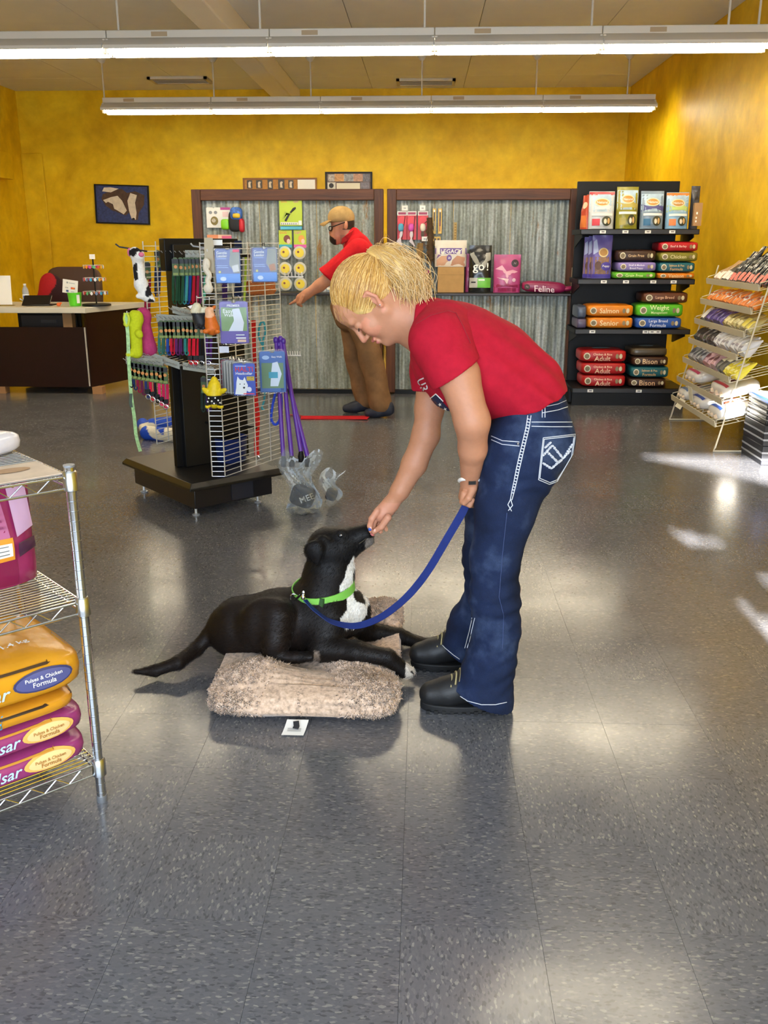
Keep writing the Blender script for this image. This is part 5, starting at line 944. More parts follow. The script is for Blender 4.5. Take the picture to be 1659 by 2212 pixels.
MB().sell(V(281, 545, 4.9), (.03, .02, .045), .9, .9, 12, 8).build('pink_ear', M('#d9708f', .8), t_, world=True); MB().sell(V(294, 546, 4.86), (.016, .01, .016), 1, 1, 10, 6).build('eye', TXK, t_, world=True); MB().sell(V(305, 550, 4.86), (.03, .03, .025), 1, 1, 12, 8).build('muzzle', M('#d9708f', .8), t_, world=True)
t_ = toy('yellow_plush', 'long lime yellow plush toy hanging low on the rack end', [cone(V(295, 685, 4.88), V(296, 690, 4.88), .035, .035, .01), cone(V(292, 705, 4.88), V(296, 762, 4.88), .033, .03, .02), cone(V(300, 720, 4.84), V(302, 724, 4.84), .02, .018, .015), cone(V(294, 700, 4.88), V(272, 700, 4.86), .018, .014, .015), cone(V(290, 762, 4.87), V(278, 766, 4.85), .02, .016, .015), cone(V(287, 676, 4.88), V(275, 690, 4.87), .014, .012, .012)], .006, lambda P: np.tile(cl('#c3cc1c'), (len(P), 1)))
t_ = toy('pink_plush', 'long pink plush toy behind the lime yellow one', [cone(V(309, 680, 4.97), V(311, 684, 4.97), .04, .04, .01), cone(V(311, 700, 4.97), V(320, 752, 4.97), .034, .045, .02), cone(V(326, 752, 4.97), V(330, 757, 4.97), .03, .02, .02)], .006, lambda P: np.tile(cl('#b83a6e'), (len(P), 1)))
t_ = thing('lime_ribbon_leash', 'pale lime ribbon leash hanging down to the floor at the rack end', 'leash', V(298, 985, 4.9)[:2]+(.02,)); MB().ribbon(spline([V(270, 676, 4.84), V(276, 720, 4.84), V(278, 775, 4.84), V(283, 850, 4.86), V(290, 900, 4.88), V(294, 940, 4.9), V(303, 975, 4.92)], 5), .018, (1, .2, 0), .003).build('ribbon', M('#a3c98a', .6, var=.35, vs_=60), t_, world=True); MB().ribbon(spline([V(283, 850, 4.86), V(282, 868, 4.86), V(284, 880, 4.86)], 4), .016, (1, .2, 0), .003).build('ribbon_end', M('#3b4a3a', .6), t_, world=True)
MB().tube(spline([V(270, 676, 4.84), V(268, 690, 4.84), V(274, 705, 4.84), V(279, 690, 4.84), V(274, 676, 4.84)], 4), .006, 6).build('handle_loop', M('#c9d63a', .6), t_, world=True)
t_ = toy('black_duck_toy', 'black and cream rubber bird toy hanging by the grid', [cone(V(425, 663, 4.66), V(420, 672, 4.66), .022, .02, .01), cone(V(432, 690, 4.68), V(434, 696, 4.68), .033, .036, .02), cone(V(425, 675, 4.67), V(431, 688, 4.68), .02, .03, .02), cone(V(443, 669, 4.68), V(444, 671, 4.68), .018, .018, .01), cone(V(428, 705, 4.64), V(424, 707, 4.62), .012, .01, .01), cone(V(440, 707, 4.64), V(440, 709, 4.62), .012, .01, .01)], .005, lambda P: np.where((P[:, 2] > W(430, 676, 4.67).z)[:, None], cl('#d9d2b4'), cl('#26272b')), rough=.45)
MB().prism([(0, 0), (.04, .012), (.02, -.015)], .004, Vector(V(405, 662, 4.66))).build('swing_tag', M('#e6dcd8', .5), t_, world=True)
t_ = toy('orange_rubber_toy', 'orange rubber pear shaped toy with a pale face', [cone(V(452, 672, 4.64), V(453, 680, 4.64), .022, .02, .01), cone(V(455, 690, 4.64), V(458, 708, 4.64), .028, .038, .02), cone(V(446, 716, 4.6), V(443, 716, 4.6), .012, .012, .01), cone(V(469, 716, 4.6), V(470, 716, 4.6), .012, .012, .01), cone(V(462, 664, 4.64), V(464, 662, 4.64), .009, .007, .008)], .005, lambda P: np.where((((P-np.array(W(451, 674, 4.62)))**2).sum(1) < .0009)[:, None], cl('#e6b08a'), cl('#cf6a22')), rough=.45)
for (x, y0, y1) in ((425, 642, 655), (452, 645, 664), (440, 640, 665)): MB().rod(W(x, y0, 4.66), W(x, y1, 4.65), .0016, 5).build('hang_loop', M('#b9b4a4', .6), t_, world=True)
t_ = toy('yellow_chick_toy', 'yellow rubber chick toy in a black polka dot skirt', [cone(V(463, 822, 4.6), V(463, 826, 4.6), .018, .022, .01), cone(V(463, 838, 4.6), V(463, 850, 4.6), .034, .038, .02), cone(V(463, 855, 4.6), V(463, 868, 4.6), .036, .034, .015), cone(V(445, 845, 4.58), V(440, 840, 4.57), .014, .01, .012), cone(V(481, 845, 4.58), V(486, 842, 4.57), .014, .01, .012), cone(V(450, 876, 4.56), V(448, 878, 4.55), .014, .012, .01), cone(V(474, 877, 4.56), V(478, 878, 4.55), .014, .012, .01), cone(V(462, 816, 4.6), V(462, 818, 4.6), .008, .009, .008)], .0045, lambda P: np.where(((P[:, 2] < W(463, 853, 4.6).z) & (P[:, 2] > W(463, 872, 4.6).z))[:, None], cl('#141416'), cl('#dcc01c')), rough=.4)
for (dx, dz) in ((-9, 858), (-2, 864), (5, 857), (11, 863), (-12, 866), (3, 869), (14, 869)):
    q = W(463+dx, dz, 4.6); q.y = 4.6-math.sqrt(max(0, .0385**2-(q.x-W(463, 860, 4.6).x)**2)); MB().sell(q, (.009, .005, .009), 1, 1, 8, 6).build('polka_dot', TXW, t_, world=True)
MB().tube(spline([V(463, 800, 4.62), V(465, 808, 4.6), V(462, 817, 4.6)], 4), .002, 5).build('hang_loop', STEEL, t_, world=True)
t_ = thing('rope_toy', 'white rope and tan card toy at the top of the grid', 'toy', V(452, 635, 4.68)); 
MB().prism([(-.02, 0), (.035, 0), (.03, .17), (-.012, .17)], .004, Vector(V(450, 590, 4.70))).build('card', M('#b5a88c', .6), t_, world=True)
MB().tube(spline([V(446, 566, 4.67), V(444, 580, 4.66), V(452, 594, 4.66), V(449, 606, 4.66), V(452, 618, 4.66), V(447, 630, 4.66)], 5), [.014]*26, 8).build('rope', M('#d9d0bd', .9, bmp=.6, bs=120), t_, world=True); MB().sell(V(450, 623, 4.66), (.05, .04, .05), 1, 1, 14, 8).build('rope_knot', M('#d9d0bd', .9, bmp=.6, bs=120), t_, world=True); MB().sell(V(446, 570, 4.67), (.04, .03, .06), 1, 1, 14, 8).build('rope_knot', M('#d9d0bd', .9, bmp=.6, bs=120), t_, world=True)
card('grid_tag', 'white folded price tag clipped to the top of the grid', 'label', 460, 480, 518, 530, 4.76, WHITE, [], .003, tab=False)
# straps seen through the grid
def strap(label, pts, w, col, name='strap', side=(1, .3, 0)):
    t_ = thing('dog_leash', label, 'leash', pts[-1]); MB().ribbon(spline(pts, 6), w, side, .004).build(name, cloth(col), t_, world=True); MB().tube([Vector(pts[-1])+Vector((.012*math.cos(q), 0, .014*math.sin(q)-.012)) for q in [k*math.pi/5 for k in range(10)]], .003, 5, True).build('clasp', CHROME, t_, world=True); return t_
strap('bright red leash hanging full length behind the wire grid', [V(547, 692, 5.2), V(548, 760, 5.2), V(552, 860, 5.2), V(556, 900, 5.2), V(554, 960, 5.2), V(556, 985, 5.2)], .028, '#c8241c')
strap('lime leash hanging behind the upper wire grid', [V(531, 548, 5.2), V(530, 600, 5.2), V(528, 655, 5.2), V(534, 690, 5.2)], .012, '#a9c23a')
strap('navy leash hanging beside the lime one', [V(514, 520, 5.24), V(516, 580, 5.24), V(514, 640, 5.24)], .04, '#1c2340')
strap('dark purple leash hanging low beside the column', [V(485, 610, 5.3), V(486, 680, 5.3), V(484, 740, 5.3)], .03, '#38224e')
t_ = thing('teal_rope_leash', 'teal rope leash looped behind the grid', 'leash', V(566, 745, 5.15)); MB().tube(spline([V(566, 745, 5.15), V(559, 725, 5.15), V(562, 700, 5.15), V(570, 697, 5.15), V(573, 720, 5.15), V(568, 745, 5.15), V(572, 850, 5.16), V(566, 880, 5.16), V(571, 885, 5.16)], 6), .006, 6).build('rope', M('#2a8f9c', .6), t_, world=True)
t_ = thing('blue_rope_leash', 'glossy blue rope leash looped low behind the grid', 'leash', V(598, 915, 5.18)); MB().tube(spline([V(600, 830, 5.18), V(590, 870, 5.18), V(586, 905, 5.18), V(596, 917, 5.18), V(606, 900, 5.18), V(608, 860, 5.18), V(602, 832, 5.18)], 6), .008, 7).build('rope', M('#1c46c8', .3), t_, world=True); MB().sell(V(601, 828, 5.18), (.02, .02, .04), .8, .8, 10, 8).build('clasp', CHROME, t_, world=True)
t_ = thing('orange_braid_toy', 'orange woven braid toy behind the upper grid', 'toy', V(562, 640, 5.25)); 
for k in range(3): MB().tube([W(537+i*3.5, 622+8*math.sin(i*.9+k*2.1), 5.25+.012*math.cos(i*.9+k*2.1)) for i in range(16)], .022, 7).build('strand', M('#b5652a', .9, bmp=.5, bs=90), t_, world=True)
t_ = thing('navy_tub', 'navy blue plastic tub on the rack base behind the grid', 'tub', tuple(c0+av*.36+bv*.47)[:2]+(.206,)); MB().lathe([(.085, 0), (.088, .004), (.1, .14), (.104, .145), (.097, .145), (.084, .01)], 26).build('tub', M('#1d2b5e', .35), t_)
# purple poles leaning at the rack, with clear bags
tops = [(596, 735), (606, 733), (612, 738), (603, 745)]; bots = [(612, 985), (630, 985), (650, 975), (664, 985)]
for k in range(4):
    a, b = W(*tops[k], 5.12), W(bots[k][0], bots[k][1], 4.98); t_ = thing('ball_launcher', 'purple plastic pole of a tall toy leaning at the rack corner', 'toy', b, 0, 'purple poles at the rack corner'); MB().tube([a, b], [.010, .013], 10).build('pole', M('#5a2a9c', .35), t_, world=True); MB().lathe([(.016, 0), (.018, .03), (.012, .06)], 12, c=b-Vector((0, 0, .06))).build('grip', BLACK, t_, world=True); MB().sell(a, (.03, .03, .04), .8, .8, 12, 8).build('tip', M('#4a2290', .35), t_, world=True)
def clearbag(label, px0, px1, py0, py1, Y, content, seed, lett=None):
    a, b = W(px0, py1, Y), W(px1, py0, Y); c = (a+b)/2; w, h = b.x-a.x, b.z-max(a.z, .004); t_ = thing('plastic_bag', label, 'bag', (c.x, Y, max(a.z, .004))); r = random.Random(seed); ph = [r.random()*6 for _ in range(9)]
    def cr(x, z): return .016*abs(math.sin(x*31+ph[0]+2*math.sin(z*19+ph[1])))+.013*abs(math.sin(z*37-x*22+ph[2]))+.008*abs(math.sin(x*71+z*53+ph[3]))
    for sgn in (-1, 1):
        m = MB(); m.grid(lambda u, v: Vector(((u-.5)*w*(.78+.22*math.sin(v*2.6+ph[4])+.10*math.sin(v*9+ph[5]))+.02*math.sin(v*7+ph[6]), sgn*(.012+.05*math.sin(math.pi*u)*(1-v*.75)+cr((u-.5)*w, v*h)*(.6 if sgn > 0 else 1)), h*v*(1-.10*math.sin(u*7+ph[7])*v))), 22, 22, sgn > 0)
        m.build('film', FILMC, t_, sharp=12)
    m = MB(); m.sell((w*.02, .0, h*.26), (w*.5, .045, h*.42), .6, .5, 22, 12, rot(.1, .35, 0)); m.build('contents', M(content, .4, var=.5, vs_=25), t_)
    if lett: S = flatS((w*.12, -.028, h*.25), (.93, 0, .36), (-.36, 0, .93), (0, -1, 0)); dec_text(lift(S, .004), lett, 0, 0, w*.30, 0, TXW, t_)
    return t_
clearbag('clear crinkled bag holding a black toy with white letters at the rack foot', 600, 703, 985, 1105, 4.93, '#1c1d20', 3, 'MEE'); clearbag('smaller clear bag with a black toy beside the lettered bag', 690, 740, 1020, 1084, 5.02, '#25221f', 5)
# folded coat behind the rack
t_ = toy('dog_coat', 'folded royal blue dog coat with cream fleece lining on the floor', [cone(G(318, 935, .05), G(395, 940, .05), .055, .05, .03), cone(G(330, 920, .07), G(395, 915, .08), .06, .07, .04), cone(G(308, 915, .07), G(312, 930, .05), .045, .03, .03), cone(G(345, 942, .03), G(405, 945, .03), .035, .03, .03)], .012, lambda P: np.where((npn(P, 22, 9) > .15)[:, None], cl('#d9d2bd'), cl('#1c48b4')), rough=.75)
t_['category'] = 'coat'
# ============================================================ chrome wire shelving in the left foreground
e1, e2 = Vector((-.72, -.69, 0)).normalized(), Vector((-.69, .72, 0)).normalized(); pc = Vector((-.852, 2.125, 0)); SL, SW = .92, .46
t = thing('chrome_shelving', 'chrome wire shelving unit stocked with bags of pet food', 'shelf', pc+e1*SL/2+e2*SW/2); so_ = Vector(t.location)
SHZ = [W(170, 1045, 2.1).z, W(185, 1318, 2.1).z, W(210, 1668, 2.1).z]; ptop = W(150, 1010, 2.12).z
for a, b in ((0, 0), (1, 0), (0, 1), (1, 1)):
    p = pc+e1*SL*a+e2*SW*b-so_; po = MB().tube([p, p+Vector((0, 0, ptop))], .0127, 16).build('post', CHROME, t)
    if (a, b) in ((0, 0), (0, 1)):
        for k in range(34): MB().lathe([(.0128, 0), (.0131, .0006), (.0131, .0014), (.0128, .002)], 14, c=p+Vector((0, 0, .03+.0254*k))).build('groove_ring', M('#8d9296', .3, 1.0), po)
    MB().lathe([(.0128, 0), (.014, .003), (.014, .006), (.001, .008)], 14, c=p+Vector((0, 0, ptop))).build('post_cap', M('#9a9da0', .4, .5), po)
    for z in SHZ: MB().lathe([(.014, -.024), (.0185, -.022), (.0175, .022), (.014, .026)], 18, c=p+Vector((0, 0, z))).build('collar', M('#b4b8ba', .28, 1.0), t)
    MB().lathe([(.0135, 0), (.014, .002), (.014, .02)], 14, c=p).build('foot', M('#8d9094', .4, .6), t)
for z in SHZ:
    def Q(a, b, dz): return pc+e1*a+e2*b+Vector((0, 0, z+dz))-so_
    for (A, B) in (((.018, 0), (SL-.018, 0)), ((.018, SW), (SL-.018, SW)), ((0, .018), (0, SW-.018)), ((SL, .018), (SL, SW-.018))):
        for dz in (.012, -.018): MB().rod(Q(*A, dz), Q(*B, dz), .0032, 8).build('edge_rail', CHROME, t)
        n = int((abs(B[0]-A[0])+abs(B[1]-A[1]))/.032); zz = [Q(A[0]+(B[0]-A[0])*i/n, A[1]+(B[1]-A[1])*i/n, .010 if i % 2 else -.016) for i in range(1, n)]
        MB().tube(zz, .0022, 6).build('truss_wire', CHROME, t)
    nW = 26
    for i in range(1, nW): b_ = SW*i/nW; MB().rod(Q(.0, b_, .014), Q(SL, b_, .014), .0019, 6).build('shelf_wire', CHROME, t)
    for f in (.15, .5, .85): MB().rod(Q(SL*f, 0, .009), Q(SL*f, SW, .009), .0028, 6).build('cross_wire', CHROME, t)
# bags on it; the long side faces the camera, x of each bag runs along -e1
ang = math.atan2(-e1.y, -e1.x)          # local +x = -e1 (towards the corner post)
def SP(a, b, z): return pc+e1*a+e2*b+Vector((0, 0, z+.017))
pouch('food_bag', 'tall magenta and clear pouch with an orange nutrition panel on the chrome shelf', 'bag', SP(.135, .26, SHZ[1]), .25, .27, .13, foil('#8f2a55', .22), [('r', .1, .66, .42, .98, M('#b5668f', .3)), ('r', .02, .7, .02, .42, M('#7d1a42', .3)), ('r', .3, .68, .28, .5, M('#d98f2a', .4)), ('r', .32, .66, .32, .45, TXW), ('r', .36, .62, .42, .43, M('#777777', .5)), ('r', .36, .62, .38, .39, M('#777777', .5)), ('r', .36, .62, .345, .355, M('#777777', .5)), ('p', [(.72, .5), (.95, .55), (.95, .95), (.75, .97)], M('#c9a4c4', .2)), ('p', [(.72, .3), (.95, .34), (.95, .45), (.72, .44)], M('#4c2a44', .3)), ('r', .14, .6, .72, .74, M('#8a3a66', .5)), ('r', .14, .6, .66, .68, M('#8a3a66', .5)), ('r', .14, .6, .6, .62, M('#8a3a66', .5))], rz=ang+.05, lean=.02, seed=4)
def bigsack(label, a, b, z, w, d, h, col, items, top=None, rz=0): return brick('food_sack', label, SP(a, b, z), w, d, h, M(col, .26, 0, .5, .08, 7, 0, None, .7, 13), items, ang+rz, None, top, 'bag', 0.0, .5)
MGF = '#96386e'
for k, lab in enumerate(('bottom magenta sack of food on the lowest chrome shelf', 'second magenta sack of food on the lowest chrome shelf')):
    bigsack(lab, .292, .21, SHZ[2]+.079*k, .58, .38, .078, MGF, [('t', 'Pulsar', .58, .52, .19, M('#bcd8ee', .35), .06, .35), ('e', .80, .58, .12, .30, M('#e3b25a', .35)), ('e', .80, .58, .10, .24, M('#eac98a', .35)), ('t', 'Pulses & Chicken', .80, .64, .14, M('#a8702a', .4)), ('t', 'Formula', .80, .5, .09, M('#a8702a', .4)), ('r', .02, .98, .84, .88, M('#d89a3a', .4))], rz=.03*k)
bigsack('orange sack turned over between the magenta and the top sack', .30, .21, SHZ[2]+.158, .56, .38, .052, '#c98a22', [('t', 'Pulsar', .55, .5, .2, M('#4a9cc9', .35), 3.2, .35), ('r', .02, .98, .7, .8, M('#3a2c20', .4))])
bigsack('top orange sack marked Pulsar net 25 lb on the lowest chrome shelf', .295, .21, SHZ[2]+.211, .60, .40, .12, '#cf901c', [('t', 'Pulsar', .56, .45, .2, M('#bcd8ee', .35), .04, .35), ('e', .80, .55, .13, .24, M('#3a3c66', .35)), ('e', .80, .55, .12, .20, M('#55588a', .35)), ('t', 'Pulses & Chicken', .80, .62, .16, TXW), ('t', 'Formula', .80, .5, .1, TXW), ('r', .1, .97, .84, .88, M('#4a3520', .4)), ('p', [(.02, .2), (.5, .02), (.02, .02)], M('#e9b84a', .35))], [('t', 'ds net 25 lb/11.4 kg', .62, .30, .42, TXW, .1), ('e', .60, .62, .11, .07, M('#4a4238', .4), 'crest'), ('t', 'les ogres', .6, .6, .1, M('#c9b98a', .4)), ('p', [(.1, .7), (.5, .75), (.45, .95), (.1, .95)], M('#e3b95c', .35))], 0)
t_ = thing('paper_sign', 'flat printed sheet with a kitten lying on the top chrome shelf', 'sign', SP(.13, .10, SHZ[0]), ang); MB().box((0, 0, .001), (.24, .17, .002)).build('sheet', M('#cdb9a2', .5, var=.15, vs_=12), t_); dec_ell(flatS((0, 0, .0022), (1, 0, 0), (0, 1, 0), (0, 0, 1)), .03, .02, .05, .025, M('#a07a52', .5), t_, 'animal_print')
t_ = thing('treat_bag', 'white and purple treat pouch lying on the top chrome shelf', 'bag', SP(.10, .335, SHZ[0]), ang+.5, None); MB().sell((0, 0, .03), (.22, .13, .06), .6, .5, 24, 10).build('bag', foil('#d8d4da', .22), t_, sharp=70); MB().sell((-.05, -.01, .035), (.09, .12, .056), .6, .5, 20, 10).build('print_panel', foil('#7d2a5e', .25), t_, sharp=70)
t_ = thing('treat_bag', 'small white pouch leaning beside the purple printed one', 'bag', SP(.27, .26, SHZ[0]), ang-.2, None); MB().sell((0, 0, .022), (.15, .1, .045), .6, .5, 22, 10).build('bag', foil('#e2e0e2', .22), t_, sharp=70)
# ============================================================ living things
from mathutils.bvhtree import BVHTree
def cut(prims, res, planes=(), wr=None):
    """blended solid trimmed by local half-spaces (point, outward normal, radius)"""
    global _PL; P_, Q_ = sdf_mesh2(prims, res, planes)
    if wr is not None: P_ = P_+wr(P_)
    return P_, Q_
def sdf_mesh2(prims, res, planes):
    if not planes: return sdf_mesh(prims, res)
    keep = globals()['surfnet']
    def sn(D, lo, r):
        n = D.shape; ax = [lo[i]+r*np.arange(n[i]) for i in range(3)]
        for (p, nrm, R) in planes:
            p = np.array(p, float); nrm = np.array(nrm, float); nrm = nrm/np.linalg.norm(nrm)
            X, Y, Z = np.meshgrid(ax[0]-p[0], ax[1]-p[1], ax[2]-p[2], indexing='ij')
            d = X*nrm[0]+Y*nrm[1]+Z*nrm[2]; m = (X*X+Y*Y+Z*Z) < R*R; D = np.where(m, np.maximum(D, d), D)
        return keep(D.astype(np.float32), lo, r)
    globals()['surfnet'] = sn
    try: return sdf_mesh(prims, res)
    finally: globals()['surfnet'] = keep
def bvh(parts):
    Vs = []; Fs = []; o = 0
    for P_, Q_ in parts: Vs += [tuple(p) for p in P_]; Fs += [tuple(int(i)+o for i in q) for q in Q_]; o += len(P_)
    return BVHTree.FromPolygons(Vs, Fs)
def hit(tree, x, y, e=.0015):
    d = ray(x, y).normalized(); h = tree.ray_cast(_C, d)
    if h[0] is None: return None
    n = h[1] if h[1].dot(d) < 0 else -h[1]; return h[0]+n*e
def stitch(tree, pts, r, mat, parent, name='stitching', dash=None, e=.0012, n=10):
    path = []
    for i in range(len(pts)-1):
        for k in range(n): f = k/n; path.append((pts[i][0]+(pts[i+1][0]-pts[i][0])*f, pts[i][1]+(pts[i+1][1]-pts[i][1])*f))
    path.append(pts[-1]); P3 = [q for q in (hit(tree, x, y, e) for x, y in path) if q is not None]
    if len(P3) < 2: return
    MB().tube(P3, r, 5).build(name, mat, parent, world=True)
def patch(tree, poly, mat, parent, name, e=.0012, n=8):
    cx = sum(p[0] for p in poly)/len(poly); cy = sum(p[1] for p in poly)/len(poly); m = MB(); dense = []
    for i in range(len(poly)):
        a, b = poly[i], poly[(i+1) % len(poly)]
        for k in range(n): dense.append((a[0]+(b[0]-a[0])*k/n, a[1]+(b[1]-a[1])*k/n))
    c0_ = hit(tree, cx, cy, e)
    if c0_ is None: return
    S = lambda x, y: hit(tree, x, y, e) or c0_
    N = len(dense); vs_ = [S(cx, cy)]; fs = []; R = 7
    for r in range(1, R+1):
        for p in dense: vs_.append(S(cx+(p[0]-cx)*r/R, cy+(p[1]-cy)*r/R))
    for i in range(N): fs.append((0, 1+i, 1+(i+1) % N))
    for r in range(R-1):
        for i in range(N): fs.append((1+r*N+i, 1+(r+1)*N+i, 1+(r+1)*N+(i+1) % N, 1+r*N+(i+1) % N))
    m.add(vs_, fs); m.build(name, mat, parent, world=True)
def ptext(tree, s, cx, cy, w, a, mat, parent, e=.0016, sy=1.0):
    v, f, tw, th = text2d(s); k = w/tw; ca, sa = math.cos(a), math.sin(a); out = []
    for x, y in v:
        X, Y_ = x*k, -y*k*sy; q = hit(tree, cx+X*ca-Y_*sa, cy+X*sa+Y_*ca, e); out.append(q if q is not None else W(cx, cy, 2.8))
    MB().add(out, f).build('lettering', mat, parent, world=True)
def R_(px_, Y, z): return px_*pxm(Y, z)
# ------------------------------------------------------------ fleece dog bed
bx = [G(445, 1520, .05).x, G(857, 1520, .05).x]; BY0, BY1, BH = 2.555, 3.40, .108
bcx, bcy = (bx[0]+bx[1])/2, (BY0+BY1)/2; bw_, bd_ = bx[1]-bx[0], BY1-BY0
m = MB(); m.sell((0, 0, 0), (bw_, bd_, BH), .5, .22, 300, 110); P0 = np.array(m.v); Q0 = np.array(m.f)
u = P0[:, 0]/(bw_/2); v = P0[:, 1]/(bd_/2); top = P0[:, 2] > 0
fold = .017*np.sin((P0[:, 1])*17+1.5*np.sin(P0[:, 0]*9)+1.0)+.013*np.sin(P0[:, 0]*19+P0[:, 1]*8)
press = -.046*np.exp(-((P0[:, 1]-.01)/.20)**2)*(np.abs(u) < 1.2)
P0[:, 2] += np.where(top, (fold+press)*np.clip(P0[:, 2]/(BH/2), 0, 1), 0)
P0[:, 0] -= np.where(P0[:, 1] > -.1, .0, 0.0); P0[:, 2] += BH/2
nr = np.stack([P0[:, 0]/(bw_/2)**2*(np.abs(u) > .8), P0[:, 1]/(bd_/2)**2*(np.abs(v) > .85), (P0[:, 2]-BH/2)*90*(BH/2)], 1); nr /= np.linalg.norm(nr, axis=1)[:, None]+1e-6
tuft = .0045*npn(P0, 150, 3)+.0045*npn(P0, 75, 4)+.007*npn(P0, 30, 9)
P0 += nr*tuft[:, None]; P0[:, 2] = np.maximum(P0[:, 2], .001)
t = thing('dog_bed', 'curly tan fleece dog bed under the lying dog', 'dog bed', (bcx, bcy, 0)); BEDZ = BH
def bedmat(name, base, mult):
    m_, nt, b = newmat(name); tc = nt.nodes.new('ShaderNodeTexCoord'); n1 = noise(nt, 70, 4, .6, tc.outputs['Object']); r1 = ramp(nt, [(0.3, '#94806f'), (0.5, base), (0.7, mult)]); nt.links.new(n1.outputs[0], r1.inputs[0]); nt.links.new(r1.outputs[0], b.inputs['Base Color']); b.inputs['Roughness'].default_value = .95; b.inputs['Specular IOR Level'].default_value = .1; b.inputs['Sheen Weight'].default_value = .3; return m_
bed = np_build('fleece_cover', [(P0, Q0)], bedmat('tan_fleece', '#c8ab92', '#dfc5ae'), t, world=False)
rs = np.random.RandomState(2); idx = rs.choice(len(P0), 22000); ok = P0[idx, 2] > .012; idx = idx[ok]; B = P0[idx]; N_ = nr[idx]+rs.normal(size=(len(idx), 3))*.55; N_ /= np.linalg.norm(N_, axis=1)[:, None]; T = np.cross(N_, rs.normal(size=(len(idx), 3))); T /= np.linalg.norm(T, axis=1)[:, None]; B2 = np.cross(N_, T)
L = rs.uniform(.004, .008, len(idx))[:, None]; wv = .0022
rings = []
for f, wd_, bend in ((0, 1.0, 0), (.6, .9, .5), (.8, .6, 1.5)):
    c = B+N_*L*f+T*L*bend*.8
    for k in range(3): a = 2*math.pi*k/3; rings.append(c+(T*math.cos(a)+B2*math.sin(a))*wv*wd_)
VV = np.stack(rings, 1).reshape(-1, 3); n_ = len(idx); base_ = (np.arange(n_)*9)[:, None]
QQ = np.concatenate([base_+np.array([[s*3+k, s*3+(k+1) % 3, s*3+3+(k+1) % 3, s*3+3+k]]) for s in (0, 1) for k in range(3)])
tf = np_build('fleece_tufts', [(VV, QQ)], bedmat('tan_fleece_tufts', '#d2b69e', '#e8d0bb'), t, world=False); stuff(tf)
q = G(637, 1580) - Vector((bcx, bcy, 0)); lb = MB(); lb.grid(lambda a, b: Vector((q.x-.034+.068*a+.008*(b-.5), q.y-.03+.075*b, .004+.012*b*b)), 4, 4); lb.build('care_label', WHITE, t)
MB().ribbon([(q.x, q.y+.03, .018), (q.x+.004, q.y+.012, .012), (q.x+.002, q.y, .010)], .018, (1, 0, 0), .003).build('dark_tab', M('#23252c', .7), t)
S = flatS((q.x, q.y, .0085), (1, 0, 0), (0, 1, .16), (0, -.16, 1))
for k in range(3): dec_rect(S, -.022, .02, -.012+.006*k, -.010+.006*k, M('#8a8a8a', .6), t, 'print_line', 1, 1)
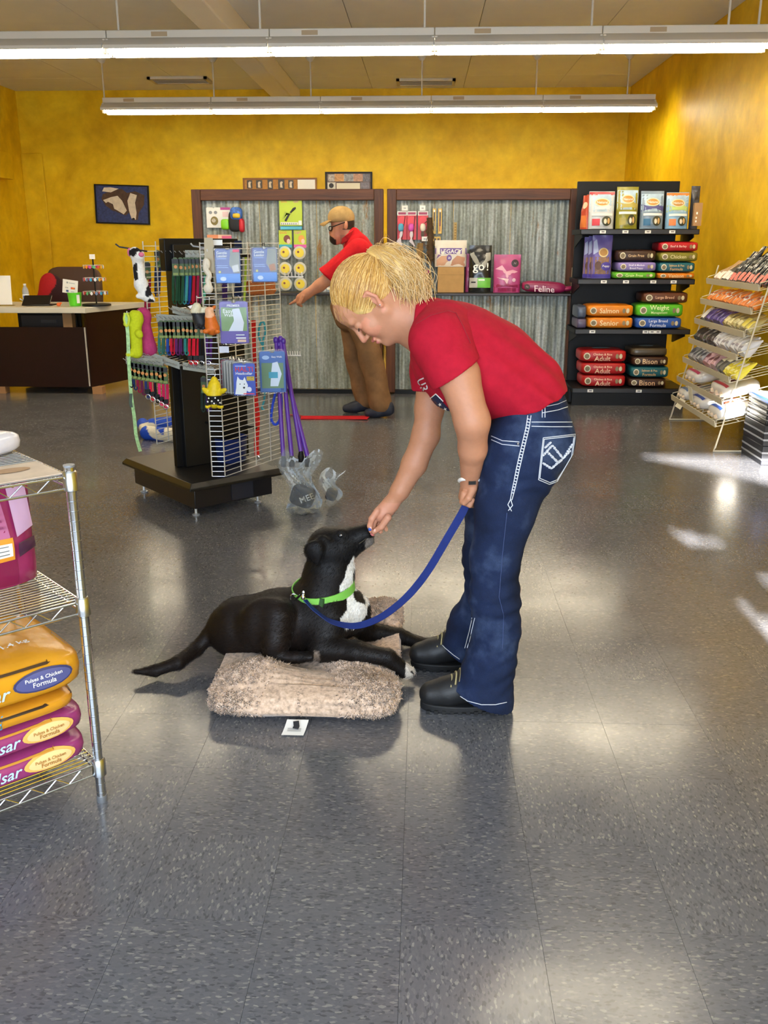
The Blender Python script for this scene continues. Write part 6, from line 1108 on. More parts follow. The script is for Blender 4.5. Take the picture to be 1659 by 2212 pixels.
# ------------------------------------------------------------ dog
D0 = 3.0
def D(x, y, Y=D0): return np.array(W(x, y, Y))
tipY = G(290, 1456, .03).y
dp = [cone(D(690, 1330), D(600, 1343), .118, .108, .03, (0, 1, 0), 1.05), cone(D(600, 1343), D(520, 1352), .110, .098, .03, (0, 1, 0), 1.1), cone(D(520, 1352), D(500, 1362), .096, .085, .03),
      cone(D(690, 1325), D(752, 1322), .105, .080, .04, (0, 1, 0), 1.1), cone(D(700, 1285), D(712, 1235), .098, .080, .035), cone(D(712, 1235), D(716, 1192), .080, .070, .03, (0, 1, 0), .9),
      ell(D(714, 1181), (.080, .076, .068), .02), ell(D(742, 1178), (.055, .056, .050), .02), cone(D(748, 1169), D(789, 1152), .045, .031, .02, (0, 1, 0), 1.05), cone(D(758, 1186), D(800, 1169), .028, .014, .012, (0, 1, 0), 1.2), ell(D(795, 1138), (.012, .014, .010), .008),
      cone(D(735, 1152, D0-.03), D(740, 1151, D0-.025), .014, .014, .015), cone(D(735, 1152, D0+.03), D(740, 1151, D0+.025), .014, .014, .015),
      # ears
      cone(D(697, 1168, D0-.06), D(678, 1190, D0-.082), .020, .026, .012, (.2, 1, 0), .4), cone(D(678, 1190, D0-.082), D(684, 1216, D0-.084), .026, .012, .012, (.2, 1, 0), .35),
      cone(D(690, 1168, D0+.06), D(672, 1190, D0+.08), .02, .026, .012, (.2, 1, 0), .4),
      # near foreleg
      cone(D(715, 1335, 2.93), D(700, 1398, 2.885), .066, .048, .03), cone(D(697, 1400, 2.87), D(770, 1408, 2.84), .044, .036, .02), cone(D(770, 1408, 2.84), D(838, 1420, 2.835), .036, .027, .015), cone(D(838, 1420, 2.835), D(868, 1445, 2.845), .027, .026, .012), ell(D(880, 1451, 2.85), (.026, .030, .020), .012),
      # far foreleg
      cone(D(765, 1335, 3.07), D(790, 1362, 3.12), .055, .038, .03), cone(D(790, 1362, 3.12), D(862, 1374, 3.14), .036, .028, .015), cone(D(862, 1374, 3.14), D(905, 1389, 3.14), .027, .022, .012), cone(D(905, 1389, 3.14), D(940, 1386, 3.14), .022, .020, .012, (0, 0, 1), .8), ell(D(946, 1385, 3.14), (.020, .025, .014), .01),
      # hind legs
      ell(D(572, 1348, 2.905), (.085, .056, .100), .035, np.array(rot(0, .35, 0))), cone(D(602, 1330, 2.885), D(597, 1385, 2.86), .054, .044, .03), cone(D(596, 1385, 2.86), D(588, 1418, 2.845), .042, .032, .02), cone(D(588, 1421, 2.84), D(650, 1420, 2.83), .025, .020, .012), ell(D(668, 1418, 2.828), (.028, .022, .016), .01),
      cone(D(540, 1345, 3.08), D(560, 1395, 3.12), .07, .04, .03),
      # tail
      cone(D(478, 1345), D(452, 1372, 2.98), .036, .024, .02), cone(D(452, 1372, 2.98), D(425, 1402, 2.95), .027, .024, .012), cone(D(425, 1402, 2.95), D(385, 1432, (2.9+tipY)/2), .024, .022, .012), cone(D(385, 1432, (2.9+tipY)/2), D(335, 1449, tipY+.02), .022, .019, .012), cone(D(335, 1449, tipY+.02), D(292, 1451, tipY), .019, .008, .012)]
dm = sdf_mesh(dp, .005)
# chest markings drawn on the side plane of the dog
poly_throat = [(764, 1203), (752, 1225), (744, 1248), (736, 1262), (737, 1275), (764, 1272), (760, 1250), (766, 1228)]; poly_chest = [(746, 1282), (764, 1275), (770, 1300), (784, 1306), (794, 1316), (790, 1332), (778, 1344), (768, 1352), (760, 1346), (750, 1350), (748, 1342), (738, 1334), (737, 1322), (748, 1312)]
def inpoly(P, pts, Y):
    q = [W(x, y, Y) for x, y in pts]; r = np.zeros(len(P), bool); n = len(q)
    k = Y/np.maximum(P[:, 1], .1); X = P[:, 0]; Z = P[:, 2]
    for i in range(n):
        x1, z1, x2, z2 = q[i].x, q[i].z, q[i-1].x, q[i-1].z
        c = ((z1 > Z) != (z2 > Z)) & (X < (x2-x1)*(Z-z1)/(z2-z1+1e-12)+x1); r ^= c
    return r
def dogcol(P):
    C_ = np.tile(cl('#130e0c'), (len(P), 1)); w = npn(P, 60, 2)*.006; P2 = P.copy(); P2[:, 0] += w; P2[:, 2] += w*.7
    bodyw = (P[:, 0] < W(660, 1300, 3).x); C_[bodyw] = cl('#1a120e')
    head = (P[:, 2] > W(700, 1225, 3).z) & (P[:, 0] > W(655, 1200, 3).x); C_[head] = cl('#0b0909')
    m1 = (inpoly(P2, poly_throat, 2.94) | inpoly(P2, poly_chest, 2.94)) & (P[:, 1] < 3.04); C_[m1] = cl('#e4e0d8')
    pw = (P[:, 0] > W(876, 1450, 2.85).x) & (P[:, 1] < 2.95); C_[pw & (P[:, 2] < .1)] = cl('#cfc5b8'); pf = (P[:, 0] > W(938, 1386, 3.14).x) & (P[:, 1] > 3.05); C_[pf] = cl('#cfc5b8')
    hf = (P[:, 0] > W(679, 1418, 2.83).x) & (P[:, 1] < 2.86) & (P[:, 2] < W(672, 1405, 2.83).z) & (P[:, 0] < W(690, 1418, 2.83).x); C_[hf] = cl('#6d5f53')
    ch = (P[:, 0] > W(790, 1170, 3).x) & (P[:, 2] < W(800, 1158, 3).z) & (P[:, 2] > W(800, 1182, 3).z); C_[ch] = cl('#6d665f')
    return C_
dog = thing('dog', 'black dog with white chest lying on the fleece bed, head raised', 'dog', (float(D(600, 1400)[0]), D0, .0))
np_build('dog_body', [dm], colmat('black_dog_coat', .5, .22, 420, .25, 0, .25, 140, 0), dog, dogcol, relax=1)
def vnorm(P, Q):
    n = np.cross(P[Q[:, 2]]-P[Q[:, 0]], P[Q[:, 3]]-P[Q[:, 1]]); o = np.zeros_like(P)
    for i in range(4): np.add.at(o, Q[:, i], n)
    return o/(np.linalg.norm(o, axis=1)[:, None]+1e-12)
def fur(P, Q, count, flow, L0, L1, wd_, lift_, seed):
    rs = np.random.RandomState(seed); nv_ = vnorm(P, Q); i = rs.choice(len(P), count); B = P[i]+rs.normal(size=(count, 3))*.0015; N_ = nv_[i]; fl_ = flow(B); fl_ = fl_+rs.normal(size=fl_.shape)*.22; T = fl_-N_*(fl_*N_).sum(1)[:, None]; T /= np.linalg.norm(T, axis=1)[:, None]+1e-9; S_ = np.cross(N_, T); L = rs.uniform(L0, L1, count)[:, None]
    ring = []
    for f, w, u in ((0, 1, -.0008), (.5, .8, lift_*.7), (1.0, .15, lift_)):
        c = B+T*L*f+N_*(L*u if f else u)
        for a in range(3): q = 2*math.pi*a/3; ring.append(c+(S_*math.cos(q)+N_*math.sin(q)*.6)*wd_*w)
    V_ = np.stack(ring, 1).reshape(-1, 3); b_ = (np.arange(count)*9)[:, None]
    return V_, np.concatenate([b_+np.array([[s*3+k, s*3+(k+1) % 3, s*3+3+(k+1) % 3, s*3+3+k]]) for s in (0, 1) for k in range(3)]), B
fl_dog = lambda B: np.where((B[:, 0] < W(640, 1300, 3).x)[:, None], np.array((-.95, 0, -.25)), np.array((-.55, 0, -.75)))
fV, fQ, fB = fur(dm[0], dm[1], 45000, fl_dog, .007, .013, .0006, .18, 5)
fc = np.repeat(dogcol(fB), 9, 0)*np.random.RandomState(1).uniform(.7, 1.7, (len(fB), 1)).repeat(9, 0)
stuff(np_build('coat_hairs', [(fV, fQ)], colmat('dog_hair', .45, .3, 300, 0, 0, .05, 60, 0), dog, lambda P: fc))
for s in (-1, 1):
    ey = MB(); p = Vector(D(735, 1157, D0+s*.044)); ey.sell(p, (.018, .016, .018), 1, 1, 12, 8).build('eye', BLACKG, dog, world=True)
    MB().sell(p+Vector((.004, s*.007, .004)), (.006, .004, .005), 1, 1, 8, 6).build('eye_white', M('#b5aca2', .3), dog, world=True)
MB().sell(D(797, 1137), (.022, .028, .018), .9, .9, 16, 10).build('nose', M('#0b0a0b', .25), dog, world=True)
MB().tube(spline([D(800, 1150, 2.985), D(790, 1163, 2.97), D(775, 1175, 2.955)], 5), .0028, 6).build('lip_line', M('#080707', .35), dog, world=True)
for k in range(3): MB().tube([D(888+2*k, 1450+4*k, 2.822+.018*k), D(894+1*k, 1456+3*k, 2.82+.018*k)], [.004, .0015], 6).build('claw', M('#2c2420', .4), dog, world=True)
MB().sell(D(801, 1152, 2.985), (.03, .02, .012), .9, .9, 12, 8, rot(0, .6)).build('tongue', M('#c96f6a', .35), dog, world=True)
# collar
cc = Vector(D(711, 1268)); ax_ = Vector((-.10, -.12, 1)).normalized(); ux = Vector((1, 0, .10)).normalized(); uy = ax_.cross(ux); tree = bvh([dm])
ring = []
for k in range(40):
    q = 2*math.pi*k/40; d = ux*math.cos(q)+uy*math.sin(q); h = tree.ray_cast(cc+d*.3, -d); r_ = .3-h[3] if h[0] is not None else .09; ring.append(min(max(r_, .06), .125))
ring = [sum(ring[(k+j) % 40] for j in range(-3, 4))/7+.004 for k in range(40)]
cp = [cc+(ux*math.cos(2*math.pi*k/40)+uy*math.sin(2*math.pi*k/40))*ring[k % 40] for k in range(41)]
co = MB().ribbon(cp, .030, [ax_]*41, .004).build('collar', M('#7cc24e', .6, bmp=.2, bs=500), dog, world=True)
kk = 24; p = cp[29]; MB().box(p, (.018, .012, .03), rot(0, .1, -.5)).build('collar_buckle', M('#3a5a34', .4), dog, world=True)
pb = cp[23]+Vector((-.004, -.006, 0)); MB().tube([pb+Vector((.012*math.cos(a), -.002, .016*math.sin(a))) for a in [i*math.pi/6 for i in range(12)]], .003, 6, True).build('d_ring', CHROME, dog, world=True)
pl2 = Vector(D(655, 1292, 2.875))
# ------------------------------------------------------------ woman: skin
WY = 2.83
C0 = Vector(W(800, 653, WY)); fv = Vector((-.48, 0, -.877)); uv = Vector((-.877, 0, .48)); lv = Vector((0, -1, 0)); HR = np.array(Matrix((fv, lv, uv)).transposed())
def hp(f, l, u): return np.array(C0+fv*f+lv*l+uv*u)
head = [ell(hp(-.012, 0, .032), (.095, .074, .088), .02, HR), ell(hp(.028, 0, -.045), (.060, .058, .070), .025, HR), ell(hp(.055, 0, .045), (.042, .058, .045), .025, HR)]
for s in (-1, 1):
    head += [cone(hp(-.005, s*.052, -.05), hp(.055, s*.014, -.098), .024, .020, .025), ell(hp(.058, s*.036, -.036), (.024, .022, .026), .02, HR), cone(hp(.086, s*.010, .018), hp(.074, s*.044, .020), .009, .010, .014), ell(hp(.098, s*.031, .001), (.014, .015, .010), .012, HR, True), ell(hp(.074, s*.031, -.002), (.014, .016, .012), .006, HR), ell(hp(.094, s*.011, -.041), (.010, .007, .007), .006, HR)]
    E0 = hp(-.010, s*.074, -.008); head += [cone(hp(-.022, s*.078, .018), hp(-.016, s*.074, -.028), .012, .009, .006, lv, .5), cone(hp(-.026, s*.084, .020), hp(-.030, s*.084, -.008), .006, .005, .003), cone(hp(-.026, s*.084, .020), hp(-.010, s*.080, .024), .006, .005, .003), cone(hp(-.030, s*.084, -.008), hp(-.014, s*.077, -.034), .005, .007, .003), ell(hp(-.013, s*.086, .002), (.007, .008, .012), .004, HR, True)]
head += [cone(hp(.086, 0, .012), hp(.108, 0, -.036), .008, .010, .010), cone(hp(.089, -.018, -.064), hp(.089, .018, -.064), .006, .006, .006), cone(hp(.096, -.006, -.062), hp(.096, .006, -.062), .006, .006, .006), cone(hp(.090, -.013, -.076), hp(.090, .013, -.076), .0075, .0075, .006), ell(hp(.100, 0, -.0695), (.014, .024, .0016), .003, HR, True), ell(hp(.074, 0, -.100), (.018, .020, .018), .015, HR),
         cone(hp(-.028, 0, -.055), W(900, 690, WY), .056, .060, .03), cone(hp(.0, 0, -.07), W(895, 705, WY), .045, .055, .03), cone(W(900, 690, WY), W(960, 740, WY), .065, .10, .05)]
headm = sdf_mesh(head, .0032)
nY, nsh = 2.66, 3.02
def arm_near():
    p = [cone(W(968, 745, nY+.04), W(990, 810, 2.64), .052, .058, .03), cone(W(990, 810, 2.63), W(1020, 910, 2.61), .060, .049, .02), cone(W(1020, 910, 2.61), W(1021, 970, 2.65), .050, .041, .02), cone(W(1021, 970, 2.65), W(1015, 1040, 2.715), .041, .027, .015),
         cone(W(1014, 1044, 2.72), W(1011, 1072, 2.735), .026, .030, .012, (0, 1, 0), .75)]
    for k in range(4):   # fingers close round the leash, knuckles down and forward
        y = 2.700+.021*k; a, b, c = W(1002+k*2, 1066+k*1, y), W(999+k*3, 1084+k*1, y), W(1015+k*2, 1091, y+.002); p += [cone(a, b, .0105, .0095, .005), cone(b, c, .0095, .0085, .004), cone(c, W(1021, 1080, y), .0085, .008, .004)]
    p += [cone(W(1022, 1056, 2.70), W(1012, 1076, 2.685), .0125, .0105, .006), cone(W(1012, 1076, 2.685), W(1003, 1086, 2.69), .0105, .009, .004)]
    return p
def arm_far():
    p = [cone(W(940, 780, nsh), W(928, 880, nsh), .060, .047, .03), cone(W(928, 880, nsh), W(920, 940, nsh-.01), .046, .044, .02), cone(W(920, 940, nsh-.01), W(895, 1002, nsh-.02), .044, .042, .02), cone(W(895, 1002, nsh-.02), W(864, 1060, nsh-.03), .041, .032, .015), cone(W(864, 1060, nsh-.03), W(845, 1088, nsh-.03), .031, .025, .012),
         cone(W(843, 1090, 2.99), W(826, 1110, 2.985), .028, .031, .012, (0, 1, 0), .85)]
    Yh = 2.965
    p += [cone(W(815, 1104, Yh), W(803, 1121, Yh-.004), .0115, .0105, .006), cone(W(803, 1121, Yh-.004), W(799, 1136, Yh), .0105, .0095, .004), cone(W(799, 1136, Yh), W(801, 1147, Yh), .0092, .0075, .004)]       # index
    p += [cone(W(838, 1118, 2.945), W(824, 1138, 2.945), .013, .011, .006), cone(W(824, 1138, 2.945), W(808, 1149, 2.955), .0108, .0085, .004)]                                                                    # thumb
    p += [cone(W(818, 1107, 2.985), W(808, 1126, 2.985), .0115, .0105, .005), cone(W(808, 1126, 2.985), W(806, 1144, 2.98), .0103, .0085, .004)]                                                                     # middle
    p += [cone(W(826, 1112, 3.005), W(816, 1132, 3.005), .011, .010, .005), cone(W(816, 1132, 3.005), W(822, 1148, 2.995), .0098, .008, .004)]                                                                       # ring
    p += [cone(W(834, 1114, 3.02), W(828, 1132, 3.02), .010, .009, .005), cone(W(828, 1132, 3.02), W(834, 1144, 3.008), .0088, .0072, .004)]                                                                         # little
    return p
arm1 = sdf_mesh(arm_near(), .0032); arm2 = sdf_mesh(arm_far(), .003)
torso_in = sdf_mesh([cone(W(960, 735, WY), W(1060, 805, WY), .09, .09, .05, (0, 1, 0), 1.3), cone(W(1060, 805, WY), W(1140, 900, WY), .09, .09, .05, (0, 1, 0), 1.2), cone(W(1130, 930, 2.74), W(1070, 1270, 2.68), .075, .045, .03), cone(W(1070, 1270, 2.68), W(1055, 1490, 2.68), .045, .035, .03), cone(W(1110, 930, 2.92), W(1040, 1200, 2.96), .07, .045, .03), cone(W(1040, 1200, 2.96), W(1015, 1400, 2.97), .045, .035, .03)], .012)
def skincol(P):
    C_ = np.tile(cl('#b67f60'), (len(P), 1)); q = (P-np.array(C0))@HR; f, l, u = q[:, 0], q[:, 1], q[:, 2]
    n = npn(P, 22, 8)[:, None]*.03; C_ = C_*(1+n)
    def blend(m, c, a): C_[m] = C_[m]*(1-a)+cl(c)*a
    blend((f > .04) & (np.abs(u+.036) < .03) & (np.abs(l) > .02) & (np.abs(l) < .06), '#cc8266', .5); blend((f > .088) & (np.abs(u+.0695) < .0125) & (np.abs(l) < .022), '#b2605a', .75); blend((f > .098) & (u < -.02) & (u > -.05), '#c9846c', .5)
    e = (f < .01) & (f > -.05) & (np.abs(l) > .075) & (np.abs(u) < .05); blend(e, '#d08a72', .45)
    br = (f > .066) & (np.abs(u-.022-.06*(np.abs(l)-.03)) < .0035) & (np.abs(l) > .014) & (np.abs(l) < .048); blend(br, '#9a7448', .6)
    hand = (P[:, 2] < W(830, 1085, 2.97).z) & (P[:, 0] < W(870, 1100, 2.97).x); blend(hand, '#cf9078', .4)
    return C_
SKIN = colmat('skin', .5, .35, 500, .06, .12, .05, 60)
wo = thing('person', 'blonde woman in red T-shirt and blue jeans bending down to feed the dog', 'person', tuple(W(1030, 1480, WY))[:2]+(.0,))
np_build('body', [headm, arm1, arm2, torso_in], SKIN, wo, skincol)
# lashes and closed looking-down lids
for s in (-1, 1): MB().tube(spline([hp(.083, s*.018, -.006), hp(.089, s*.031, -.011), hp(.080, s*.045, -.007)], 5), [.001]+[.0019]*9+[.0008], 5).build('eyelash', M('#3b2a20', .6), wo, world=True)
MB().sell(hp(-.014, .084, -.030), (.005, .004, .005), 1, 1, 8, 6).build('ear_stud', CHROME, wo, world=True)
for (x, y, Y, nn) in ((800.5, 1141, 2.954, 0), (810, 1146, 2.945, 1)): MB().sell(W(x, y, Y), (.009, .004, .011), .8, .8, 10, 8).build('fingernail', M('#dba592', .3), wo, world=True)
# ------------------------------------------------------------ T-shirt
hem_p = W(1140, 872, WY); a_, b_ = Vector(W(1062, 906, WY)), Vector(W(1218, 841, WY)); hd = (b_-a_).normalized(); hn = Vector((hd.z*-1, 0, hd.x)); hn = Vector((-hd.z, 0, hd.x)); hn = hn if hn.z < 0 else -hn
sn_a, sn_b = Vector(W(950, 833, 2.62)), Vector(W(1028, 781, 2.62)); sdv = (sn_b-sn_a).normalized(); snn = Vector((-sdv.z, 0, sdv.x)); snn = snn if snn.z < 0 else -snn
sf_a, sf_b = Vector(W(895, 842, nsh)), Vector(W(962, 838, nsh)); fdv = (sf_b-sf_a).normalized(); sfn = Vector((-fdv.z, 0, fdv.x)); sfn = sfn if sfn.z < 0 else -sfn
shirt = [cone(W(925, 700, WY), W(985, 748, WY), .080, .128, .04, (0, 1, 0), 1.45), cone(W(985, 752, WY), W(1060, 795, WY), .130, .138, .05, (0, 1, 0), 1.28), cone(W(1060, 795, WY), W(1128, 838, WY), .136, .118, .05, (0, 1, 0), 1.25), cone(W(1128, 838, WY), W(1165, 885, WY), .116, .106, .04, (0, 1, 0), 1.45), cone(W(960, 790, 2.80), W(985, 830, 2.80), .085, .080, .05), cone(W(955, 790, 2.92), W(975, 835, 2.92), .085, .075, .05),
         cone(W(898, 690, WY), W(925, 705, WY), .068, .078, .02, (0, 1, 0), 1.15)]
nk = (Vector(W(893, 700, WY)), Vector((-.93, 0, .1)), .16)
def shw(P):   # cloth folds, strongest round the waist
    k = np.clip((P[:, 0]-W(1000, 800, WY).x)/.25, 0, 1); d = (P[:, 0]*.55+P[:, 2]*.83); f = np.sin(d*95+2*np.sin(P[:, 1]*16)+1.5*npn(P, 9, 4)); g = npn(P, 26, 6)
    out = np.zeros_like(P); out[:, 1] = -(.0048*f*k+.0032*g); out[:, 2] = .0042*f*k+.0028*g; return out
slv = lambda P: .6*shw(P)
sm = cut(shirt, .0048, [(hem_p, hn, .40), nk], shw)
sl1 = cut([cone(W(945, 735, nY+.03), W(975, 790, 2.645), .085, .078, .03), cone(W(975, 790, 2.645), W(1006, 850, 2.62), .078, .080, .02), cone(W(960, 720, WY-.06), W(965, 745, nY+.05), .10, .09, .03)], .0045, [((sn_a+sn_b)/2, snn, .3)], slv)
sl2 = cut([cone(W(935, 730, nsh), W(928, 800, nsh), .075, .062, .03), cone(W(928, 800, nsh), W(927, 870, nsh), .062, .058, .02)], .005, [((sf_a+sf_b)/2, sfn, .3)], slv)
RED = M('#a61329', .85, 0, .2, .10, 40, 0, 'red_jersey', .25, 500)
np_build('t_shirt', [sm, sl1, sl2], RED, wo, relax=1); tree = bvh([sm, sl1, sl2])
stitch(tree, [(1016, 742), (1000, 705), (985, 677), (968, 672), (930, 682), (900, 700)], .0016, M('#8c0f1f', .8), wo, 'shoulder_seam')
ptext(tree, 'UR', 914, 832, 30, 1.15, M('#d9cfd0', .7), wo); patch(tree, [(922, 868), (942, 851), (972, 885), (972, 893), (945, 888)], M('#1d2140', .8), wo, 'flag_print'); 
for (x, y) in ((951, 873), (944, 885), (962, 883)): patch(tree, [(x+4.2*math.cos(a)*(1 if i % 2 else .45), y+4.2*math.sin(a)*(1 if i % 2 else .45)) for i, a in enumerate([k*math.pi/5 for k in range(10)])], TXW, wo, 'star_print', .0022, 1)
stitch(tree, [(920, 869), (942, 850), (958, 866)], .0016, TXW, wo, 'print_outline', e=.002)
# ------------------------------------------------------------ jeans
JN = [cone(W(1150, 890, WY), W(1140, 945, WY), .108, .128, .04, (0, 1, 0), 1.35), ell(W(1170, 950, 2.75), (.098, .085, .10), .04), ell(W(1170, 950, 2.91), (.098, .085, .10), .04),
      cone(W(1130, 960, 2.735), W(1122, 1000, 2.72), .115, .114, .04), cone(W(1122, 1000, 2.72), W(1092, 1100, 2.69), .112, .090, .03), cone(W(1092, 1100, 2.69), W(1070, 1205, 2.68), .090, .074, .03), cone(W(1070, 1205, 2.68), W(1069, 1290, 2.675), .074, .078, .02), cone(W(1069, 1290, 2.675), W(1074, 1360, 2.675), .078, .072, .02), cone(W(1074, 1360, 2.675), W(1060, 1430, 2.675), .072, .080, .02), cone(W(1060, 1430, 2.675), W(1040, 1510, 2.675), .080, .098, .02), cone(W(1040, 1510, 2.675), W(1036, 1535, 2.675), .098, .104, .02),
      cone(W(1105, 960, 2.93), W(1062, 1100, 2.96), .11, .083, .04), cone(W(1062, 1100, 2.96), W(1045, 1200, 2.965), .083, .072, .03), cone(W(1045, 1200, 2.965), W(1045, 1290, 2.97), .070, .066, .02), cone(W(1045, 1290, 2.97), W(1020, 1345, 2.97), .066, .078, .02), cone(W(1020, 1345, 2.97), W(1005, 1415, 2.97), .078, .090, .02), cone(W(1005, 1415, 2.97), W(1003, 1440, 2.97), .090, .094, .02)]
wb = (Vector(W(1160, 862, WY))-hn*.035, -hn, .30)
h1a, h1b = Vector(W(970, 1482, 2.66)), Vector(W(1096, 1528, 2.66)); d1 = (h1b-h1a).normalized(); n1_ = Vector((-d1.z, 0, d1.x)); n1_ = n1_ if n1_.z < 0 else -n1_
h2a, h2b = Vector(W(946, 1388, 2.95)), Vector(W(1040, 1440, 2.95)); d2 = (h2b-h2a).normalized(); n2_ = Vector((-d2.z, 0, d2.x)); n2_ = n2_ if n2_.z < 0 else -n2_
def jw(P):
    z = P[:, 2]; kn = np.exp(-((z-W(1070, 1290, 2.68).z)/.10)**2)+.8*np.exp(-((z-W(1150, 1040, 2.7).z)/.05)**2)+.7*np.exp(-((z-W(1070, 1430, 2.7).z)/.09)**2)
    f = np.sin(z*125+3.5*np.sin(P[:, 0]*19+P[:, 1]*9)+3.2*npn(P, 10, 3)); g = npn(P, 24, 12); out = np.zeros_like(P); a = .0032*f*kn+.0034*g; out[:, 0] = a*.8; out[:, 1] = -a; return out
jm = cut(JN, .005, [wb, ((h1a+h1b)/2, n1_, .19), ((h2a+h2b)/2, n2_, .17)], jw)
m_, nt, b = newmat('denim'); g = nt.nodes.new('ShaderNodeNewGeometry'); n1 = noise(nt, 5, 4, .6, g.outputs['Position']); r1 = ramp(nt, [(0.28, '#0e1527'), (0.52, '#1a2643'), (0.75, '#465674')]); nt.links.new(n1.outputs[0], r1.inputs[0]); n2 = noise(nt, 420, 2, .7, g.outputs['Position']); r2 = ramp(nt, [(0.3, (.75, .75, .78, 1)), (.7, (1.15, 1.15, 1.15, 1))]); nt.links.new(n2.outputs[0], r2.inputs[0]); nt.links.new(mixc(nt, 1, r1.outputs[0], r2.outputs[0], 'MULTIPLY'), b.inputs['Base Color']); b.inputs['Roughness'].default_value = .85; b.inputs['Specular IOR Level'].default_value = .2; bump(nt, b, n2.outputs[0], .2, .002); DENIM = m_
np_build('jeans', [jm], DENIM, wo, relax=1); tree = bvh([jm]); TH = M('#c9ccd4', .7, name='white_thread')
for o_ in (0, 7): stitch(tree, [(1140+o_, 898), (1136+o_, 925), (1127+o_, 962), (1117+o_, 1005), (1107+o_*.8, 1055), (1102+o_*.5, 1080)], .0014, TH, wo)
for k in range(26): f = k/26; stitch(tree, [(1139-36*f, 905+165*f), (1147-38*f, 907+165*f)], .0016, TH, wo, n=2)
stitch(tree, [(1103, 1078), (1107, 1092), (1098, 1103)], .0014, TH, wo); stitch(tree, [(1103, 1078), (1097, 1090), (1105, 1104)], .0014, TH, wo)
for dy in (0, 10): stitch(tree, [(1148, 912+dy*.9), (1190, 912+dy), (1240, 912+dy)], .0013, TH, wo)
stitch(tree, [(1172, 892), (1205, 886), (1234, 876)], .0013, TH, wo); stitch(tree, [(1172, 880), (1205, 873), (1230, 862)], .001, TH, wo)
for x in (1171, 1177): stitch(tree, [(x, 876), (x, 902)], .0014, TH, wo, 'belt_loop')
for dy in (0, 8): stitch(tree, [(1062, 942+dy), (1085, 952+dy), (1122, 955+dy*1.1)], .0013, TH, wo)
MB().sell(hit(tree, 1119, 959) or W(1119, 959, 2.6), (.008, .008, .008), 1, 1, 10, 6).build('rivet', M('#a9adb2', .3, 1.0), wo, world=True)
pk_ = [(1173, 946), (1242, 938), (1236, 985), (1207, 1038), (1186, 1046), (1163, 1036)]
for s_ in (1.0, .93): cx, cy = 1203, 990; stitch(tree, [(cx+(x-cx)*s_, cy+(y-cy)*s_) for x, y in pk_+[pk_[0]]], .0013, TH, wo, 'pocket_stitching')
r = random.Random(4)
for (x0, y0, x1, y1) in ((1172, 985, 1192, 962), (1192, 962, 1215, 990), (1215, 990, 1236, 958), (1172, 1000, 1190, 1012), (1190, 1012, 1212, 992), (1180, 975, 1205, 1000), (1205, 1000, 1232, 972), (1176, 968, 1190, 955)):
    n = 7
    for k in range(n):
        f0, f1 = k/n, (k+.7)/n; stitch(tree, [(x0+(x1-x0)*f0, y0+(y1-y0)*f0), (x0+(x1-x0)*f1, y0+(y1-y0)*f1)], .0040 if k % 2 else .0030, TH, wo, 'embroidery', n=2, e=.002)
for pts in ([(971, 1480), (985, 1497), (1010, 1514), (1040, 1522), (1070, 1522), (1094, 1517)],): stitch(tree, pts, .0013, TH, wo, 'hem_stitching')
stitch(tree, [(949, 1386), (962, 1400), (980, 1415), (993, 1424)], .0013, TH, wo, 'hem_stitching')
stitch(tree, [(1095, 1108), (1085, 1200), (1078, 1290), (1088, 1330), (1085, 1400)], .0009, M('#3c4b74', .8), wo, 'side_seam')
for dx in (0, 6): stitch(tree, [(1020+dx, 1335), (1012+dx, 1370), (1004+dx, 1400)], .0012, TH, wo)
MB().sell(W(1026, 1308, 2.86), (.03, .03, .055), .7, .7, 16, 10).build('blue_charm', M('#1236c8', .35), wo, world=True)
# waist skin, wristband
MB().tube([W(1014+21.5*math.cos(a), 1038+4*math.sin(a), 2.714+.034*math.sin(a)) for a in [k*math.pi/12 for k in range(24)]], .006, 8, True).build('wristband', M('#e9e7e0', .45), wo, world=True)
MB().box(W(1020, 1043, 2.676), (.022, .004, .011), rot(0, 0, .2)).build('wristband_face', BLACKG, wo, world=True)
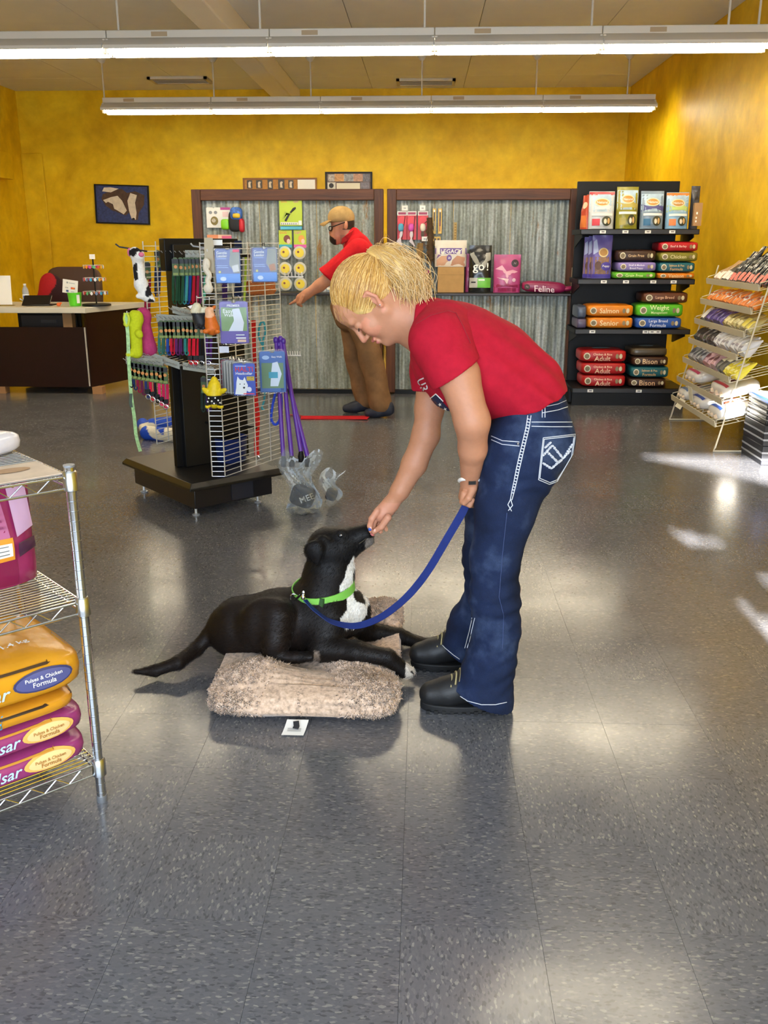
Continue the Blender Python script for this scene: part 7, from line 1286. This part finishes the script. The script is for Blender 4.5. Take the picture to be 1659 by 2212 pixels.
# ------------------------------------------------------------ shoes
def shoe(toe, heel, Y, name):
    a, b = Vector((toe, Y, 0)), Vector((heel, Y, 0)); L = heel-toe; q = lambda f, z, dy=0.0: (toe+L*f, Y+dy, z)
    up_ = sdf_mesh([cone(q(.13, .052), q(.32, .058), .037, .042, .02, (0, 1, 0), 1.1), cone(q(.32, .060), q(.55, .085), .043, .045, .03), cone(q(.55, .075), q(.86, .075), .046, .040, .03), cone(q(.60, .10), q(.80, .12), .045, .042, .03), cone(q(.10, .045), q(.16, .045), .03, .034, .02)], .0045)
    up_[0][:, 2] = np.maximum(up_[0][:, 2], .022)
    np_build('shoe_upper', [up_], M('#1b1b1c', .5, 0, .4, .25, 40, 0, 'black_leather', .2, 90), wo)
    pr = []
    for k in range(28):
        c_ = 2*math.pi*k/28; w_ = .048*(1-.18*math.cos(c_)**2)*(1.0+.06*math.sin(2*c_)); x = math.cos(c_); xx = math.copysign(abs(x)**.7, x); wy = .047*(1.05 if x < 0 else .92); pr.append((toe+L/2+xx*L/2*1.02, Y+math.sin(c_)*wy))
    m = MB(); n = len(pr); lo_ = [(x, y, .0 if not (.42 < (x-toe)/L < .58) else .008) for x, y in pr]; m.add(lo_+[(x, y, .026) for x, y in pr], [tuple(range(n-1, -1, -1)), tuple(range(n, 2*n))]+[(i, (i+1) % n, (i+1) % n+n, i+n) for i in range(n)]); m.build('shoe_sole', M('#101011', .65), wo, bev=.004, world=True)
    for k in range(10): x = toe+L*(.06+.092*k); MB().bb(x, x+.012, Y-.0495, Y-.044, .0, .012).build('tread_lug', M('#0c0c0d', .7), wo, world=True)
    for k in range(3): f = .34+.05*k; MB().tube(spline([q(f, .092+.010*k, -.040), q(f+.015, .112+.011*k, -.012), q(f+.01, .112+.011*k, .012), q(f, .092+.010*k, .040)], 4), .0028, 6).build('shoelace', M('#a89a6c', .8), wo, world=True)
shoe(W(909, 1550, 2.68).x, W(1094, 1550, 2.68).x, 2.685, 'a'); shoe(W(888, 1452, 2.98).x, W(1050, 1452, 2.98).x, 2.985, 'b')
# ------------------------------------------------------------ hair
HAIR = colmat('blonde_hair', .38, .5, 300, .1, 0, .18, 90, 0)
hc_ = hp(-.024, 0, .036); hr_ = np.array((.105, .084, .098))
pb_ = hp(-.130, 0, .052)
hairp = [ell(hc_, hr_, .02, HR), ell(hp(.10, 0, -.075), (.085, .13, .115), .02, HR, True), ell(hp(-.03, 0, -.115), (.10, .12, .075), .02, HR, True), ell(hp(-.012, .095, -.026), (.034, .03, .04), .012, HR, True), ell(hp(-.012, -.095, -.026), (.034, .03, .04), .012, HR, True)]
hm1 = sdf_mesh(hairp, .004)
tail = [W(812, 556, WY), W(835, 560, WY), W(862, 582, WY-.02), W(884, 606, WY-.03), W(896, 628, WY-.03)]
hm2 = sdf_mesh([cone(pb_, tail[1], .028, .036, .02), cone(tail[1], tail[2], .036, .040, .02), cone(tail[2], tail[3], .038, .030, .02), cone(tail[3], tail[4], .030, .012, .02)], .005)
def haircol(P):
    n = npn(P, 55, 5)[:, None]*.5+.5; return cl('#a97c3c')*(1-n)+cl('#e3c27a')*n
np_build('hair', [hm1, hm2], HAIR, wo, haircol, relax=2)
rs = np.random.RandomState(11); mbs = [MB(), MB(), MB()]; mbt = [MB(), MB()]
def hsurf(d, k): return hc_+HR@(d*hr_*k)
base_d = np.array((-1.0, 0, .16)); base_d /= np.linalg.norm(base_d)
hv = hm1[0]; pick = rs.choice(len(hv), 2600)
for i, j in enumerate(pick):
    d = (HR.T@(hv[j]-hc_))/hr_; rad = np.linalg.norm(d); d = d/rad; pts = []; o_ = rs.uniform(.0, .022)
    for k in range(9):
        f = k/8; v_ = d*(1-f)+base_d*f+np.array((0, 0, .06*math.sin(math.pi*f))); v_ = v_/np.linalg.norm(v_); kk = rad+(1.0-rad)*min(1, f*2.5); pts.append(Vector(hsurf(v_, kk*(1.004+o_*math.sin(math.pi*min(1, f*1.3))))))
    mbs[i % 3].tube(pts, [.0004]+[.0008]*7+[.0007], 3, cap=False)
for i in range(1100):
    o1 = rs.normal(size=3)*.009; o3 = rs.normal(size=3)*.019; o4 = o3*.9+rs.normal(size=3)*.008; wv_ = rs.uniform(0, 6); am = rs.uniform(.002, .008)
    L_ = spline([Vector(pb_+o1), Vector(tail[1])+Vector(o3*.9), Vector(tail[2])+Vector(o3*1.2), Vector(tail[3])+Vector(o4*1.2), Vector(tail[4])+Vector(o4*1.1)+Vector((rs.uniform(-.025, .02), 0, rs.uniform(-.055, .012)))], 5)
    L_ = [p_+Vector((math.sin(q_*.8+wv_), 0, math.cos(q_*.8+wv_)))*am*(q_/20) for q_, p_ in enumerate(L_)]
    mbt[i % 2].tube(L_, [.0009]*(len(L_)-2)+[.0006, .0003], 3, cap=False)
for i in range(40):
    a = Vector(pb_)+Vector(rs.normal(size=3)*.01); b = Vector(tail[int(rs.randint(1, 4))])+Vector(rs.normal(size=3)*.02); mid = (a+b)/2+Vector((rs.uniform(-.01, .03), rs.uniform(-.02, .02), rs.uniform(.02, .05))); mbs[i % 3].tube(spline([a, mid, b], 6), .0005, 3, cap=False)
for i in range(120):
    l = rs.choice([-1, 1])*rs.uniform(.02, .07); p = hp(rs.uniform(.03, .07), l, rs.uniform(.03, .09)); q2 = p+HR@np.array((rs.uniform(.005, .03), 0, rs.uniform(-.05, -.01))); mbs[i % 3].tube(spline([Vector(p), Vector((p+q2)/2), Vector(q2)], 3), .0004, 3, cap=False)
for mb_, c_ in zip(mbs+mbt, ('#cf9f4e', '#e8c07a', '#ab7a3a', '#efd3a0', '#dcb26a')): stuff(mb_.build('hair_strands', M(c_, .4, 0, .5), wo, world=True, sharp=180))
MB().tube([pb_+HR@np.array((0.004, .026*math.cos(a), .024*math.sin(a))) for a in [k*math.pi/8 for k in range(16)]], .006, 8, True).build('hair_tie', M('#c9a25a', .7), wo, world=True)
# ------------------------------------------------------------ leash and treat
t = thing('dog_leash', 'blue nylon leash from the woman\'s hand to the dog\'s collar', 'leash', tuple(W(850, 1330, 2.8)))
lp = spline([W(1008, 1086, 2.74), W(1000, 1105, 2.74), W(965, 1165, 2.76), W(925, 1232, 2.78), W(885, 1283, 2.80), W(840, 1322, 2.80), W(800, 1344, 2.80), W(760, 1352, 2.81), W(715, 1342, 2.83), W(680, 1318, 2.85), W(659, 1296, 2.87)], 8)
sd2 = []
for i in range(len(lp)):
    f = i/(len(lp)-1); q = math.pi*(.25+.6*f); sd2.append(Vector((math.sin(q)*.8, -.25-.75*f*f, math.cos(q)*.6+.15)))
MB().ribbon(lp, .025, sd2, .0025).build('webbing', M('#16296a', .6, 0, .3, .1, 60, 0, 'blue_webbing', .2, 600), t, world=True)
MB().tube([pl2+Vector((0, 0, .0)), pl2+Vector((.001, 0, .022)), Vector(cp[23])+Vector((-.004, -.010, -.012))], .0045, 8).build('snap_hook', CHROME, t, world=True); MB().lathe([(.006, 0), (.008, .004), (.008, .012), (.005, .016)], 12, c=pl2-Vector((0, 0, .004))).build('swivel', CHROME, t, world=True)
t = thing('dog_treat', 'small blue treat pinched between the woman\'s fingers at the dog\'s nose', 'treat', tuple(W(799, 1143, 2.956))); MB().sell((0, 0, 0), (.012, .010, .012), .7, .7, 12, 8).build('treat_piece', M('#2a4f9c', .5), t)
# ------------------------------------------------------------ man behind
MY = 7.95
def N(x, y, Y=MY): return np.array(W(x, y, Y))
hC = N(738, 492); mh = [ell(hC+np.array((.01, 0, .04)), (.098, .078, .105), .03), ell(N(728, 508), (.062, .062, .075), .03), cone(N(722, 494), N(714, 502), .012, .015, .012), cone(N(720, 518), N(724, 520), .030, .032, .02), cone(N(750, 505), N(765, 535), .066, .085, .03), ell(N(747, 487, MY-.08), (.018, .012, .033), .006)]
aY = 7.72
mh += [cone(N(768, 545, 7.75), N(725, 590, aY), .075, .062, .03), cone(N(725, 590, aY), N(690, 617, 7.68), .060, .048, .02), cone(N(690, 617, 7.68), N(662, 636, 7.66), .048, .036, .02), cone(N(662, 636, 7.66), N(650, 645, 7.66), .040, .042, .015, (0, 1, 0), .7),
       cone(N(648, 645, 7.655), N(637, 651, 7.655), .014, .012, .008), cone(N(637, 651, 7.655), N(626, 657, 7.655), .012, .009, .006)]
for k in range(3): yk = 7.645+.024*k; mh += [cone(N(650-2*k, 648+2*k, yk), N(644, 655+k, yk), .013, .012, .006), cone(N(644, 655+k, yk), N(651, 661, yk), .012, .011, .006)]
mh += [cone(N(655, 640, 7.63), N(648, 655, 7.62), .014, .012, .008)]
hmm = sdf_mesh(mh, .007); mtor = sdf_mesh([cone(N(780, 545), N(770, 640), .11, .12, .05, (0, 1, 0), 1.3), cone(N(775, 690, 7.86), N(820, 860, 7.82), .06, .04, .04)], .02)
def mskin(P):
    C_ = np.tile(cl('#bb8164'), (len(P), 1)); hairm = (P[:, 0] > N(742, 480)[0]) & (P[:, 2] > N(745, 496)[2]) & ~((np.abs(P[:, 0]-N(747, 487)[0]) < .03) & (P[:, 1] < MY-.07)); C_[hairm] = cl('#2b1f1a')
    go = (P[:, 2] < N(720, 508)[2]) & (P[:, 2] > N(720, 529)[2]) & (P[:, 0] < N(727, 515)[0]-.06*np.clip((P[:, 2]-N(720, 518)[2])/.04, 0, 1)) & (P[:, 1] > 7.85); C_[go] = cl('#2e221c'); ck = (P[:, 2] < N(730, 508)[2]) & (P[:, 2] > N(730, 528)[2]) & (P[:, 0] >= N(736, 515)[0]) & (P[:, 0] < N(747, 515)[0]) & (P[:, 1] > 7.85); C_[ck] = cl('#9c7460'); return C_
man = thing('person', 'man in tan cap, red polo shirt and brown work trousers pointing down', 'person', tuple(N(795, 893))[:2]+(.0,))
np_build('body', [hmm, mtor], SKIN, man, mskin)
sp = [cone(N(772, 530), N(780, 560), .105, .135, .04, (0, 1, 0), 1.4), cone(N(780, 560), N(768, 625), .140, .165, .05, (0, 1, 0), 1.2), cone(N(768, 625), N(768, 650), .165, .16, .03, (0, 1, 0), 1.15), cone(N(762, 510), N(765, 530), .075, .09, .02), cone(N(780, 545, 8.15), N(760, 600, 8.18), .10, .09, .03)]
mc_a, mc_b = Vector(N(695, 587, 7.72)), Vector(N(721, 610, 7.72)); md = (mc_b-mc_a).normalized(); mn = Vector((-md.z, 0, md.x)); mn = mn if mn.x < 0 else -mn
mslv = cut([cone(N(775, 542, 7.74), N(735, 580, 7.73), .100, .098, .03), cone(N(735, 580, 7.73), N(705, 602, 7.72), .095, .100, .03)], .010, [((mc_a+mc_b)/2, mn, .3)])
mp_ = cut(sp, .011, [(Vector(N(768, 640)), (0, 0, -1), .3)], lambda P: np.stack([0*P[:, 0], -.006*npn(P, 14, 3), .004*npn(P, 17, 5)], 1))
np_build('polo_shirt', [mp_, mslv], M('#bb1620', .85, 0, .2, .1, 25, 0, 'red_polo', .2, 200), man, relax=1); tree = bvh([mp_, mslv])
MB().ribbon(spline([N(737, 522, 7.93), N(745, 517, 7.86), N(757, 506, 7.86), N(770, 497, 7.95)], 4), .04, (.1, -.3, 1), .008).build('collar', M('#b0131d', .85), man, world=True)
ms = cut([cone(N(768, 625), N(770, 670), .155, .150, .04, (0, 1, 0), 1.15), cone(N(775, 680, 7.86), N(800, 765, 7.84), .125, .098, .03), cone(N(800, 765, 7.84), N(822, 872, 7.82), .098, .098, .03), cone(N(760, 680, 8.05), N(765, 765, 8.06), .11, .085, .03), cone(N(765, 765, 8.06), N(788, 868, 8.05), .085, .082, .03), cone(N(745, 660, 7.95), N(750, 690, 7.95), .12, .10, .04), cone(N(815, 700, 7.9), N(815, 720, 7.9), .08, .08, .04)], .010, [(Vector(N(820, 887, 7.82)), (.0, 0, -1), .16), (Vector(N(785, 882, 8.05)), (0, 0, -1), .16), (Vector(N(768, 618)), (0, 0, 1), .3)], lambda P: np.stack([.008*npn(P*np.array((1, 1, 1.6)), 18, 3), -.007*npn(P*np.array((1, 1, 1.5)), 20, 7), 0*P[:, 0]], 1))
np_build('work_trousers', [ms], M('#846344', .9, 0, .15, .22, 7, 0, 'brown_duck_cloth', .2, 120), man, relax=1)
for (xa, xb, Yf, y) in ((739, 800, 8.02, 893), (786, 852, 7.80, 902)):
    a, b = W(xa, y, Yf), W(xb, y, Yf); sh = sdf_mesh([cone((a.x+.04, Yf, .04), (a.x+.11, Yf, .05), .038, .045, .02, (0, 1, 0), 1.1), cone((a.x+.11, Yf, .05), (b.x-.05, Yf, .065), .046, .05, .03), cone((b.x-.08, Yf, .08), (b.x-.05, Yf, .10), .048, .045, .02)], .009); sh[0][:, 2] = np.maximum(sh[0][:, 2], .001); np_build('shoe', [sh], M('#23293a', .6), man)
# cap and glasses
cap = sdf_mesh([ell(N(737, 470), (.112, .088, .092), .02), ell(N(737, 500), (.2, .2, .075), .015, None, True)], .007)
np_build('cap', [cap], M('#a98b5c', .9, 0, .15, .25, 12, 0, 'tan_canvas', .2, 150), man)
br_ = MB(); 
def brim(a, b):
    x = (a-.5)*2; q = N(716-26*b*(1-.35*x*x), 473+8*b+3*b*b, MY+.075*x*(1-.25*b)); return Vector(q)+Vector((0, 0, -.012*x*x))
br_.grid(brim, 12, 8); br_.grid(lambda a, b: brim(a, b)-Vector((0, 0, .008)), 12, 8, True); br_.build('cap_brim', M('#9a7c4e', .9, 0, .15, .25, 12), man, world=True)
MB().tube([N(752, 464, MY-.06), N(761, 465, MY-.02), N(762, 466, MY+.03)], .006, 6).build('cap_strap', M('#3b2f22', .8), man, world=True)
for s in (-1, 1): MB().tube(spline([N(711, 490, MY+s*.012), N(711, 497, MY+s*.03), N(716, 498, MY+s*.06), N(718, 491, MY+s*.07), N(713, 489, MY+s*.045), N(711, 490, MY+s*.012)], 4), .004, 6).build('glasses_rim', BLACK, man, world=True); MB().tube([N(718, 490, MY+s*.078), N(745, 480, MY+s*.085)], .0045, 6).build('glasses_arm', BLACK, man, world=True)
# red strap on the floor by the man
t = thing('red_strap', 'flat red leash strap lying on the floor by the man\'s shoes', 'leash', tuple(G(740, 901, .003))); MB().ribbon(spline([G(650, 902, .006), G(690, 902, .005), G(740, 902, .005), G(796, 902, .012)], 5), .14, (0, 1, .0), .006).build('webbing', cloth('#c41f2a'), t, world=True); MB().tube(spline([G(655, 899, .008), G(640, 897, .008), G(625, 896, .008)], 4), .006, 6).build('cord', M('#8c1a20', .6), t, world=True)
